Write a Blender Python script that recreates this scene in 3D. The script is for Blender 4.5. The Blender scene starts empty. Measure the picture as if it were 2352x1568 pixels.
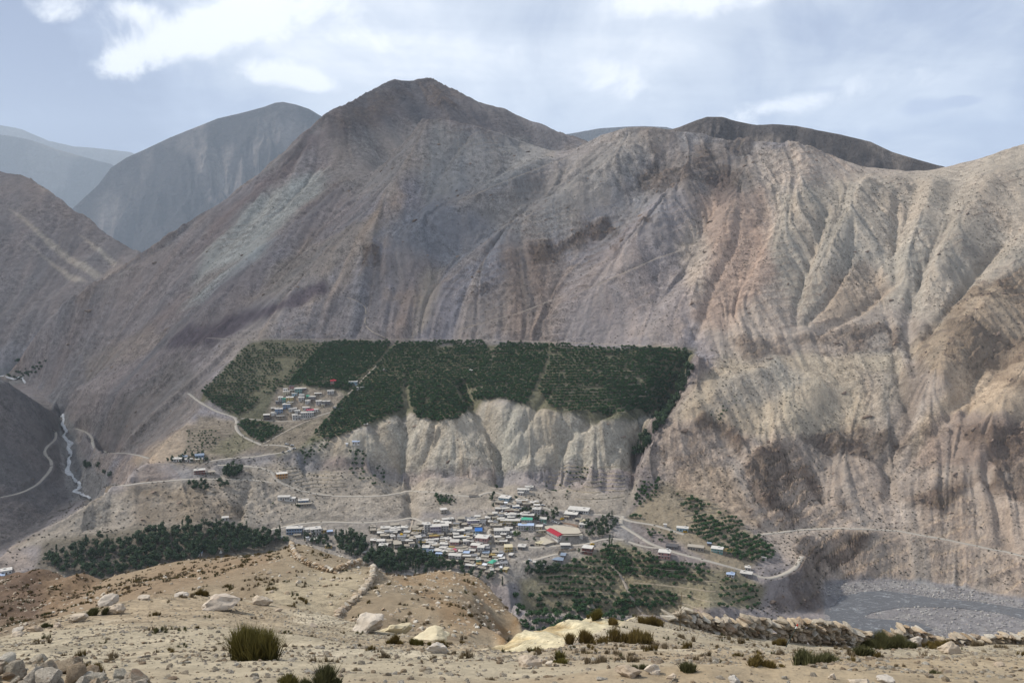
import bpy, bmesh, math, random, time
import numpy as np
from mathutils import Vector, Matrix, noise as mnoise

T00 = time.time()
SC = bpy.context.scene
# ------------------------------------------------------------------ camera
# picture coordinates used for measuring: 2352 x 1568 units
F, CX, CY = 2036.6, 1176.0, 784.0
PITCH = math.radians(6.53)
cam_d = bpy.data.cameras.new("camera")
cam_d.sensor_fit = 'HORIZONTAL'
cam_d.sensor_width = 36.0
cam_d.lens = F / 2352.0 * 36.0
cam_d.clip_start = 0.2
cam_d.clip_end = 60000.0
cam = bpy.data.objects.new("camera", cam_d)
SC.collection.objects.link(cam)
cam.location = (0, 0, 0)
cam.rotation_euler = (math.pi / 2 - PITCH, 0, 0)
SC.camera = cam
# ------------------------------------------------------------------ measuring helpers
CP, SP = math.cos(PITCH), math.sin(PITCH)
def ray(u, v):
    u = np.asarray(u, float); v = np.asarray(v, float)
    x = (u - CX) / F; zc = -(v - CY) / F
    wy = CP + zc * SP; wz = -SP + zc * CP
    L = np.hypot(x, wy)
    return np.arctan2(x, wy), wz / L          # azimuth, tangent of elevation
def project(x, y, z):
    dep = y * CP - z * SP
    up = y * SP + z * CP
    dep = np.where(np.abs(dep) < 1e-6, 1e-6, dep)
    return CX + F * x / dep, CY - F * up / dep

# ------------------------------------------------------------------ light
def srgb(r, g, b):
    f = lambda c: (c / 255 / 12.92) if c <= 10 else ((c / 255 + 0.055) / 1.055) ** 2.4
    return (f(r), f(g), f(b))
SUN_EL, SUN_AZ = math.radians(42), math.radians(-72)      # azimuth from the view direction, left is negative
SKY_STRENGTH = 0.1
world = bpy.data.worlds.new("World"); SC.world = world; world.use_nodes = True
wn, wl = world.node_tree.nodes, world.node_tree.links
wn.clear()
def N(nt, typ, **kw):
    n = nt.nodes.new(typ)
    for k, v in kw.items():
        setattr(n, k, v)
    return n
def math_node(nt, op, a, b=None, c=None, clamp=False):
    n = nt.nodes.new('ShaderNodeMath'); n.operation = op; n.use_clamp = clamp
    for i, x in enumerate((a, b, c)):
        if x is None: continue
        if hasattr(x, 'is_output') or isinstance(x, bpy.types.NodeSocket): nt.links.new(x, n.inputs[i])
        else: n.inputs[i].default_value = x
    return n.outputs[0]
def mix_col(nt, fac, a, b, blend='MIX'):
    n = nt.nodes.new('ShaderNodeMix'); n.data_type = 'RGBA'; n.blend_type = blend
    for s, x in ((n.inputs[0], fac), (n.inputs[6], a), (n.inputs[7], b)):
        if isinstance(x, bpy.types.NodeSocket): nt.links.new(x, s)
        elif isinstance(x, (int, float)): s.default_value = x
        else: s.default_value = (*x, 1)
    return n.outputs[2]
def maprange(nt, x, a, b, c=0.0, d=1.0, smooth=True):
    n = nt.nodes.new('ShaderNodeMapRange'); n.interpolation_type = 'SMOOTHSTEP' if smooth else 'LINEAR'
    nt.links.new(x, n.inputs[0])
    for i, v in enumerate((a, b, c, d)): n.inputs[1 + i].default_value = v
    return n.outputs[0]
def noise_node(nt, vec, scale, detail=4, rough=0.55, dist=0.0, dim='3D'):
    n = nt.nodes.new('ShaderNodeTexNoise'); n.noise_dimensions = dim
    if vec is not None: nt.links.new(vec, n.inputs['Vector'])
    n.inputs['Scale'].default_value = scale; n.inputs['Detail'].default_value = detail
    n.inputs['Roughness'].default_value = rough; n.inputs['Distortion'].default_value = dist
    return n.outputs[0]

WT = world.node_tree
sky = N(WT, 'ShaderNodeTexSky'); sky.sky_type = 'NISHITA'; sky.sun_disc = False
sky.sun_elevation = SUN_EL; sky.sun_rotation = SUN_AZ; sky.altitude = 2800
tc = N(WT, 'ShaderNodeTexCoord')
sep = N(WT, 'ShaderNodeSeparateXYZ'); WT.links.new(tc.outputs['Generated'], sep.inputs[0])
zz = math_node(WT, 'MAXIMUM', sep.outputs[2], 0.0)
# cloud deck seen in perspective: direction divided by height
den = math_node(WT, 'ADD', zz, 0.22)
cx_ = math_node(WT, 'DIVIDE', sep.outputs[0], den); cy_ = math_node(WT, 'DIVIDE', sep.outputs[1], den)
comb = N(WT, 'ShaderNodeCombineXYZ'); WT.links.new(cx_, comb.inputs[0]); WT.links.new(cy_, comb.inputs[1]); WT.links.new(zz, comb.inputs[2])
pv = comb.outputs[0]
def sky_dir(u, v):
    t, te = ray(u, v)
    d = Vector((math.sin(t), math.cos(t), float(te))); d.normalize(); return d
def blob(u, v, wu, wv, p=1.0):
    """a soft cloud bank around a direction of the sky; wu, wv its half sizes in degrees"""
    d = sky_dir(u, v)
    az, el = math.atan2(d.x, d.y), math.asin(d.z)
    a = math_node(WT, 'MULTIPLY', math_node(WT, 'SUBTRACT', AZ, az), 1 / math.radians(wu))
    b = math_node(WT, 'MULTIPLY', math_node(WT, 'SUBTRACT', EL, el), 1 / math.radians(wv))
    r2 = math_node(WT, 'ADD', math_node(WT, 'MULTIPLY', a, a), math_node(WT, 'MULTIPLY', b, b))
    return math_node(WT, 'MULTIPLY', math_node(WT, 'EXPONENT', math_node(WT, 'MULTIPLY', r2, -1.0)), p)
AZ = math_node(WT, 'ARCTAN2', sep.outputs[0], sep.outputs[1])
EL = math_node(WT, 'ARCSINE', sep.outputs[2])
def wnoise(scale, detail, rough, dist=0.0, stretch=(1, 1, 1), off=(0, 0, 0)):
    m = N(WT, 'ShaderNodeMapping'); WT.links.new(pv, m.inputs[0])
    m.inputs['Scale'].default_value = stretch; m.inputs['Location'].default_value = off
    return noise_node(WT, m.outputs[0], scale, detail, rough, dist)
def add(*xs):
    o = xs[0]
    for x in xs[1:]: o = math_node(WT, 'ADD', o, x)
    return o
def mul(a, b): return math_node(WT, 'MULTIPLY', a, b)
def cen(x, k): return mul(math_node(WT, 'SUBTRACT', x, 0.5), k)
n_big = wnoise(0.9, 5, 0.55, 0.3, (1, 1, 1), (3.1, 1.7, 0.4))
n_mid = wnoise(2.3, 6, 0.6, 0.6, (1, 0.8, 3), (7.7, 2.2, 0))
n_str = wnoise(1.6, 5, 0.55, 0.8, (0.7, 1.6, 4), (1.3, 9.1, 0))
n_md = noise_node(WT, tc.outputs['Generated'], 6.0, 6, 0.58, 0.6)
# overall brightness of the overcast: banks measured in the photograph, noise everywhere
B = add(0.56, cen(n_big, 0.7), cen(n_mid, 0.25), cen(n_str, 0.5), cen(n_md, 1.15))
B = add(B, blob(80, 180, 13, 9, -0.58), blob(250, 330, 12, 4, -0.14), blob(700, 40, 8, 4.5, 0.34), blob(960, 130, 7, 4, 0.16),
        blob(1160, 25, 4, 2, -0.2), blob(1400, 170, 8, 4, 0.12), blob(1600, 20, 6, 2.5, 0.2), blob(2000, 60, 12, 4, -0.24), blob(2250, 335, 8, 2.5, -0.26),
        blob(1950, 215, 10, 2.5, 0.14), blob(1300, 290, 9, 3, -0.04), blob(480, 200, 7, 3, -0.06))
ramp = N(WT, 'ShaderNodeValToRGB')
er = ramp.color_ramp.elements
SKYC = [(0.0, srgb(138, 152, 184)), (0.3, srgb(172, 185, 211)), (0.5, srgb(204, 214, 231)), (0.70, srgb(226, 234, 247)), (1.0, (1.12, 1.14, 1.16))]
while len(er) < len(SKYC): er.new(0.5)
for e, (p, c) in zip(er, SKYC): e.position = p; e.color = (*c, 1)
WT.links.new(B, ramp.inputs[0])
col = ramp.outputs[0]
# bright cumulus heads with crisp edges
n_cu = noise_node(WT, tc.outputs['Generated'], 13.0, 8, 0.60, 0.35)
heads = add(blob(305, 22, 2.2, 0.9, 0.9), blob(345, 105, 2.4, 1.2, 0.85), blob(455, 88, 2.0, 1.3, 1.0), blob(265, 150, 1.8, 1.0, 0.7), blob(650, 172, 2.6, 0.8, 1.0), blob(735, 200, 1.4, 0.6, 0.7),
            blob(720, 10, 6.0, 1.8, 0.75), blob(880, 95, 2.6, 0.8, 0.65), blob(1800, 243, 2.4, 0.7, 0.85), blob(1560, 0, 6, 1.2, 0.8), blob(90, 22, 2.2, 1.2, 0.6), blob(1430, 190, 3.4, 1.5, 0.55), blob(1690, 285, 2.6, 0.8, 0.5), blob(1150, 120, 3.5, 1.2, 0.5), blob(2050, 190, 4.5, 1.0, 0.5), blob(2250, 150, 3.5, 0.9, 0.45), blob(560, 40, 2.5, 1.2, 0.7))
hm = maprange(WT, add(heads, cen(n_cu, 2.6)), 0.34, 0.95)
hm = mul(hm, maprange(WT, heads, 0.10, 0.4))
col = mix_col(WT, mul(hm, 0.9), col, (1.15, 1.17, 1.2))
# small ragged dark clouds low over the ridge
darks = add(blob(2125, 245, 2.0, 0.75, 1.0), blob(2235, 230, 1.0, 0.4, 0.7), blob(2205, 232, 0.6, 0.35, 0.6), blob(1900, 205, 1.8, 0.4, 0.6), blob(2010, 310, 3.5, 0.8, 0.6))
dm = maprange(WT, add(darks, cen(n_cu, 1.3)), 0.42, 0.9)
dm = mul(dm, maprange(WT, darks, 0.1, 0.4))
col = mix_col(WT, mul(dm, 0.55), col, srgb(148, 164, 203))
# below the horizon: plain haze light
scl = N(WT, 'ShaderNodeVectorMath'); scl.operation = 'SCALE'; WT.links.new(col, scl.inputs[0]); scl.inputs['Scale'].default_value = 1 / SKY_STRENGTH
final = mix_col(WT, 0.93, sky.outputs[0], scl.outputs[0])
bg = N(WT, 'ShaderNodeBackground'); WT.links.new(final, bg.inputs[0]); bg.inputs[1].default_value = SKY_STRENGTH
wo = N(WT, 'ShaderNodeOutputWorld'); WT.links.new(bg.outputs[0], wo.inputs[0])

world.cycles.sampling_method = 'MANUAL'; world.cycles.sample_map_resolution = 256
sun_d = bpy.data.lights.new("sun", 'SUN'); sun_d.energy = 4.9; sun_d.angle = math.radians(2.5); sun_d.color = (1.0, 0.94, 0.85)
sun = bpy.data.objects.new("sun", sun_d); SC.collection.objects.link(sun)
SUN_VEC = Vector((math.sin(SUN_AZ) * math.cos(SUN_EL), math.cos(SUN_AZ) * math.cos(SUN_EL), math.sin(SUN_EL)))
sun.rotation_euler = SUN_VEC.to_track_quat('Z', 'Y').to_euler()
sun.location = (0, 0, 900)
vs = SC.view_settings
vs.view_transform = 'Standard'; vs.look = 'None'; vs.gamma = 1.0; vs.use_curve_mapping = False; vs.exposure = 0.1
SC.cycles.max_bounces = 6; SC.cycles.diffuse_bounces = 2; SC.cycles.volume_bounces = 0
SC.cycles.transparent_max_bounces = 8
SC.cycles.use_denoising = True
# ------------------------------------------------------------------ terrain solver
class Grid:
    """height field z(azimuth, distance) on a regular grid around the view point"""
    def __init__(self, t0, t1, nt, s0, s1, ns, log=False):
        self.t0, self.t1, self.nt = t0, t1, nt
        self.log = log
        self.s0, self.s1, self.ns = (math.log(s0), math.log(s1), ns) if log else (s0, s1, ns)
        self.dt = (t1 - t0) / (nt - 1); self.ds = (self.s1 - self.s0) / (ns - 1)
        self.acc = np.zeros((ns, nt)); self.cnt = np.zeros((ns, nt)); self.smp = []
        self.th = np.linspace(t0, t1, nt)
        s = np.linspace(self.s0, self.s1, ns)
        self.r = np.exp(s) if log else s
        self.R, self.TH = np.meshgrid(self.r, self.th, indexing='ij')
    def sidx(self, r):
        s = np.log(np.maximum(r, 1e-3)) if self.log else r
        return (s - self.s0) / self.ds
    def put(self, t, r, z, w=1.0):
        fi = self.sidx(r); fj = (t - self.t0) / self.dt
        self.smp.append((fi, fj, z))
        i = np.rint(fi).astype(int); j = np.rint(fj).astype(int)
        ok = (i >= 0) & (i < self.ns) & (j >= 0) & (j < self.nt)
        np.add.at(self.acc, (i[ok], j[ok]), z[ok] * w)
        np.add.at(self.cnt, (i[ok], j[ok]), w)
    def line(self, pts, behind=None, n=24, w=1.0):
        """pts: (u, v, r) seen points, or (u, None, r, z) hidden points, or (u, v, None, z)"""
        A = []
        for p in pts:
            u, v, r = p[0], p[1], p[2]
            if v is None:
                t, _ = ray(u, 1000.0); z = p[3]; r = r / math.cos(t)
            else:
                t, te = ray(u, v)
                if r is None:
                    z = p[3]; r = z / te
                else:
                    r = r / math.cos(t); z = r * te
            A.append((float(t), float(r), float(z)))
        A = np.array(A)
        T = []; 
        for a, b in zip(A[:-1], A[1:]):
            m = max(4, int(max(abs(b[0]-a[0]) / self.dt, abs(self.sidx(b[1]) - self.sidx(a[1]))) * 1.5))
            f = np.linspace(0, 1, m)[:, None]
            T.append(a + (b - a) * f)
        T = np.concatenate(T)
        self.put(T[:, 0], T[:, 1], T[:, 2], w)
        if behind:
            for dr, dz in behind:
                self.put(T[:, 0], T[:, 1] + dr, T[:, 2] + dz, w)
        return A
    def solve(self, it=(1500, 500, 250, 120, 60, 30), aspect=1.0):
        levels = []
        acc, cnt = self.acc, self.cnt
        levels.append((acc, cnt))
        while min(acc.shape) > 40 and len(levels) < len(it):
            a = np.pad(acc, ((0, acc.shape[0] % 2), (0, acc.shape[1] % 2)))
            c = np.pad(cnt, ((0, cnt.shape[0] % 2), (0, cnt.shape[1] % 2)))
            # normalise so that a cell keeps the mean of its points
            acc = a[0::2, 0::2] + a[1::2, 0::2] + a[0::2, 1::2] + a[1::2, 1::2]
            cnt = c[0::2, 0::2] + c[1::2, 0::2] + c[0::2, 1::2] + c[1::2, 1::2]
            levels.append((acc, cnt))
        z = None
        wt = aspect; ws = 1.0
        for k, (acc, cnt) in enumerate(reversed(levels)):
            m = cnt > 0
            val = np.where(m, acc / np.maximum(cnt, 1e-9), 0)
            if z is None:
                z = np.full(acc.shape, val[m].mean())
            else:
                # bilinear-ish upsample
                z = np.repeat(np.repeat(z, 2, 0), 2, 1)[:acc.shape[0], :acc.shape[1]]
                if z.shape != acc.shape:
                    z = np.pad(z, ((0, acc.shape[0] - z.shape[0]), (0, acc.shape[1] - z.shape[1])), mode='edge')
            z = np.where(m, val, z)
            for _ in range(it[k]):
                p = np.pad(z, 1, mode='edge')
                zn = (ws * (p[:-2, 1:-1] + p[2:, 1:-1]) + wt * (p[1:-1, :-2] + p[1:-1, 2:])) / (2 * ws + 2 * wt)
                z = np.where(m, val, zn)
        self.z = z
        return z
    def refine(self, **kw):
        """second pass: move every measured height to the middle of its cell along the slope found first"""
        self.smooth(6)
        gi, gj = np.gradient(self.z)
        self.acc[:] = 0; self.cnt[:] = 0
        for fi, fj, z in self.smp:
            i = np.rint(fi).astype(int); j = np.rint(fj).astype(int)
            ok = (i >= 0) & (i < self.ns) & (j >= 0) & (j < self.nt)
            i, j, a, b, zz_ = i[ok], j[ok], fi[ok], fj[ok], z[ok]
            np.add.at(self.acc, (i, j), zz_ + gi[i, j] * (i - a) + gj[i, j] * (j - b)); np.add.at(self.cnt, (i, j), 1.0)
        self.solve(**kw)
    def smooth(self, n, keep=0.0):
        z0 = self.z; z = z0.copy()
        for _ in range(n):
            p = np.pad(z, 1, mode='edge')
            z = 0.5 * z + 0.125 * (p[:-2, 1:-1] + p[2:, 1:-1] + p[1:-1, :-2] + p[1:-1, 2:])
        self.z = z * (1 - keep) + z0 * keep
    def bil(self, A, t, r):
        x = np.clip((t - self.t0) / self.dt, 0, self.nt - 1.001); y = np.clip(self.sidx(r), 0, self.ns - 1.001)
        j = x.astype(int); i = y.astype(int); fx = x - j; fy = y - i
        return (A[i, j] * (1 - fx) + A[i, j + 1] * fx) * (1 - fy) + (A[i + 1, j] * (1 - fx) + A[i + 1, j + 1] * fx) * fy
    def height(self, x, y):
        x = np.asarray(x, float); y = np.asarray(y, float)
        return self.bil(self.z, np.arctan2(x, y), np.hypot(x, y))
    def hit(self, u, v, rmin=None, rmax=None):
        """first place where the sight line through (u, v) meets the ground"""
        u = np.atleast_1d(np.asarray(u, float)); v = np.atleast_1d(np.asarray(v, float))
        t, te = ray(u, v)
        lo = rmin or self.r[0]; hi = rmax or self.r[-1]
        rr = np.linspace(lo, hi, 1600) if not self.log else np.exp(np.linspace(math.log(lo), math.log(hi), 1600))
        d = self.bil(self.z, t[:, None] + 0 * rr[None], rr[None] + 0 * t[:, None]) - te[:, None] * rr[None]
        above = d >= 0
        k = np.argmax(above, 1); k = np.where(above.any(1), k, len(rr) - 1); k = np.maximum(k, 1)
        n = np.arange(len(u))
        d0, d1 = d[n, k - 1], d[n, k]
        f = np.clip(-d0 / np.where(np.abs(d1 - d0) < 1e-9, 1e-9, d1 - d0), 0, 1)
        r = rr[k - 1] + (rr[k] - rr[k - 1]) * f
        x = r * np.sin(t); y = r * np.cos(t)
        return np.stack([x, y, self.height(x, y)], 1)
def TH(u): return float(ray(u, 1000.0)[0])

D = math.radians
FAR = Grid(D(-35.5), D(35.5), 960, 420, 2750, 900)
NEAR = Grid(D(-40), D(40), 720, 1.0, 430, 560, log=True)
# ------------------------------------------------------------------ lie of the land (measured break lines)
g = FAR
ALL = (-300, 2650)
for r_, z_ in ((420, -345), (520, -348), (620, -348)):
    g.line([(ALL[0], None, r_, z_), (ALL[1], None, r_, z_)])
RIV = -345.0
# main river plain on the right
for v_ in (1480, 1440, 1410, 1380, 1355):
    g.line([(1925 if v_ < 1400 else 1915, v_, None, RIV), (2352, v_ + (28 if v_ < 1400 else 0), None, RIV), (2650, v_ + (45 if v_ < 1400 else 0), None, RIV)])
g.line([(1905, 1338, None, RIV + 1), (2050, 1334, None, RIV + 1), (2200, 1350, None, RIV + 1), (2352, 1383, None, RIV + 1), (2500, 1420, None, RIV + 1), (2650, 1450, None, RIV + 1)])
# lower lip of the town shelf and the hidden drop in front of it
lip = [(-300, 1420, 690), (0, 1335, 748), (100, 1330, 752), (250, 1325, 757), (500, 1302, 775), (700, 1302, 790), (900, 1315, 798),
       (1150, 1325, 795), (1195, 1395, 750), (1300, 1402, 742), (1450, 1405, 743), (1600, 1402, 750), (1700, 1392, 765), (1780, 1388, 782)]
g.line(lip, behind=[(-90, -40)])
g.line([(1780, 1388, 782), (1850, 1402, None, RIV + 3), (1890, 1408, None, RIV), (1902, 1345, None, RIV + 2)])
# cliff point
g.line([(1700, 1345, 785), (1760, 1330, 792), (1800, 1318, 812), (1840, 1290, 834), (1850, 1283, 838), (1845, 1268, 848)])
g.line([(1870, 1305, 840), (1893, 1335, 842), (1898, 1370, 825)])
# left slope above the grove, road 2, foot of slope
g.line([(20, 1252, 800), (100, 1222, 815), (300, 1208, 828), (450, 1202, 838), (560, 1226, 850), (650, 1212, 868), (800, 1202, 884), (900, 1196, 890), (955, 1188, 893), (975, 1196, 887)])
g.line([(975, 1196, 887), (1050, 1195, 888), (1110, 1190, 888), (1170, 1170, 898), (1260, 1165, 900), (1370, 1180, 892), (1415, 1188, 888)])
# town surface
g.line([(620, 1255, 838), (800, 1250, 846), (1000, 1246, 850), (1150, 1240, 852), (1280, 1215, 866), (1350, 1215, 866), (1400, 1240, 846)])
g.line([(1180, 1290, 815), (1280, 1270, 828), (1400, 1268, 826), (1525, 1282, 812), (1640, 1295, 806), (1700, 1315, 797)])
# west shelf edge (seen against the side valley)
west = [(-300, 1420, 690), (-100, 1345, 735), (0, 1285, 770), (20, 1252, 800), (60, 1228, 813), (150, 1185, 832), (240, 1130, 864), (285, 1098, 884), (330, 1064, 915)]
g.line(west)
g.line([(-120, None, 880, -345), (0, None, 900, -345), (60, None, 905, -343), (150, None, 935, -340), (235, None, 970, -337), (290, None, 985, -325)])
# road 1
road1 = [(244, 1117, 870), (350, 1107, 888), (440, 1100, 905), (530, 1100, 918), (600, 1103, 925), (640, 1115, 926), (700, 1131, 925), (760, 1139, 925), (850, 1140, 928), (920, 1133, 934), (945, 1126, 938), (1000, 1130, 935), (1070, 1140, 930), (1100, 1138, 930), (1140, 1128, 936)]
g.line(road1)
g.line([(1140, 1128, 936), (1250, 1130, 936), (1350, 1140, 930), (1420, 1165, 908)])
# cliff foot and plateau edge
g.line([(640, 1062, 958), (700, 1085, 958), (770, 1075, 970), (850, 1088, 972), (950, 1092, 970), (1050, 1087, 973), (1140, 1106, 958), (1250, 1092, 969), (1350, 1098, 966), (1425, 1128, 944)])
PE = [(330, 1064, 915), (440, 1062, 940), (500, 1058, 952), (560, 1045, 968), (640, 1030, 980), (690, 1030, 984), (760, 1005, 1000), (830, 988, 1009), (870, 965, 1022), (930, 945, 1034), (1000, 965, 1024), (1050, 960, 1026), (1090, 925, 1044), (1150, 918, 1048), (1220, 930, 1042), (1290, 945, 1034), (1400, 958, 1026), (1470, 940, 1036), (1505, 958, 1024)]
g.line(PE)
# plateau
g.line([(345, 1045, 960), (440, 965, 1050), (540, 957, 1052), (650, 972, 1045), (720, 962, 1050), (800, 905, 1086)])
g.line([(455, 905, 1100), (520, 850, 1155), (560, 800, 1205)])
g.line([(620, 900, 1092), (700, 885, 1100), (900, 870, 1112), (1100, 860, 1118), (1300, 865, 1112), (1500, 875, 1100)])
OT = [(470, 778), (600, 784), (750, 782), (900, 785), (1000, 783), (1160, 786), (1300, 790), (1450, 797), (1570, 803), (1610, 812)]
g.line([(u, v, None, -141.0) for u, v in OT])
# gorge east of the orchard, and the rib on its far side
g.line([(1592, 818, None, -150), (1565, 885, None, -186), (1535, 945, None, -216), (1490, 1008, None, -240), (1458, 1060, None, -259), (1464, 1094, None, -266), (1445, 1155, None, -280), (1412, 1192, 888)])
g.line([(1655, 815, 1140), (1605, 876, 1085), (1545, 945, 1035), (1500, 1015, 995), (1472, 1065, 968), (1480, 1092, 958), (1520, 1108, 952)])
g.line([(1480, 1110, 950), (1470, 1160, 918), (1440, 1185, 895)])
g.line([(1520, 1100, 955), (1600, 1170, 912), (1700, 1200, 894), (1745, 1228, 878), (1790, 1255, 862), (1800, 1290, 838)])
# right bank road
roadR = [(1745, 1228, 880), (1830, 1217, 900), (1930, 1212, 912), (2060, 1218, 914), (2180, 1240, 898), (2352, 1276, 866), (2500, 1320, 835), (2650, 1360, 810)]
g.line(roadR)
g.line([(u, v + 4, r - 7) for u, v, r in roadR])
# right mountain: terrace rim and foot of its scarp
g.line([(1720, 770, 1180), (1830, 768, 1185), (1880, 752, 1196), (1950, 742, 1204), (2030, 738, 1208), (2085, 735, 1212)])
g.line([(1740, 812, 1150), (1850, 815, 1152), (1950, 812, 1158), (2060, 812, 1160)])
g.line([(1900, 735, 1212), (1980, 705, 1240), (2060, 660, 1290)])
g.line([(2110, 740, 1190), (2090, 800, 1160), (2060, 900, 1085), (2045, 1000, 1030), (2050, 1090, 985)])
g.line([(2650, 560, 1300), (2500, 620, 1270), (2352, 690, 1220), (2250, 760, 1150), (2170, 860, 1080), (2130, 960, 1030)])
# stream of the side valley
g.line([(138, 962, None, -288), (150, 1000, None, -299), (155, 1030, None, -308), (165, 1090, None, -322), (200, 1145, None, -334), (225, 1160, None, -337)])
g.line([(240, 1105, None, -329), (262, 1120, None, -331), (225, 1070, None, -322), (180, 1000, None, -298)])
g.line([(200, 985, 1268), (212, 1010, 1215), (220, 1035, 1165), (260, 1042, 1120), (310, 1047, 1060), (345, 1062, 995)])
g.line([(235, 1085, 1110), (270, 1098, 1075), (300, 1082, 1040)])
g.line([(300, 980, 1180), (330, 940, 1210), (250, 900, 1325), (170, 900, 1400)])
g.line([(138, 962, None, -288), (105, 905, 1545), (60, 876, 1620), (35, 840, 1655)])
# grey hill on the near left bank of the stream
g.line([(-300, 1330, None, -345), (-100, 1300, None, -345), (0, 1272, None, -345), (60, 1232, None, -343), (110, 1185, None, -341), (150, 1152, None, -337), (188, 1145, None, -335), (150, 1090, None, -321), (140, 1030, None, -306), (135, 985, None, -293)])
g.line([(-300, 760, 1150), (-100, 828, 1180), (0, 880, 1215), (60, 912, 1270), (110, 937, 1335), (145, 955, 1400)], behind=[(70, -30)])
for r_ in (1480, 1560, 1640):
    g.line([(-300, None, r_, -262), (0, None, r_, -264), (55, None, r_, -264)])
# left face of the great slope: its edge against the side valley, up to the peak
RE = [(35, 834, 1652), (80, 772, 1630), (130, 716, 1608), (200, 665, 1605), (300, 600, 1622), (430, 510, 1700), (520, 455, 1760), (600, 398, 1820), (680, 325, 1890), (735, 272, 1950), (800, 238, 2030), (828, 216, 2060), (850, 212, 2100), (880, 198, 2140), (905, 184, 2170), (940, 184, 2210), (985, 178, 2250), (1010, 186, 2260), (1050, 207, 2255), (1100, 236, 2240), (1150, 248, 2220), (1200, 272, 2200), (1280, 305, 2160), (1335, 325, 2120), (1400, 350, 2080)]
g.line(RE, behind=[(120, -110)])
g.line([(40, None, 1700, -258), (130, None, 1740, -215), (220, None, 1800, -170), (310, None, 1880, -110), (420, None, 1960, -60), (520, None, 2010, 0)])
# deep ground behind the left edge of the slope, hidden from here
g.line([(330, None, 2150, -160), (520, None, 2250, -90), (700, None, 2350, -20)])
g.line([(330, None, 2450, -190), (760, None, 2500, -120)])
g.line([(-300, None, 2735, -150), (330, None, 2735, -220), (900, None, 2735, -150)])
# hill beyond the side valley
g.line([(-300, 800, 1800), (0, 770, 1830), (40, 745, 1850), (120, 680, 1900)])
g.line([(-300, 300, 2380), (0, 392, 2320), (70, 412, 2290), (120, 445, 2250), (170, 483, 2210), (270, 548, 2120), (312, 578, 2060)], behind=[(100, -40)])
# main crest
FC = [(930, 330, 1690), (960, 300, 1700), (985, 287, 1700), (1040, 284, 1700), (1090, 290, 1700), (1150, 305, 1710), (1200, 325, 1720), (1260, 344, 1740), (1290, 352, 1745), (1330, 338, 1700), (1380, 310, 1660), (1440, 292, 1640), (1500, 290, 1630), (1560, 299, 1620), (1640, 313, 1610), (1700, 322, 1600), (1760, 326, 1590), (1820, 331, 1590), (1870, 345, 1600), (1930, 370, 1640), (2000, 388, 1680), (2090, 397, 1690), (2150, 391, 1680), (2200, 376, 1660), (2260, 360, 1640), (2300, 347, 1620), (2352, 331, 1600), (2450, 290, 1600), (2650, 250, 1600)]
g.line(FC[1:], behind=[(60, -18), (170, -110)])
g.line([(u, None, 2480, -60) for u in (1350, 2650)])
# spurs and hollows inside the great slope
g.line([(1330, 338, 1700), (1240, 385, 1600), (1150, 425, 1545), (1050, 470, 1500), (960, 520, 1450), (890, 560, 1410)])
g.line([(735, 272, 1950), (760, 330, 1880), (720, 420, 1750), (640, 520, 1590), (560, 620, 1440), (470, 720, 1320)])
g.line([(985, 290, 1700), (940, 400, 1600), (880, 500, 1490), (850, 580, 1390)])
g.line([(1440, 292, 1640), (1400, 400, 1520), (1300, 520, 1420), (1200, 590, 1370)])
g.solve(aspect=1.6)
g.smooth(5)

g = NEAR
UU = (-500, 2900)
g.line([(UU[0], None, 1.0, -1.75), (UU[1], None, 1.0, -1.75)])
g.line([(UU[0], None, 2.5, -2.0), (UU[1], None, 2.5, -2.0)])
g.line([(-500, 1568, 6.6), (400, 1566, 6.6), (1176, 1568, 7.0), (2352, 1566, 7.6), (2900, 1566, 7.6)])
g.line([(-500, 1540, 8.5), (0, 1530, 8.6), (575, 1516, 9.2), (900, 1528, 9.0), (1176, 1522, 9.6), (1800, 1530, 9.6), (2352, 1522, 11), (2900, 1520, 11)])
g.line([(-500, 1505, 12.5), (0, 1490, 13), (300, 1450, 14.5), (575, 1445, 14.5), (850, 1485, 13), (1000, 1500, 12.5), (1176, 1498, 12.8), (1500, 1488, 14), (1800, 1500, 14), (2352, 1496, 16), (2900, 1495, 16)])
near_crest = [(-500, 1510, 16), (0, 1458, 19), (100, 1426, 22), (200, 1394, 24.5), (300, 1375, 26), (450, 1362, 27.5), (600, 1376, 28), (700, 1398, 27.5), (790, 1420, 26), (870, 1442, 25), (1000, 1464, 23), (1080, 1476, 21.5), (1128, 1482, 20.5)]
g.line(near_crest, behind=[(5, -3.4), (11, -8.5)])
hum = [(1128, 1482, 20.5), (1150, 1462, 20.8), (1200, 1434, 21.8), (1245, 1420, 22.6), (1290, 1407, 23.4), (1370, 1396, 24.2), (1430, 1401, 24.8), (1480, 1410, 25.4), (1560, 1432, 26), (1640, 1452, 27)]
g.line(hum, behind=[(3, -3.5), (8, -9)])
g.line([(1128, 1490, 17.5), (1200, 1480, 17.2), (1290, 1478, 17.0), (1400, 1466, 17.6), (1500, 1458, 19), (1640, 1462, 22)])
wall_base = [(1560, 1440, 26.5), (1640, 1450, 27.2), (1700, 1456, 27.8), (1800, 1470, 28.6), (1900, 1480, 29.4), (2000, 1484, 30.2), (2100, 1482, 31), (2200, 1480, 31.6), (2352, 1474, 32.2), (2900, 1474, 33)]
g.line(wall_base, behind=[(3, -2.2), (12, -12)])
g.line([(1640, 1480, 20), (1900, 1496, 20), (2100, 1490, 22), (2352, 1486, 23), (2900, 1485, 23)])
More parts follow.
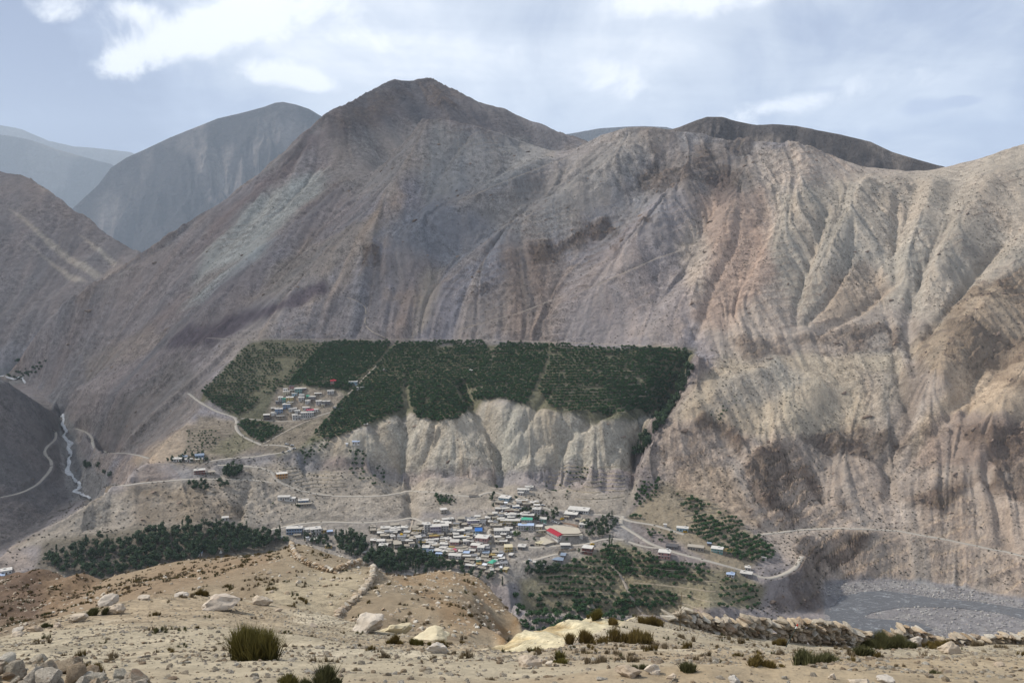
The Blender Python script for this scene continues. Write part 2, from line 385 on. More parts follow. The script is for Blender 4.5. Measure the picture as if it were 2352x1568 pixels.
# hollow behind the near crest, then the middle spur
g.line([(-500, None, 40, -24.5), (0, None, 42, -24), (600, None, 43, -23), (1000, None, 40, -22.5), (1150, None, 36, -21)])
g.line([(-500, 1480, 62), (0, 1465, 62), (300, 1392, 62), (600, 1385, 60), (850, 1445, 50), (1000, 1466, 47), (1150, 1485, 44)])
g.line([(0, 1400, 105), (150, 1380, 100), (300, 1345, 95), (600, 1325, 88), (850, 1370, 76), (1000, 1390, 72), (1100, 1420, 66), (1180, 1465, 58)])
spur = [(-500, 1300, 165), (0, 1318, 152), (60, 1299, 150), (120, 1303, 146), (180, 1326, 139), (220, 1339, 133), (260, 1325, 131), (300, 1311, 131), (420, 1291, 128), (500, 1277, 126), (600, 1264, 124), (640, 1259, 122), (676, 1245, 119), (700, 1245, 118), (740, 1262, 116), (800, 1280, 114), (860, 1303, 110), (900, 1319, 108), (960, 1313, 108), (1030, 1301, 108), (1090, 1317, 106), (1130, 1349, 102), (1160, 1386, 97), (1195, 1426, 90), (1215, 1475, 80)]
g.line(spur, behind=[(14, -9), (40, -40)])
g.line([(700, 1300, 103), (760, 1316, 99), (800, 1312, 98)])
g.line([(854, 1300, 98), (853, 1338, 88), (827, 1365, 80), (770, 1421, 64)])
g.line([(960, 1335, 96), (1030, 1330, 94), (1090, 1360, 88)])
g.line([(1215, None, 75, -60), (1500, None, 70, -58), (2000, None, 75, -62), (2900, None, 80, -66)])
for r_, z_ in ((200, -150), (300, -245), (425, -346)):
    g.line([(UU[0], None, r_, z_), (UU[1], None, r_, z_)])
g.solve(aspect=1.0)
g.refine(aspect=1.0)
g.smooth(5)
print("terrain solved", round(time.time() - T00, 1))
# ------------------------------------------------------------------ numpy noise
_tab = np.random.default_rng(11).random((512, 512)).astype(np.float32)
def vnoise(x, y, scale, seed=0):
    x = x / scale + seed * 37.3 + 1000.5; y = y / scale + seed * 91.7 + 1000.5
    i = np.floor(x).astype(int); j = np.floor(y).astype(int)
    fx = x - i; fy = y - j
    fx = fx * fx * (3 - 2 * fx); fy = fy * fy * (3 - 2 * fy)
    a = _tab[i & 511, j & 511]; b = _tab[(i + 1) & 511, j & 511]; c = _tab[i & 511, (j + 1) & 511]; d = _tab[(i + 1) & 511, (j + 1) & 511]
    return (a * (1 - fx) + b * fx) * (1 - fy) + (c * (1 - fx) + d * fx) * fy
def fbm(x, y, scale, oct=4, seed=0, gain=0.5):
    o = 0; a = 1; s = 0
    for k in range(oct):
        o = o + a * vnoise(x, y, scale / 2 ** k, seed + k * 3); s += a; a *= gain
    return o / s
def sstep(x, a, b):
    t = np.clip((x - a) / (b - a), 0, 1); return t * t * (3 - 2 * t)
def blur(A, n):
    for _ in range(n):
        p = np.pad(A, 1, mode='edge')
        A = 0.5 * A + 0.125 * (p[:-2, 1:-1] + p[2:, 1:-1] + p[1:-1, :-2] + p[1:-1, 2:])
    return A
def boxblur(A, r):
    for ax in (0, 1):
        p = np.pad(A, [(r + 1, r) if k == ax else (0, 0) for k in (0, 1)], mode='wrap')
        c = np.cumsum(p, axis=ax)
        n = A.shape[ax]
        hi = np.take(c, np.arange(2 * r + 1, 2 * r + 1 + n), axis=ax); lo = np.take(c, np.arange(0, n), axis=ax)
        A = (hi - lo) / (2 * r + 1)
    return A
def unit(A):
    A = A - A.mean(); return A / (A.std() + 1e-9)
def pmask(U, V, poly, soft):
    """soft inside-ness of a polygon in measuring coordinates"""
    P = np.array(poly, float)
    out = np.zeros(U.shape, np.float32)
    x0, y0 = P.min(0) - soft; x1, y1 = P.max(0) + soft
    sel = (U > x0) & (U < x1) & (V > y0) & (V < y1)
    u = U[sel]; v = V[sel]
    ins = np.zeros(u.shape, bool); d2 = np.full(u.shape, 1e12)
    for a, b in zip(P, np.roll(P, -1, 0)):
        c = ((a[1] > v) != (b[1] > v))
        with np.errstate(divide='ignore', invalid='ignore'):
            xi = (b[0] - a[0]) * (v - a[1]) / (b[1] - a[1] if b[1] != a[1] else 1e-9) + a[0]
        ins ^= c & (u < xi)
        ab = b - a; L = ab @ ab + 1e-9
        t = np.clip(((u - a[0]) * ab[0] + (v - a[1]) * ab[1]) / L, 0, 1)
        d2 = np.minimum(d2, (u - a[0] - t * ab[0]) ** 2 + (v - a[1] - t * ab[1]) ** 2)
    sd = np.where(ins, 1, -1) * np.sqrt(d2)
    out[sel] = sstep(sd, -soft, soft)
    return out
def inpoly(u, v, P):
    P = np.array(P, float); ins = np.zeros(np.shape(u), bool)
    for a, b in zip(P, np.roll(P, -1, 0)):
        if a[1] == b[1]: continue
        ins ^= ((a[1] > v) != (b[1] > v)) & (u < (b[0] - a[0]) * (v - a[1]) / (b[1] - a[1]) + a[0])
    return ins
def dense(pts, step=6.0):
    P = np.array(pts, float); out = [P[0]]
    for a, b in zip(P[:-1], P[1:]):
        m = max(1, int(np.hypot(*(b - a)[:2]) / step))
        for k in range(1, m + 1): out.append(a + (b - a) * k / m)
    return np.array(out)
def smooth_line(P, n):
    for _ in range(n):
        Q = P.copy(); Q[1:-1] = 0.25 * P[:-2] + 0.5 * P[1:-1] + 0.25 * P[2:]; P = Q
    return P
def world_line(G, pts, step=5.0, sm=6):
    d = dense(pts, step)
    return smooth_line(G.hit(d[:, 0], d[:, 1]), sm)
def resample(P, step):
    L = np.r_[0, np.cumsum(np.linalg.norm(np.diff(P[:, :2], axis=0), axis=1))]
    n = max(2, int(L[-1] / step) + 1); s = np.linspace(0, L[-1], n)
    return np.stack([np.interp(s, L, P[:, k]) for k in range(3)], 1)

# ------------------------------------------------------------------ relief of the far ground
G = FAR
FX = G.R * np.sin(G.TH); FY = G.R * np.cos(G.TH)
rdt = G.R * G.dt
def grad(z):
    return np.gradient(z, axis=1) / rdt, np.gradient(z, axis=0) / G.ds
def lic(noise, steps, step_m, gt, gr):
    """smear a noise field along the fall line"""
    L = np.hypot(gt, gr) + 1e-6
    vt = (gt / L) * step_m / rdt; vr = (gr / L) * step_m / G.ds
    ns, nt = noise.shape
    acc = noise.copy(); w = 1.0
    ii, jj = np.meshgrid(np.arange(ns, dtype=np.float32), np.arange(nt, dtype=np.float32), indexing='ij')
    for sgn in (1, -1):
        y = ii.copy(); x = jj.copy()
        for k in range(steps):
            yi = np.clip(np.rint(y), 0, ns - 1).astype(np.int32); xi = np.clip(np.rint(x), 0, nt - 1).astype(np.int32)
            y += sgn * vr[yi, xi]; x += sgn * vt[yi, xi]
            yi = np.clip(np.rint(y), 0, ns - 1).astype(np.int32); xi = np.clip(np.rint(x), 0, nt - 1).astype(np.int32)
            acc += noise[yi, xi]
    return acc
# carve channels and raise small ridges along measured lines
def stamp(G, P, width, fn):
    """apply fn(zwin, dist, pz) around every point of a line; the nearest point wins"""
    n, m = G.z.shape
    best = {}
    D = np.full((n, m), 1e9, np.float32); Zt = np.zeros((n, m), np.float32)
    th = np.arctan2(P[:, 0], P[:, 1]); rr = np.hypot(P[:, 0], P[:, 1])
    X = G.R * np.sin(G.TH) if G is not FAR else FX; Y = G.R * np.cos(G.TH) if G is not FAR else FY
    I0, I1, J0, J1 = n, 0, m, 0
    for k in range(len(P)):
        i = G.sidx(rr[k]); j = (th[k] - G.t0) / G.dt
        wi = int(width / (G.ds if not G.log else G.ds * rr[k])) + 2; wj = int(width / (rr[k] * G.dt)) + 2
        i0, i1, j0, j1 = max(0, int(i) - wi), min(n, int(i) + wi + 2), max(0, int(j) - wj), min(m, int(j) + wj + 2)
        if i0 >= i1 or j0 >= j1: continue
        d = np.hypot(X[i0:i1, j0:j1] - P[k, 0], Y[i0:i1, j0:j1] - P[k, 1])
        w = d < D[i0:i1, j0:j1]
        D[i0:i1, j0:j1][w] = d[w]; Zt[i0:i1, j0:j1][w] = P[k, 2]
        I0, I1, J0, J1 = min(I0, i0), max(I1, i1), min(J0, j0), max(J1, j1)
    s = (slice(I0, I1), slice(J0, J1))
    return s, D[s], Zt[s]
def carve(G, P, width, depth):
    s, d, _ = stamp(G, P, width * 2.2, None)
    G.z[s] -= depth * np.exp(-(d / width) ** 2)
def flatten(G, P, half, blend, drop=0.0):
    s, d, zt = stamp(G, P, half + blend, None)
    w = 1 - sstep(d, half, half + blend)
    G.z[s] = G.z[s] * (1 - w) + (zt - drop) * w

# great spurs and hollows of the slope: (points, half width in m, height in m)
SPURS = [
    ([(985, 287), (940, 370), (870, 470), (790, 570), (690, 680), (590, 760)], 42, 15),
    ([(900, 340), (810, 440), (700, 560), (600, 660), (480, 770)], 34, -12),
    ([(740, 290), (650, 400), (540, 520), (420, 640), (300, 760)], 40, 12),
    ([(1330, 345), (1240, 385), (1100, 448), (980, 505), (890, 555), (835, 630), (800, 700)], 36, 17),
    ([(1200, 345), (1080, 420), (990, 470), (900, 520), (800, 620)], 26, -13),
    ([(1330, 380), (1230, 440), (1110, 510), (1010, 590), (950, 700)], 30, -15),
    ([(1500, 292), (1400, 385), (1300, 455), (1200, 530), (1110, 630), (1050, 770)], 34, 16),
    ([(1560, 310), (1470, 430), (1370, 520), (1280, 610), (1220, 770)], 28, -13),
    ([(1630, 318), (1570, 430), (1480, 560), (1380, 680), (1290, 785)], 30, 13),
    ([(1690, 330), (1640, 460), (1560, 600), (1450, 740)], 26, -11),
    ([(1740, 330), (1700, 450), (1650, 580), (1560, 760)], 26, 11),
    ([(1860, 350), (1840, 480), (1790, 600), (1720, 720), (1680, 770)], 26, 12),
    ([(1990, 400), (1960, 500), (1900, 620), (1850, 720)], 18, 12),
    ([(2100, 400), (2080, 500), (2030, 600), (1960, 680)], 20, -10),
    ([(2150, 400), (2120, 500), (2080, 620), (2070, 700)], 18, 11),
    ([(2300, 360), (2230, 500), (2150, 640), (2110, 720)], 26, 15),
    ([(2352, 480), (2260, 600), (2180, 700)], 22, -12),
    ([(2420, 520), (2300, 660), (2200, 780), (2130, 880), (2090, 980)], 28, 16),
    ([(2420, 700), (2310, 800), (2230, 900), (2190, 1000)], 24, -13),
    ([(2480, 760), (2352, 880), (2280, 990), (2230, 1090)], 26, 14),
    ([(1800, 830), (1720, 880), (1600, 960), (1500, 1060)], 20, 8),
    ([(1900, 850), (1830, 950), (1760, 1050)], 22, 9),
    ([(1980, 850), (1930, 960), (1880, 1080), (1850, 1190)], 20, -9),
    ([(1050, 210), (1120, 260), (1200, 310)], 30, 8),
    ([(925, 925), (930, 1000), (925, 1050), (938, 1110), (944, 1150)], 20, -11),
    ([(1085, 905), (1120, 980), (1145, 1040), (1148, 1100), (1146, 1120)], 22, -14),
    ([(1310, 975), (1295, 1030), (1285, 1080), (1275, 1125)], 22, -9),
    ([(1040, 950), (1040, 1010), (1040, 1080), (1040, 1130)], 28, 3),
    ([(1220, 935), (1225, 1010), (1225, 1080), (1220, 1125)], 28, 3),
    ([(1390, 950), (1370, 1020), (1350, 1080), (1340, 1130)], 26, 3),
    ([(840, 980), (830, 1030), (820, 1080), (815, 1120)], 28, 3),
    ([(985, 185), (1000, 250), (1060, 290)], 40, 14),
    ([(880, 200), (860, 280), (800, 380)], 40, 12),
]
for pts, w_, h_ in SPURS:
    P_ = resample(world_line(G, pts, 8, 6), 9.0)
    f_ = np.linspace(0, 1, len(P_)); P_[:, 2] = h_ * sstep(f_, 0.0, 0.22) * (1 - sstep(f_, 0.8, 1.0) * 0.8)     # fade in below the crest
    s_, d_, a_ = stamp(G, P_, w_ * 2.2, None)
    G.z[s_] += a_ * np.exp(-(d_ / w_) ** 2)
G.z = blur(G.z, 3)
zs = blur(G.z, 12)
gt, gr = grad(zs)
slope = np.hypot(gt, gr)
rg = np.random.default_rng(5)
wn0 = rg.standard_normal(G.z.shape).astype(np.float32)
S_big = unit(lic(unit(boxblur(boxblur(wn0, 9), 7)), 26, 7.0, gt, gr))
S_huge = unit(lic(unit(boxblur(boxblur(rg.standard_normal(G.z.shape).astype(np.float32), 26), 20)), 30, 10.0, gt, gr))
S_mid = unit(lic(unit(boxblur(boxblur(rg.standard_normal(G.z.shape).astype(np.float32), 4), 3)), 26, 4.5, gt, gr))
S_small = unit(lic(unit(boxblur(boxblur(rg.standard_normal(G.z.shape).astype(np.float32), 2), 1)), 20, 3.5, gt, gr))
S_fine = unit(lic(unit(boxblur(rg.standard_normal(G.z.shape).astype(np.float32), 1)), 22, 3.0, gt, gr))
print("lic", round(time.time() - T00, 1))
FU, FV = project(FX, FY, G.z)
warp = 26.0
FUw = FU + warp * (fbm(FX, FY, 70, 4, 1) - 0.5) * 2; FVw = FV + warp * (fbm(FX, FY, 70, 4, 9) - 0.5) * 2
FUs = FU + 8 * (fbm(FX, FY, 30, 3, 1) - 0.5) * 2; FVs = FV + 8 * (fbm(FX, FY, 30, 3, 9) - 0.5) * 2
ridge = lambda s: 1 - 2 * np.minimum(np.abs(s) / 1.6, 1)        # sharp crests
valley = lambda s: -ridge(s)
A_slope = sstep(slope, 0.30, 0.62)
flat_keep = np.maximum.reduce([
    pmask(FU, FV, [(440, 1070), (455, 900), (570, 780), (1610, 795), (1600, 850), (1530, 960), (1400, 965), (1220, 935), (1090, 930), (1050, 968), (870, 975), (760, 1020), (600, 1050)], 12),
    pmask(FU, FV, [(560, 1180), (1440, 1150), (1480, 1120), (1790, 1255), (1830, 1300), (1760, 1400), (1180, 1400), (1100, 1330), (60, 1340), (60, 1240)], 14),
    (G.z < RIV + 4).astype(np.float32)])
A = A_slope * (1 - 0.93 * flat_keep) * (1 - 0.6 * pmask(FU, FV, [(1880, 1210), (2100, 1190), (2352, 1220), (2650, 1260), (2650, 1480), (1880, 1400)], 30))
ribs = pmask(FUw, FVw, [(1600, 330), (1750, 400), (1850, 420), (2100, 400), (2400, 330), (2650, 300), (2650, 1000), (2352, 1000), (2200, 1000), (2080, 720), (1850, 740), (1640, 740), (1560, 560)], 30)
cliff = pmask(FUs, FVs, [(690, 1030), (850, 985), (930, 945), (1000, 965), (1090, 925), (1220, 930), (1400, 958), (1500, 950), (1445, 1075), (1340, 1068), (1140, 1075), (850, 1062), (760, 1050)], 14)
rock = np.maximum.reduce([
    pmask(FUw, FVw, [(1690, 1080), (1760, 1010), (1980, 985), (2060, 1000), (2120, 985), (2352, 960), (2650, 900), (2650, 1230), (2352, 1180), (2250, 1100), (2160, 1180), (2040, 1130), (1960, 1150), (1900, 1190), (1760, 1200), (1720, 1160)], 16),
    pmask(FUw, FVw, [(1490, 1070), (1500, 1000), (1600, 960), (1720, 1000), (1700, 1040), (1600, 1080), (1510, 1095)], 10),
    pmask(FUw, FVw, [(1090, 680), (1100, 620), (1170, 570), (1260, 545), (1320, 545), (1300, 570), (1240, 600), (1170, 620), (1130, 660)], 8),
    pmask(FUw, FVw, [(1290, 560), (1340, 515), (1420, 480), (1490, 480), (1500, 500), (1430, 540), (1400, 590), (1340, 610), (1350, 570)], 8),
    pmask(FUw, FVw, [(1420, 430), (1500, 360), (1600, 320), (1720, 330), (1740, 420), (1660, 450), (1600, 410), (1500, 440)], 14),
    pmask(FUw, FVw, [(2080, 770), (2200, 700), (2352, 620), (2500, 560), (2500, 900), (2352, 900), (2200, 850), (2150, 900)], 16) * 0.8,
    pmask(FUw, FVw, [(1820, 1225), (2000, 1225), (1960, 1280), (1890, 1290), (1900, 1400), (1780, 1400), (1800, 1310), (1850, 1290)], 8),
    pmask(FUw, FVw, [(1660, 790), (1830, 775), (1950, 745), (2080, 740), (2070, 800), (1950, 812), (1840, 815), (1700, 820)], 8) * 0.7,
    pmask(FUw, FVw, [(820, 640), (830, 580), (880, 585), (890, 640), (850, 680)], 8),
    pmask(FUw, FVw, [(850, 215), (990, 180), (1100, 240), (1000, 250), (920, 230), (860, 290), (740, 290)], 20) * 0.6])
ff = fbm(FX, FY, 45, 5, 21); ff2 = fbm(FX, FY, 16, 4, 31)
patch = sstep(fbm(FX, FY, 150, 3, 61), 0.38, 0.62)                # where the slope is rilled and where it is smooth
rock = rock * (0.25 + 0.75 * sstep(ff + 0.06 * S_big + 0.04 * S_mid, 0.40, 0.56))
strata = G.z - 0.26 * FX + 0.10 * FY + 22 * (fbm(FX, FY, 150, 4, 41) - 0.5)          # beds dip to the left
saw = lambda x: (x - np.floor(x)) - 0.5
band = 2.0 * saw(strata / 12.0) + 1.2 * saw(strata / 5.3 + 0.3)
ledges = sstep(fbm(FX, FY, 90, 4, 141) + 0.05 * S_big, 0.52, 0.64) * A_slope
lower_right = pmask(FUw, FVw, [(1480, 1060), (1640, 850), (2080, 820), (2200, 760), (2650, 500), (2650, 1420), (2352, 1390), (1900, 1340), (1700, 1190)], 40)
dz = A * (1 - ribs * 0.5) * 4.5 * (1 - 0.9 * cliff) * (1 - 0.75 * lower_right) * ridge(S_huge) + A * (2.2 * (1 - 0.8 * cliff) * (1 - 0.6 * lower_right) * valley(S_big) + (0.4 + 1.5 * patch) * valley(S_mid) + (0.25 + 0.5 * patch) * ridge(S_small) + 0.12 * S_fine)
dz += A * ribs * (0.35 + 0.65 * patch) * (4.6 * ridge(S_big) + 1.9 * ridge(S_mid) + 0.8 * ridge(S_small))
dz += cliff * (0.4 + 0.6 * sstep(ff, 0.4, 0.6)) * (0.7 * ridge(S_mid) + 0.5 * ridge(S_big) + 0.5 * ridge(S_small) + 1.6 * (ff2 - 0.5) * 2 + 1.5 * saw(G.z / 8.0 + 1.5 * ff))
tip_ = 1 - 0.7 * pmask(FU, FV, [(1780, 1270), (1900, 1270), (1920, 1410), (1770, 1410)], 10)
dz += rock * tip_ * (1 - flat_keep) * (5.5 * (np.abs(ff - 0.5) * 4 - 0.6) + 2.6 * (ff2 - 0.5) * 2 + 1.7 * band)
dz += ledges * (1 - flat_keep) * (0.55 + 0.9 * lower_right) * band
dz += (1 - flat_keep) * (5.0 * (ff - 0.5) + A_slope * 2.4 * (np.abs(fbm(FX, FY, 24, 4, 55) - 0.5) * 4 - 0.5) * sstep(fbm(FX, FY, 110, 2, 65), 0.45, 0.65)) + 0.5 * (ff2 - 0.5)
crest_fade = 1.0
G.z = G.z + dz * 1.5

gullies = [  # (points, width, depth)
    ([(925, 935), (935, 1000), (920, 1050), (935, 1095), (940, 1125), (945, 1185)], 5.5, 9), ([(860, 985), (890, 1030), (925, 1070)], 6, 6), ([(1010, 985), (975, 1040), (940, 1085)], 6, 6),
    ([(1000, 965), (985, 1030), (960, 1090), (945, 1120)], 4, 3),
    ([(1060, 880), (1090, 930), (1120, 975), (1145, 1020), (1150, 1060), (1145, 1110)], 7, 12), ([(1060, 975), (1100, 1020), (1143, 1055)], 6, 6), ([(1300, 985), (1230, 1020), (1155, 1065)], 7, 7), ([(1180, 930), (1165, 970), (1150, 1010)], 6, 6),
    ([(1260, 900), (1220, 960), (1180, 1000), (1152, 1040)], 4, 4),
    ([(1400, 945), (1350, 965), (1300, 1000), (1280, 1060), (1270, 1120)], 6, 7), ([(1460, 950), (1420, 1000), (1400, 1060), (1390, 1120)], 6, 6), ([(1350, 970), (1340, 1030), (1330, 1090)], 5, 5),
    ([(940, 850), (930, 890), (940, 930)], 3, 4),
    ([(905, 600), (920, 640), (895, 700), (890, 775)], 4, 3.0),
    ([(960, 600), (935, 660), (905, 740), (910, 780)], 3, 2.5),
    ([(1005, 650), (1000, 700), (985, 770)], 4, 3),
    ([(1265, 560), (1250, 640), (1262, 780)], 4, 2),
    ([(1700, 480), (1690, 560), (1640, 650), (1600, 770)], 6, 5),
    ([(1900, 480), (1860, 600), (1830, 700), (1830, 740)], 6, 7),
    ([(1960, 500), (1950, 600), (1900, 690), (1850, 740)], 5, 7),
    ([(2060, 440), (2055, 560), (2060, 640), (1980, 710), (1880, 760)], 6, 7),
    ([(2180, 500), (2130, 600), (2100, 680), (2085, 760), (2110, 850)], 8, 10),
    ([(2300, 560), (2200, 680), (2130, 770)], 6, 8),
    ([(2060, 820), (2070, 900), (2100, 960), (2030, 1060), (2045, 1130)], 6, 7),
    ([(2250, 850), (2180, 950), (2060, 1090)], 6, 6),
    ([(2352, 950), (2260, 1080), (2300, 1180), (2310, 1260)], 7, 7),
    ([(575, 1110), (560, 1150), (548, 1195)], 4, 4),
    ([(1080, 300), (1020, 380), (990, 450), (960, 480)], 8, 6),
    ([(700, 330), (640, 430), (520, 560), (430, 660)], 10, 6),
    ([(880, 350), (800, 480), (700, 600)], 10, 6),
]
for pts, w_, d_ in gullies:
    carve(G, world_line(G, pts, 6, 4), w_, d_)
print("relief", round(time.time() - T00, 1))
# ------------------------------------------------------------------ roads: bench them into the slopes
def cv(zone, pts):
    ox, oy, sc = {'A': (1360, 1920, 7.84), 'B': (1560, 1920, 7.84), 'C': (1740, 1820, 7.84), 'D': (1660, 2000, 7.84), 'E': (1940, 1880, 5.8725), 'G': (990, 1430, 7.35),
                  'H': (1000, 1760, 5.2275), 'I': (2280, 1900, 3.36), 'S': (0, 0, 1.0), 'L': (0, 1700, 1.823), 'M': (1280, 860, 1.8234), 'K': (0, 860, 1.8234)}[zone]
    return [((ox + x / sc) * 0.6125, (oy + y / sc) * 0.6125) for x, y in pts]
ROADS = [
    ('road', 4.6, [(p[0], p[1]) for p in road1[:3]] + [(530, 1100), (600, 1103)] + [(655, 1116), (720, 1133)], "dusty dirt road from the left shelf edge past the walled trees to the fork"),
    ('road', 5.0, [(500, 1068), (560, 1070), (600, 1073), (628, 1080), (628, 1095), (645, 1110), (700, 1130), (760, 1139), (850, 1140), (920, 1133), (945, 1126), (1000, 1130), (1070, 1140), (1105, 1139)], ""),
    ('road', 5.0, cv('C', [(380, 320), (560, 230), (760, 150), (880, 160), (1100, 250), (1370, 345), (1430, 430), (1445, 530), (1520, 565), (1800, 620), (2000, 640)]) + cv('E', [(640, 110), (800, 180), (900, 260), (960, 330), (900, 400)]), ""),
    ('road', 4.2, cv('C', [(1430, 540), (1250, 680), (1080, 830), (1010, 1020), (900, 1150), (750, 1340), (630, 1430), (700, 1505), (900, 1525), (1200, 1500), (1480, 1470)]), ""),
    ('road', 4.6, [(560, 1229), (600, 1222), (650, 1210), (700, 1200), (760, 1198), (830, 1201), (900, 1196), (955, 1188), (972, 1196), (985, 1206)], ""),
    ('road', 5.0, cv('E', [(900, 200), (1150, 200), (1400, 265), (1600, 290), (1900, 293), (2110, 295), (2230, 300), (2300, 350)]) + cv('I', [(190, 115), (215, 165), (300, 190), (450, 205), (560, 220), (700, 260), (850, 310), (960, 345)]), ""),
    ('road', 5.0, cv('I', [(190, 115), (170, 150), (135, 215), (200, 260), (330, 320), (410, 380), (480, 440), (600, 480), (690, 520), (900, 590), (1100, 640), (1300, 690), (1500, 745), (1700, 800), (1820, 845), (1930, 890), (2020, 908), (2120, 890), (2250, 840), (2345, 795)]) + [(1838, 1288), (1842, 1277)], ""),
    ('road', 4.2, cv('I', [(60, 395), (200, 415), (320, 455), (420, 500), (560, 515), (690, 520)]), ""),
    ('road', 4.2, cv('E', [(120, 1330), (400, 1290), (640, 1220), (800, 1150), (1000, 1140)]), ""),
    ('road', 4.2, cv('E', [(250, 1000), (420, 1030), (600, 1010), (900, 960), (1290, 970), (1500, 960), (1700, 880), (1860, 820), (1990, 800), (2100, 810), (2340, 840)]), ""),
    ('road', 5.0, [(p[0], p[1]) for p in roadR[:-1]], ""),
    ('road', 4.0, cv('K', [(520, 1360), (590, 1385), (640, 1415), (625, 1470), (650, 1510), (720, 1525), (860, 1528), (960, 1545), (1020, 1565)]), ""),
    ('road', 4.0, [(0, 1142), (50, 1132), (90, 1110), (120, 1075), (118, 1055), (98, 1040), (105, 1025), (130, 1010), (128, 985), (115, 985)], ""),
    ('road', 4.4, cv('K', [(1290, 1120), (1340, 1160), (1400, 1200), (1480, 1245), (1560, 1270), (1640, 1290), (1600, 1345), (1640, 1400), (1710, 1440), (1790, 1473)]) , ""),
    ('road', 4.4, cv('K', [(1790, 1473), (1900, 1473), (1980, 1478), (2020, 1500), (1990, 1520), (1850, 1535), (1720, 1560)]) + [(520, 1052), (470, 1062)], ""),
    ('road', 3.6, cv('K', [(1650, 1292), (1760, 1300), (1950, 1315), (2080, 1300), (2200, 1270), (2300, 1235)]), ""),
    ('path', 2.6, cv('K', [(1800, 1465), (1900, 1410), (2050, 1330), (2180, 1280), (2300, 1240)]), ""),
    ('path', 3.0, [(800, 905), (835, 870), (875, 830), (910, 790)], ""),
    ('path', 2.4, cv('A', [(1500, 160), (1440, 420), (1350, 700), (1270, 1000)]), ""),
    ('path', 2.6, cv('M', [(800, 690), (1000, 630), (1250, 560), (1450, 480), (1700, 400), (1950, 290), (2150, 200), (2300, 150)]), ""),
    ('path', 2.4, [(1330, 352), (1260, 378), (1150, 420), (1060, 462)], ""),
    ('path', 2.2, cv('M', [(40, 465), (130, 490), (185, 540), (150, 570), (185, 600), (145, 630), (190, 690), (300, 740)]), ""),
    ('path', 4.0, cv('I', [(50, 735), (130, 800), (190, 880), (215, 960), (260, 1060), (310, 1160), (370, 1250), (430, 1320)]), ""),
    ('path', 3.0, [(475, 776), (560, 780), (700, 779), (850, 780), (960, 779), (1160, 782), (1300, 786), (1450, 793), (1570, 799), (1600, 806)], ""),
]
ROADW = []
for kind, w_, pts, lab in ROADS:
    P = world_line(FAR, pts, 4.0, 10)
    P = resample(P, 3.0)
    P[:, 2] = smooth_line(P[:, 2:3], 14)[:, 0]
    P = smooth_line(P, 3)
    ROADW.append((kind, w_, P))
for kind, w_, P in ROADW:
    if kind == 'road': flatten(FAR, P, w_ * 0.5 + 1.3, 4.5, 0.10)
    else: flatten(FAR, P, w_ * 0.5 + 0.8, 2.5, 0.10)
# level grounds: the sports field, the school yard, parking
FIELDS = []
for nm, pts in (('sports_field', cv('E', [(640, 600), (560, 530), (700, 490), (960, 500), (1340, 575), (1445, 735), (980, 745)])),
                ('school_yard', cv('E', [(420, 770), (600, 745), (820, 880), (610, 945), (540, 930)]))):
    d_ = np.array(pts); H_ = FAR.hit(d_[:, 0], d_[:, 1]); zc = float(np.median(H_[:, 2]))
    # put the outline at the level of the field
    t_, te_ = ray(d_[:, 0], d_[:, 1]); r_ = zc / te_
    Q = np.stack([r_ * np.sin(t_), r_ * np.cos(t_)], 1)
    FIELDS.append((nm, Q, zc))
    m_ = pmask(FX, FY, [tuple(q) for q in Q], 3.0)
    FAR.z = FAR.z * (1 - m_) + (zc - 0.05) * m_
print("roads", round(time.time() - T00, 1))

# ------------------------------------------------------------------ relief of the near ground
G = NEAR
NX = G.R * np.sin(G.TH); NY = G.R * np.cos(G.TH)
NU, NV = project(NX, NY, G.z)
far_ = sstep(G.R, 34, 60)
near_d = 0.16 * (fbm(NX, NY, 2.4, 5, 3) - 0.5) + 0.07 * (fbm(NX, NY, 0.5, 4, 13) - 0.5)
spur_d = 4.5 * (fbm(NX, NY, 22, 5, 23) - 0.5) + 1.0 * (fbm(NX, NY, 3.0, 4, 33) - 0.5)
hum_m = pmask(NU, NV, [(1128, 1484), (1160, 1452), (1230, 1420), (1290, 1402), (1370, 1390), (1470, 1402), (1420, 1430), (1330, 1450), (1290, 1480), (1200, 1490)], 9) * (G.R < 30)
hum_rill = np.abs(fbm(NX * 1.0 + 0.5 * NY, NY * 0.35, 0.9, 4, 43) - 0.5) * 2
crag = pmask(NU, NV, [(1100, 1330), (1160, 1385), (1195, 1425), (1210, 1480), (1150, 1470), (1130, 1400)], 16) * (G.R > 40)
brown = pmask(NU, NV, [(-400, 1290), (60, 1290), (130, 1300), (180, 1325), (225, 1340), (160, 1380), (80, 1430), (-400, 1500)], 22) * (G.R > 40)
keep_n = sstep(G.R, 2, 7)
G.z = G.z + keep_n * ((1 - far_) * near_d + far_ * sstep(G.R, 40, 60) * spur_d * (0.35 + 0.65 * sstep(np.abs(G.R - 120), 0, 40)))
G.z += hum_m * (0.35 * hum_rill - 0.25) + crag * 2.2 * (fbm(NX, NY, 5, 5, 53) - 0.55) + brown * 4.0 * (np.abs(fbm(NX, NY, 9, 4, 63) - 0.5) * 2 - 0.3)
print("near relief", round(time.time() - T00, 1))
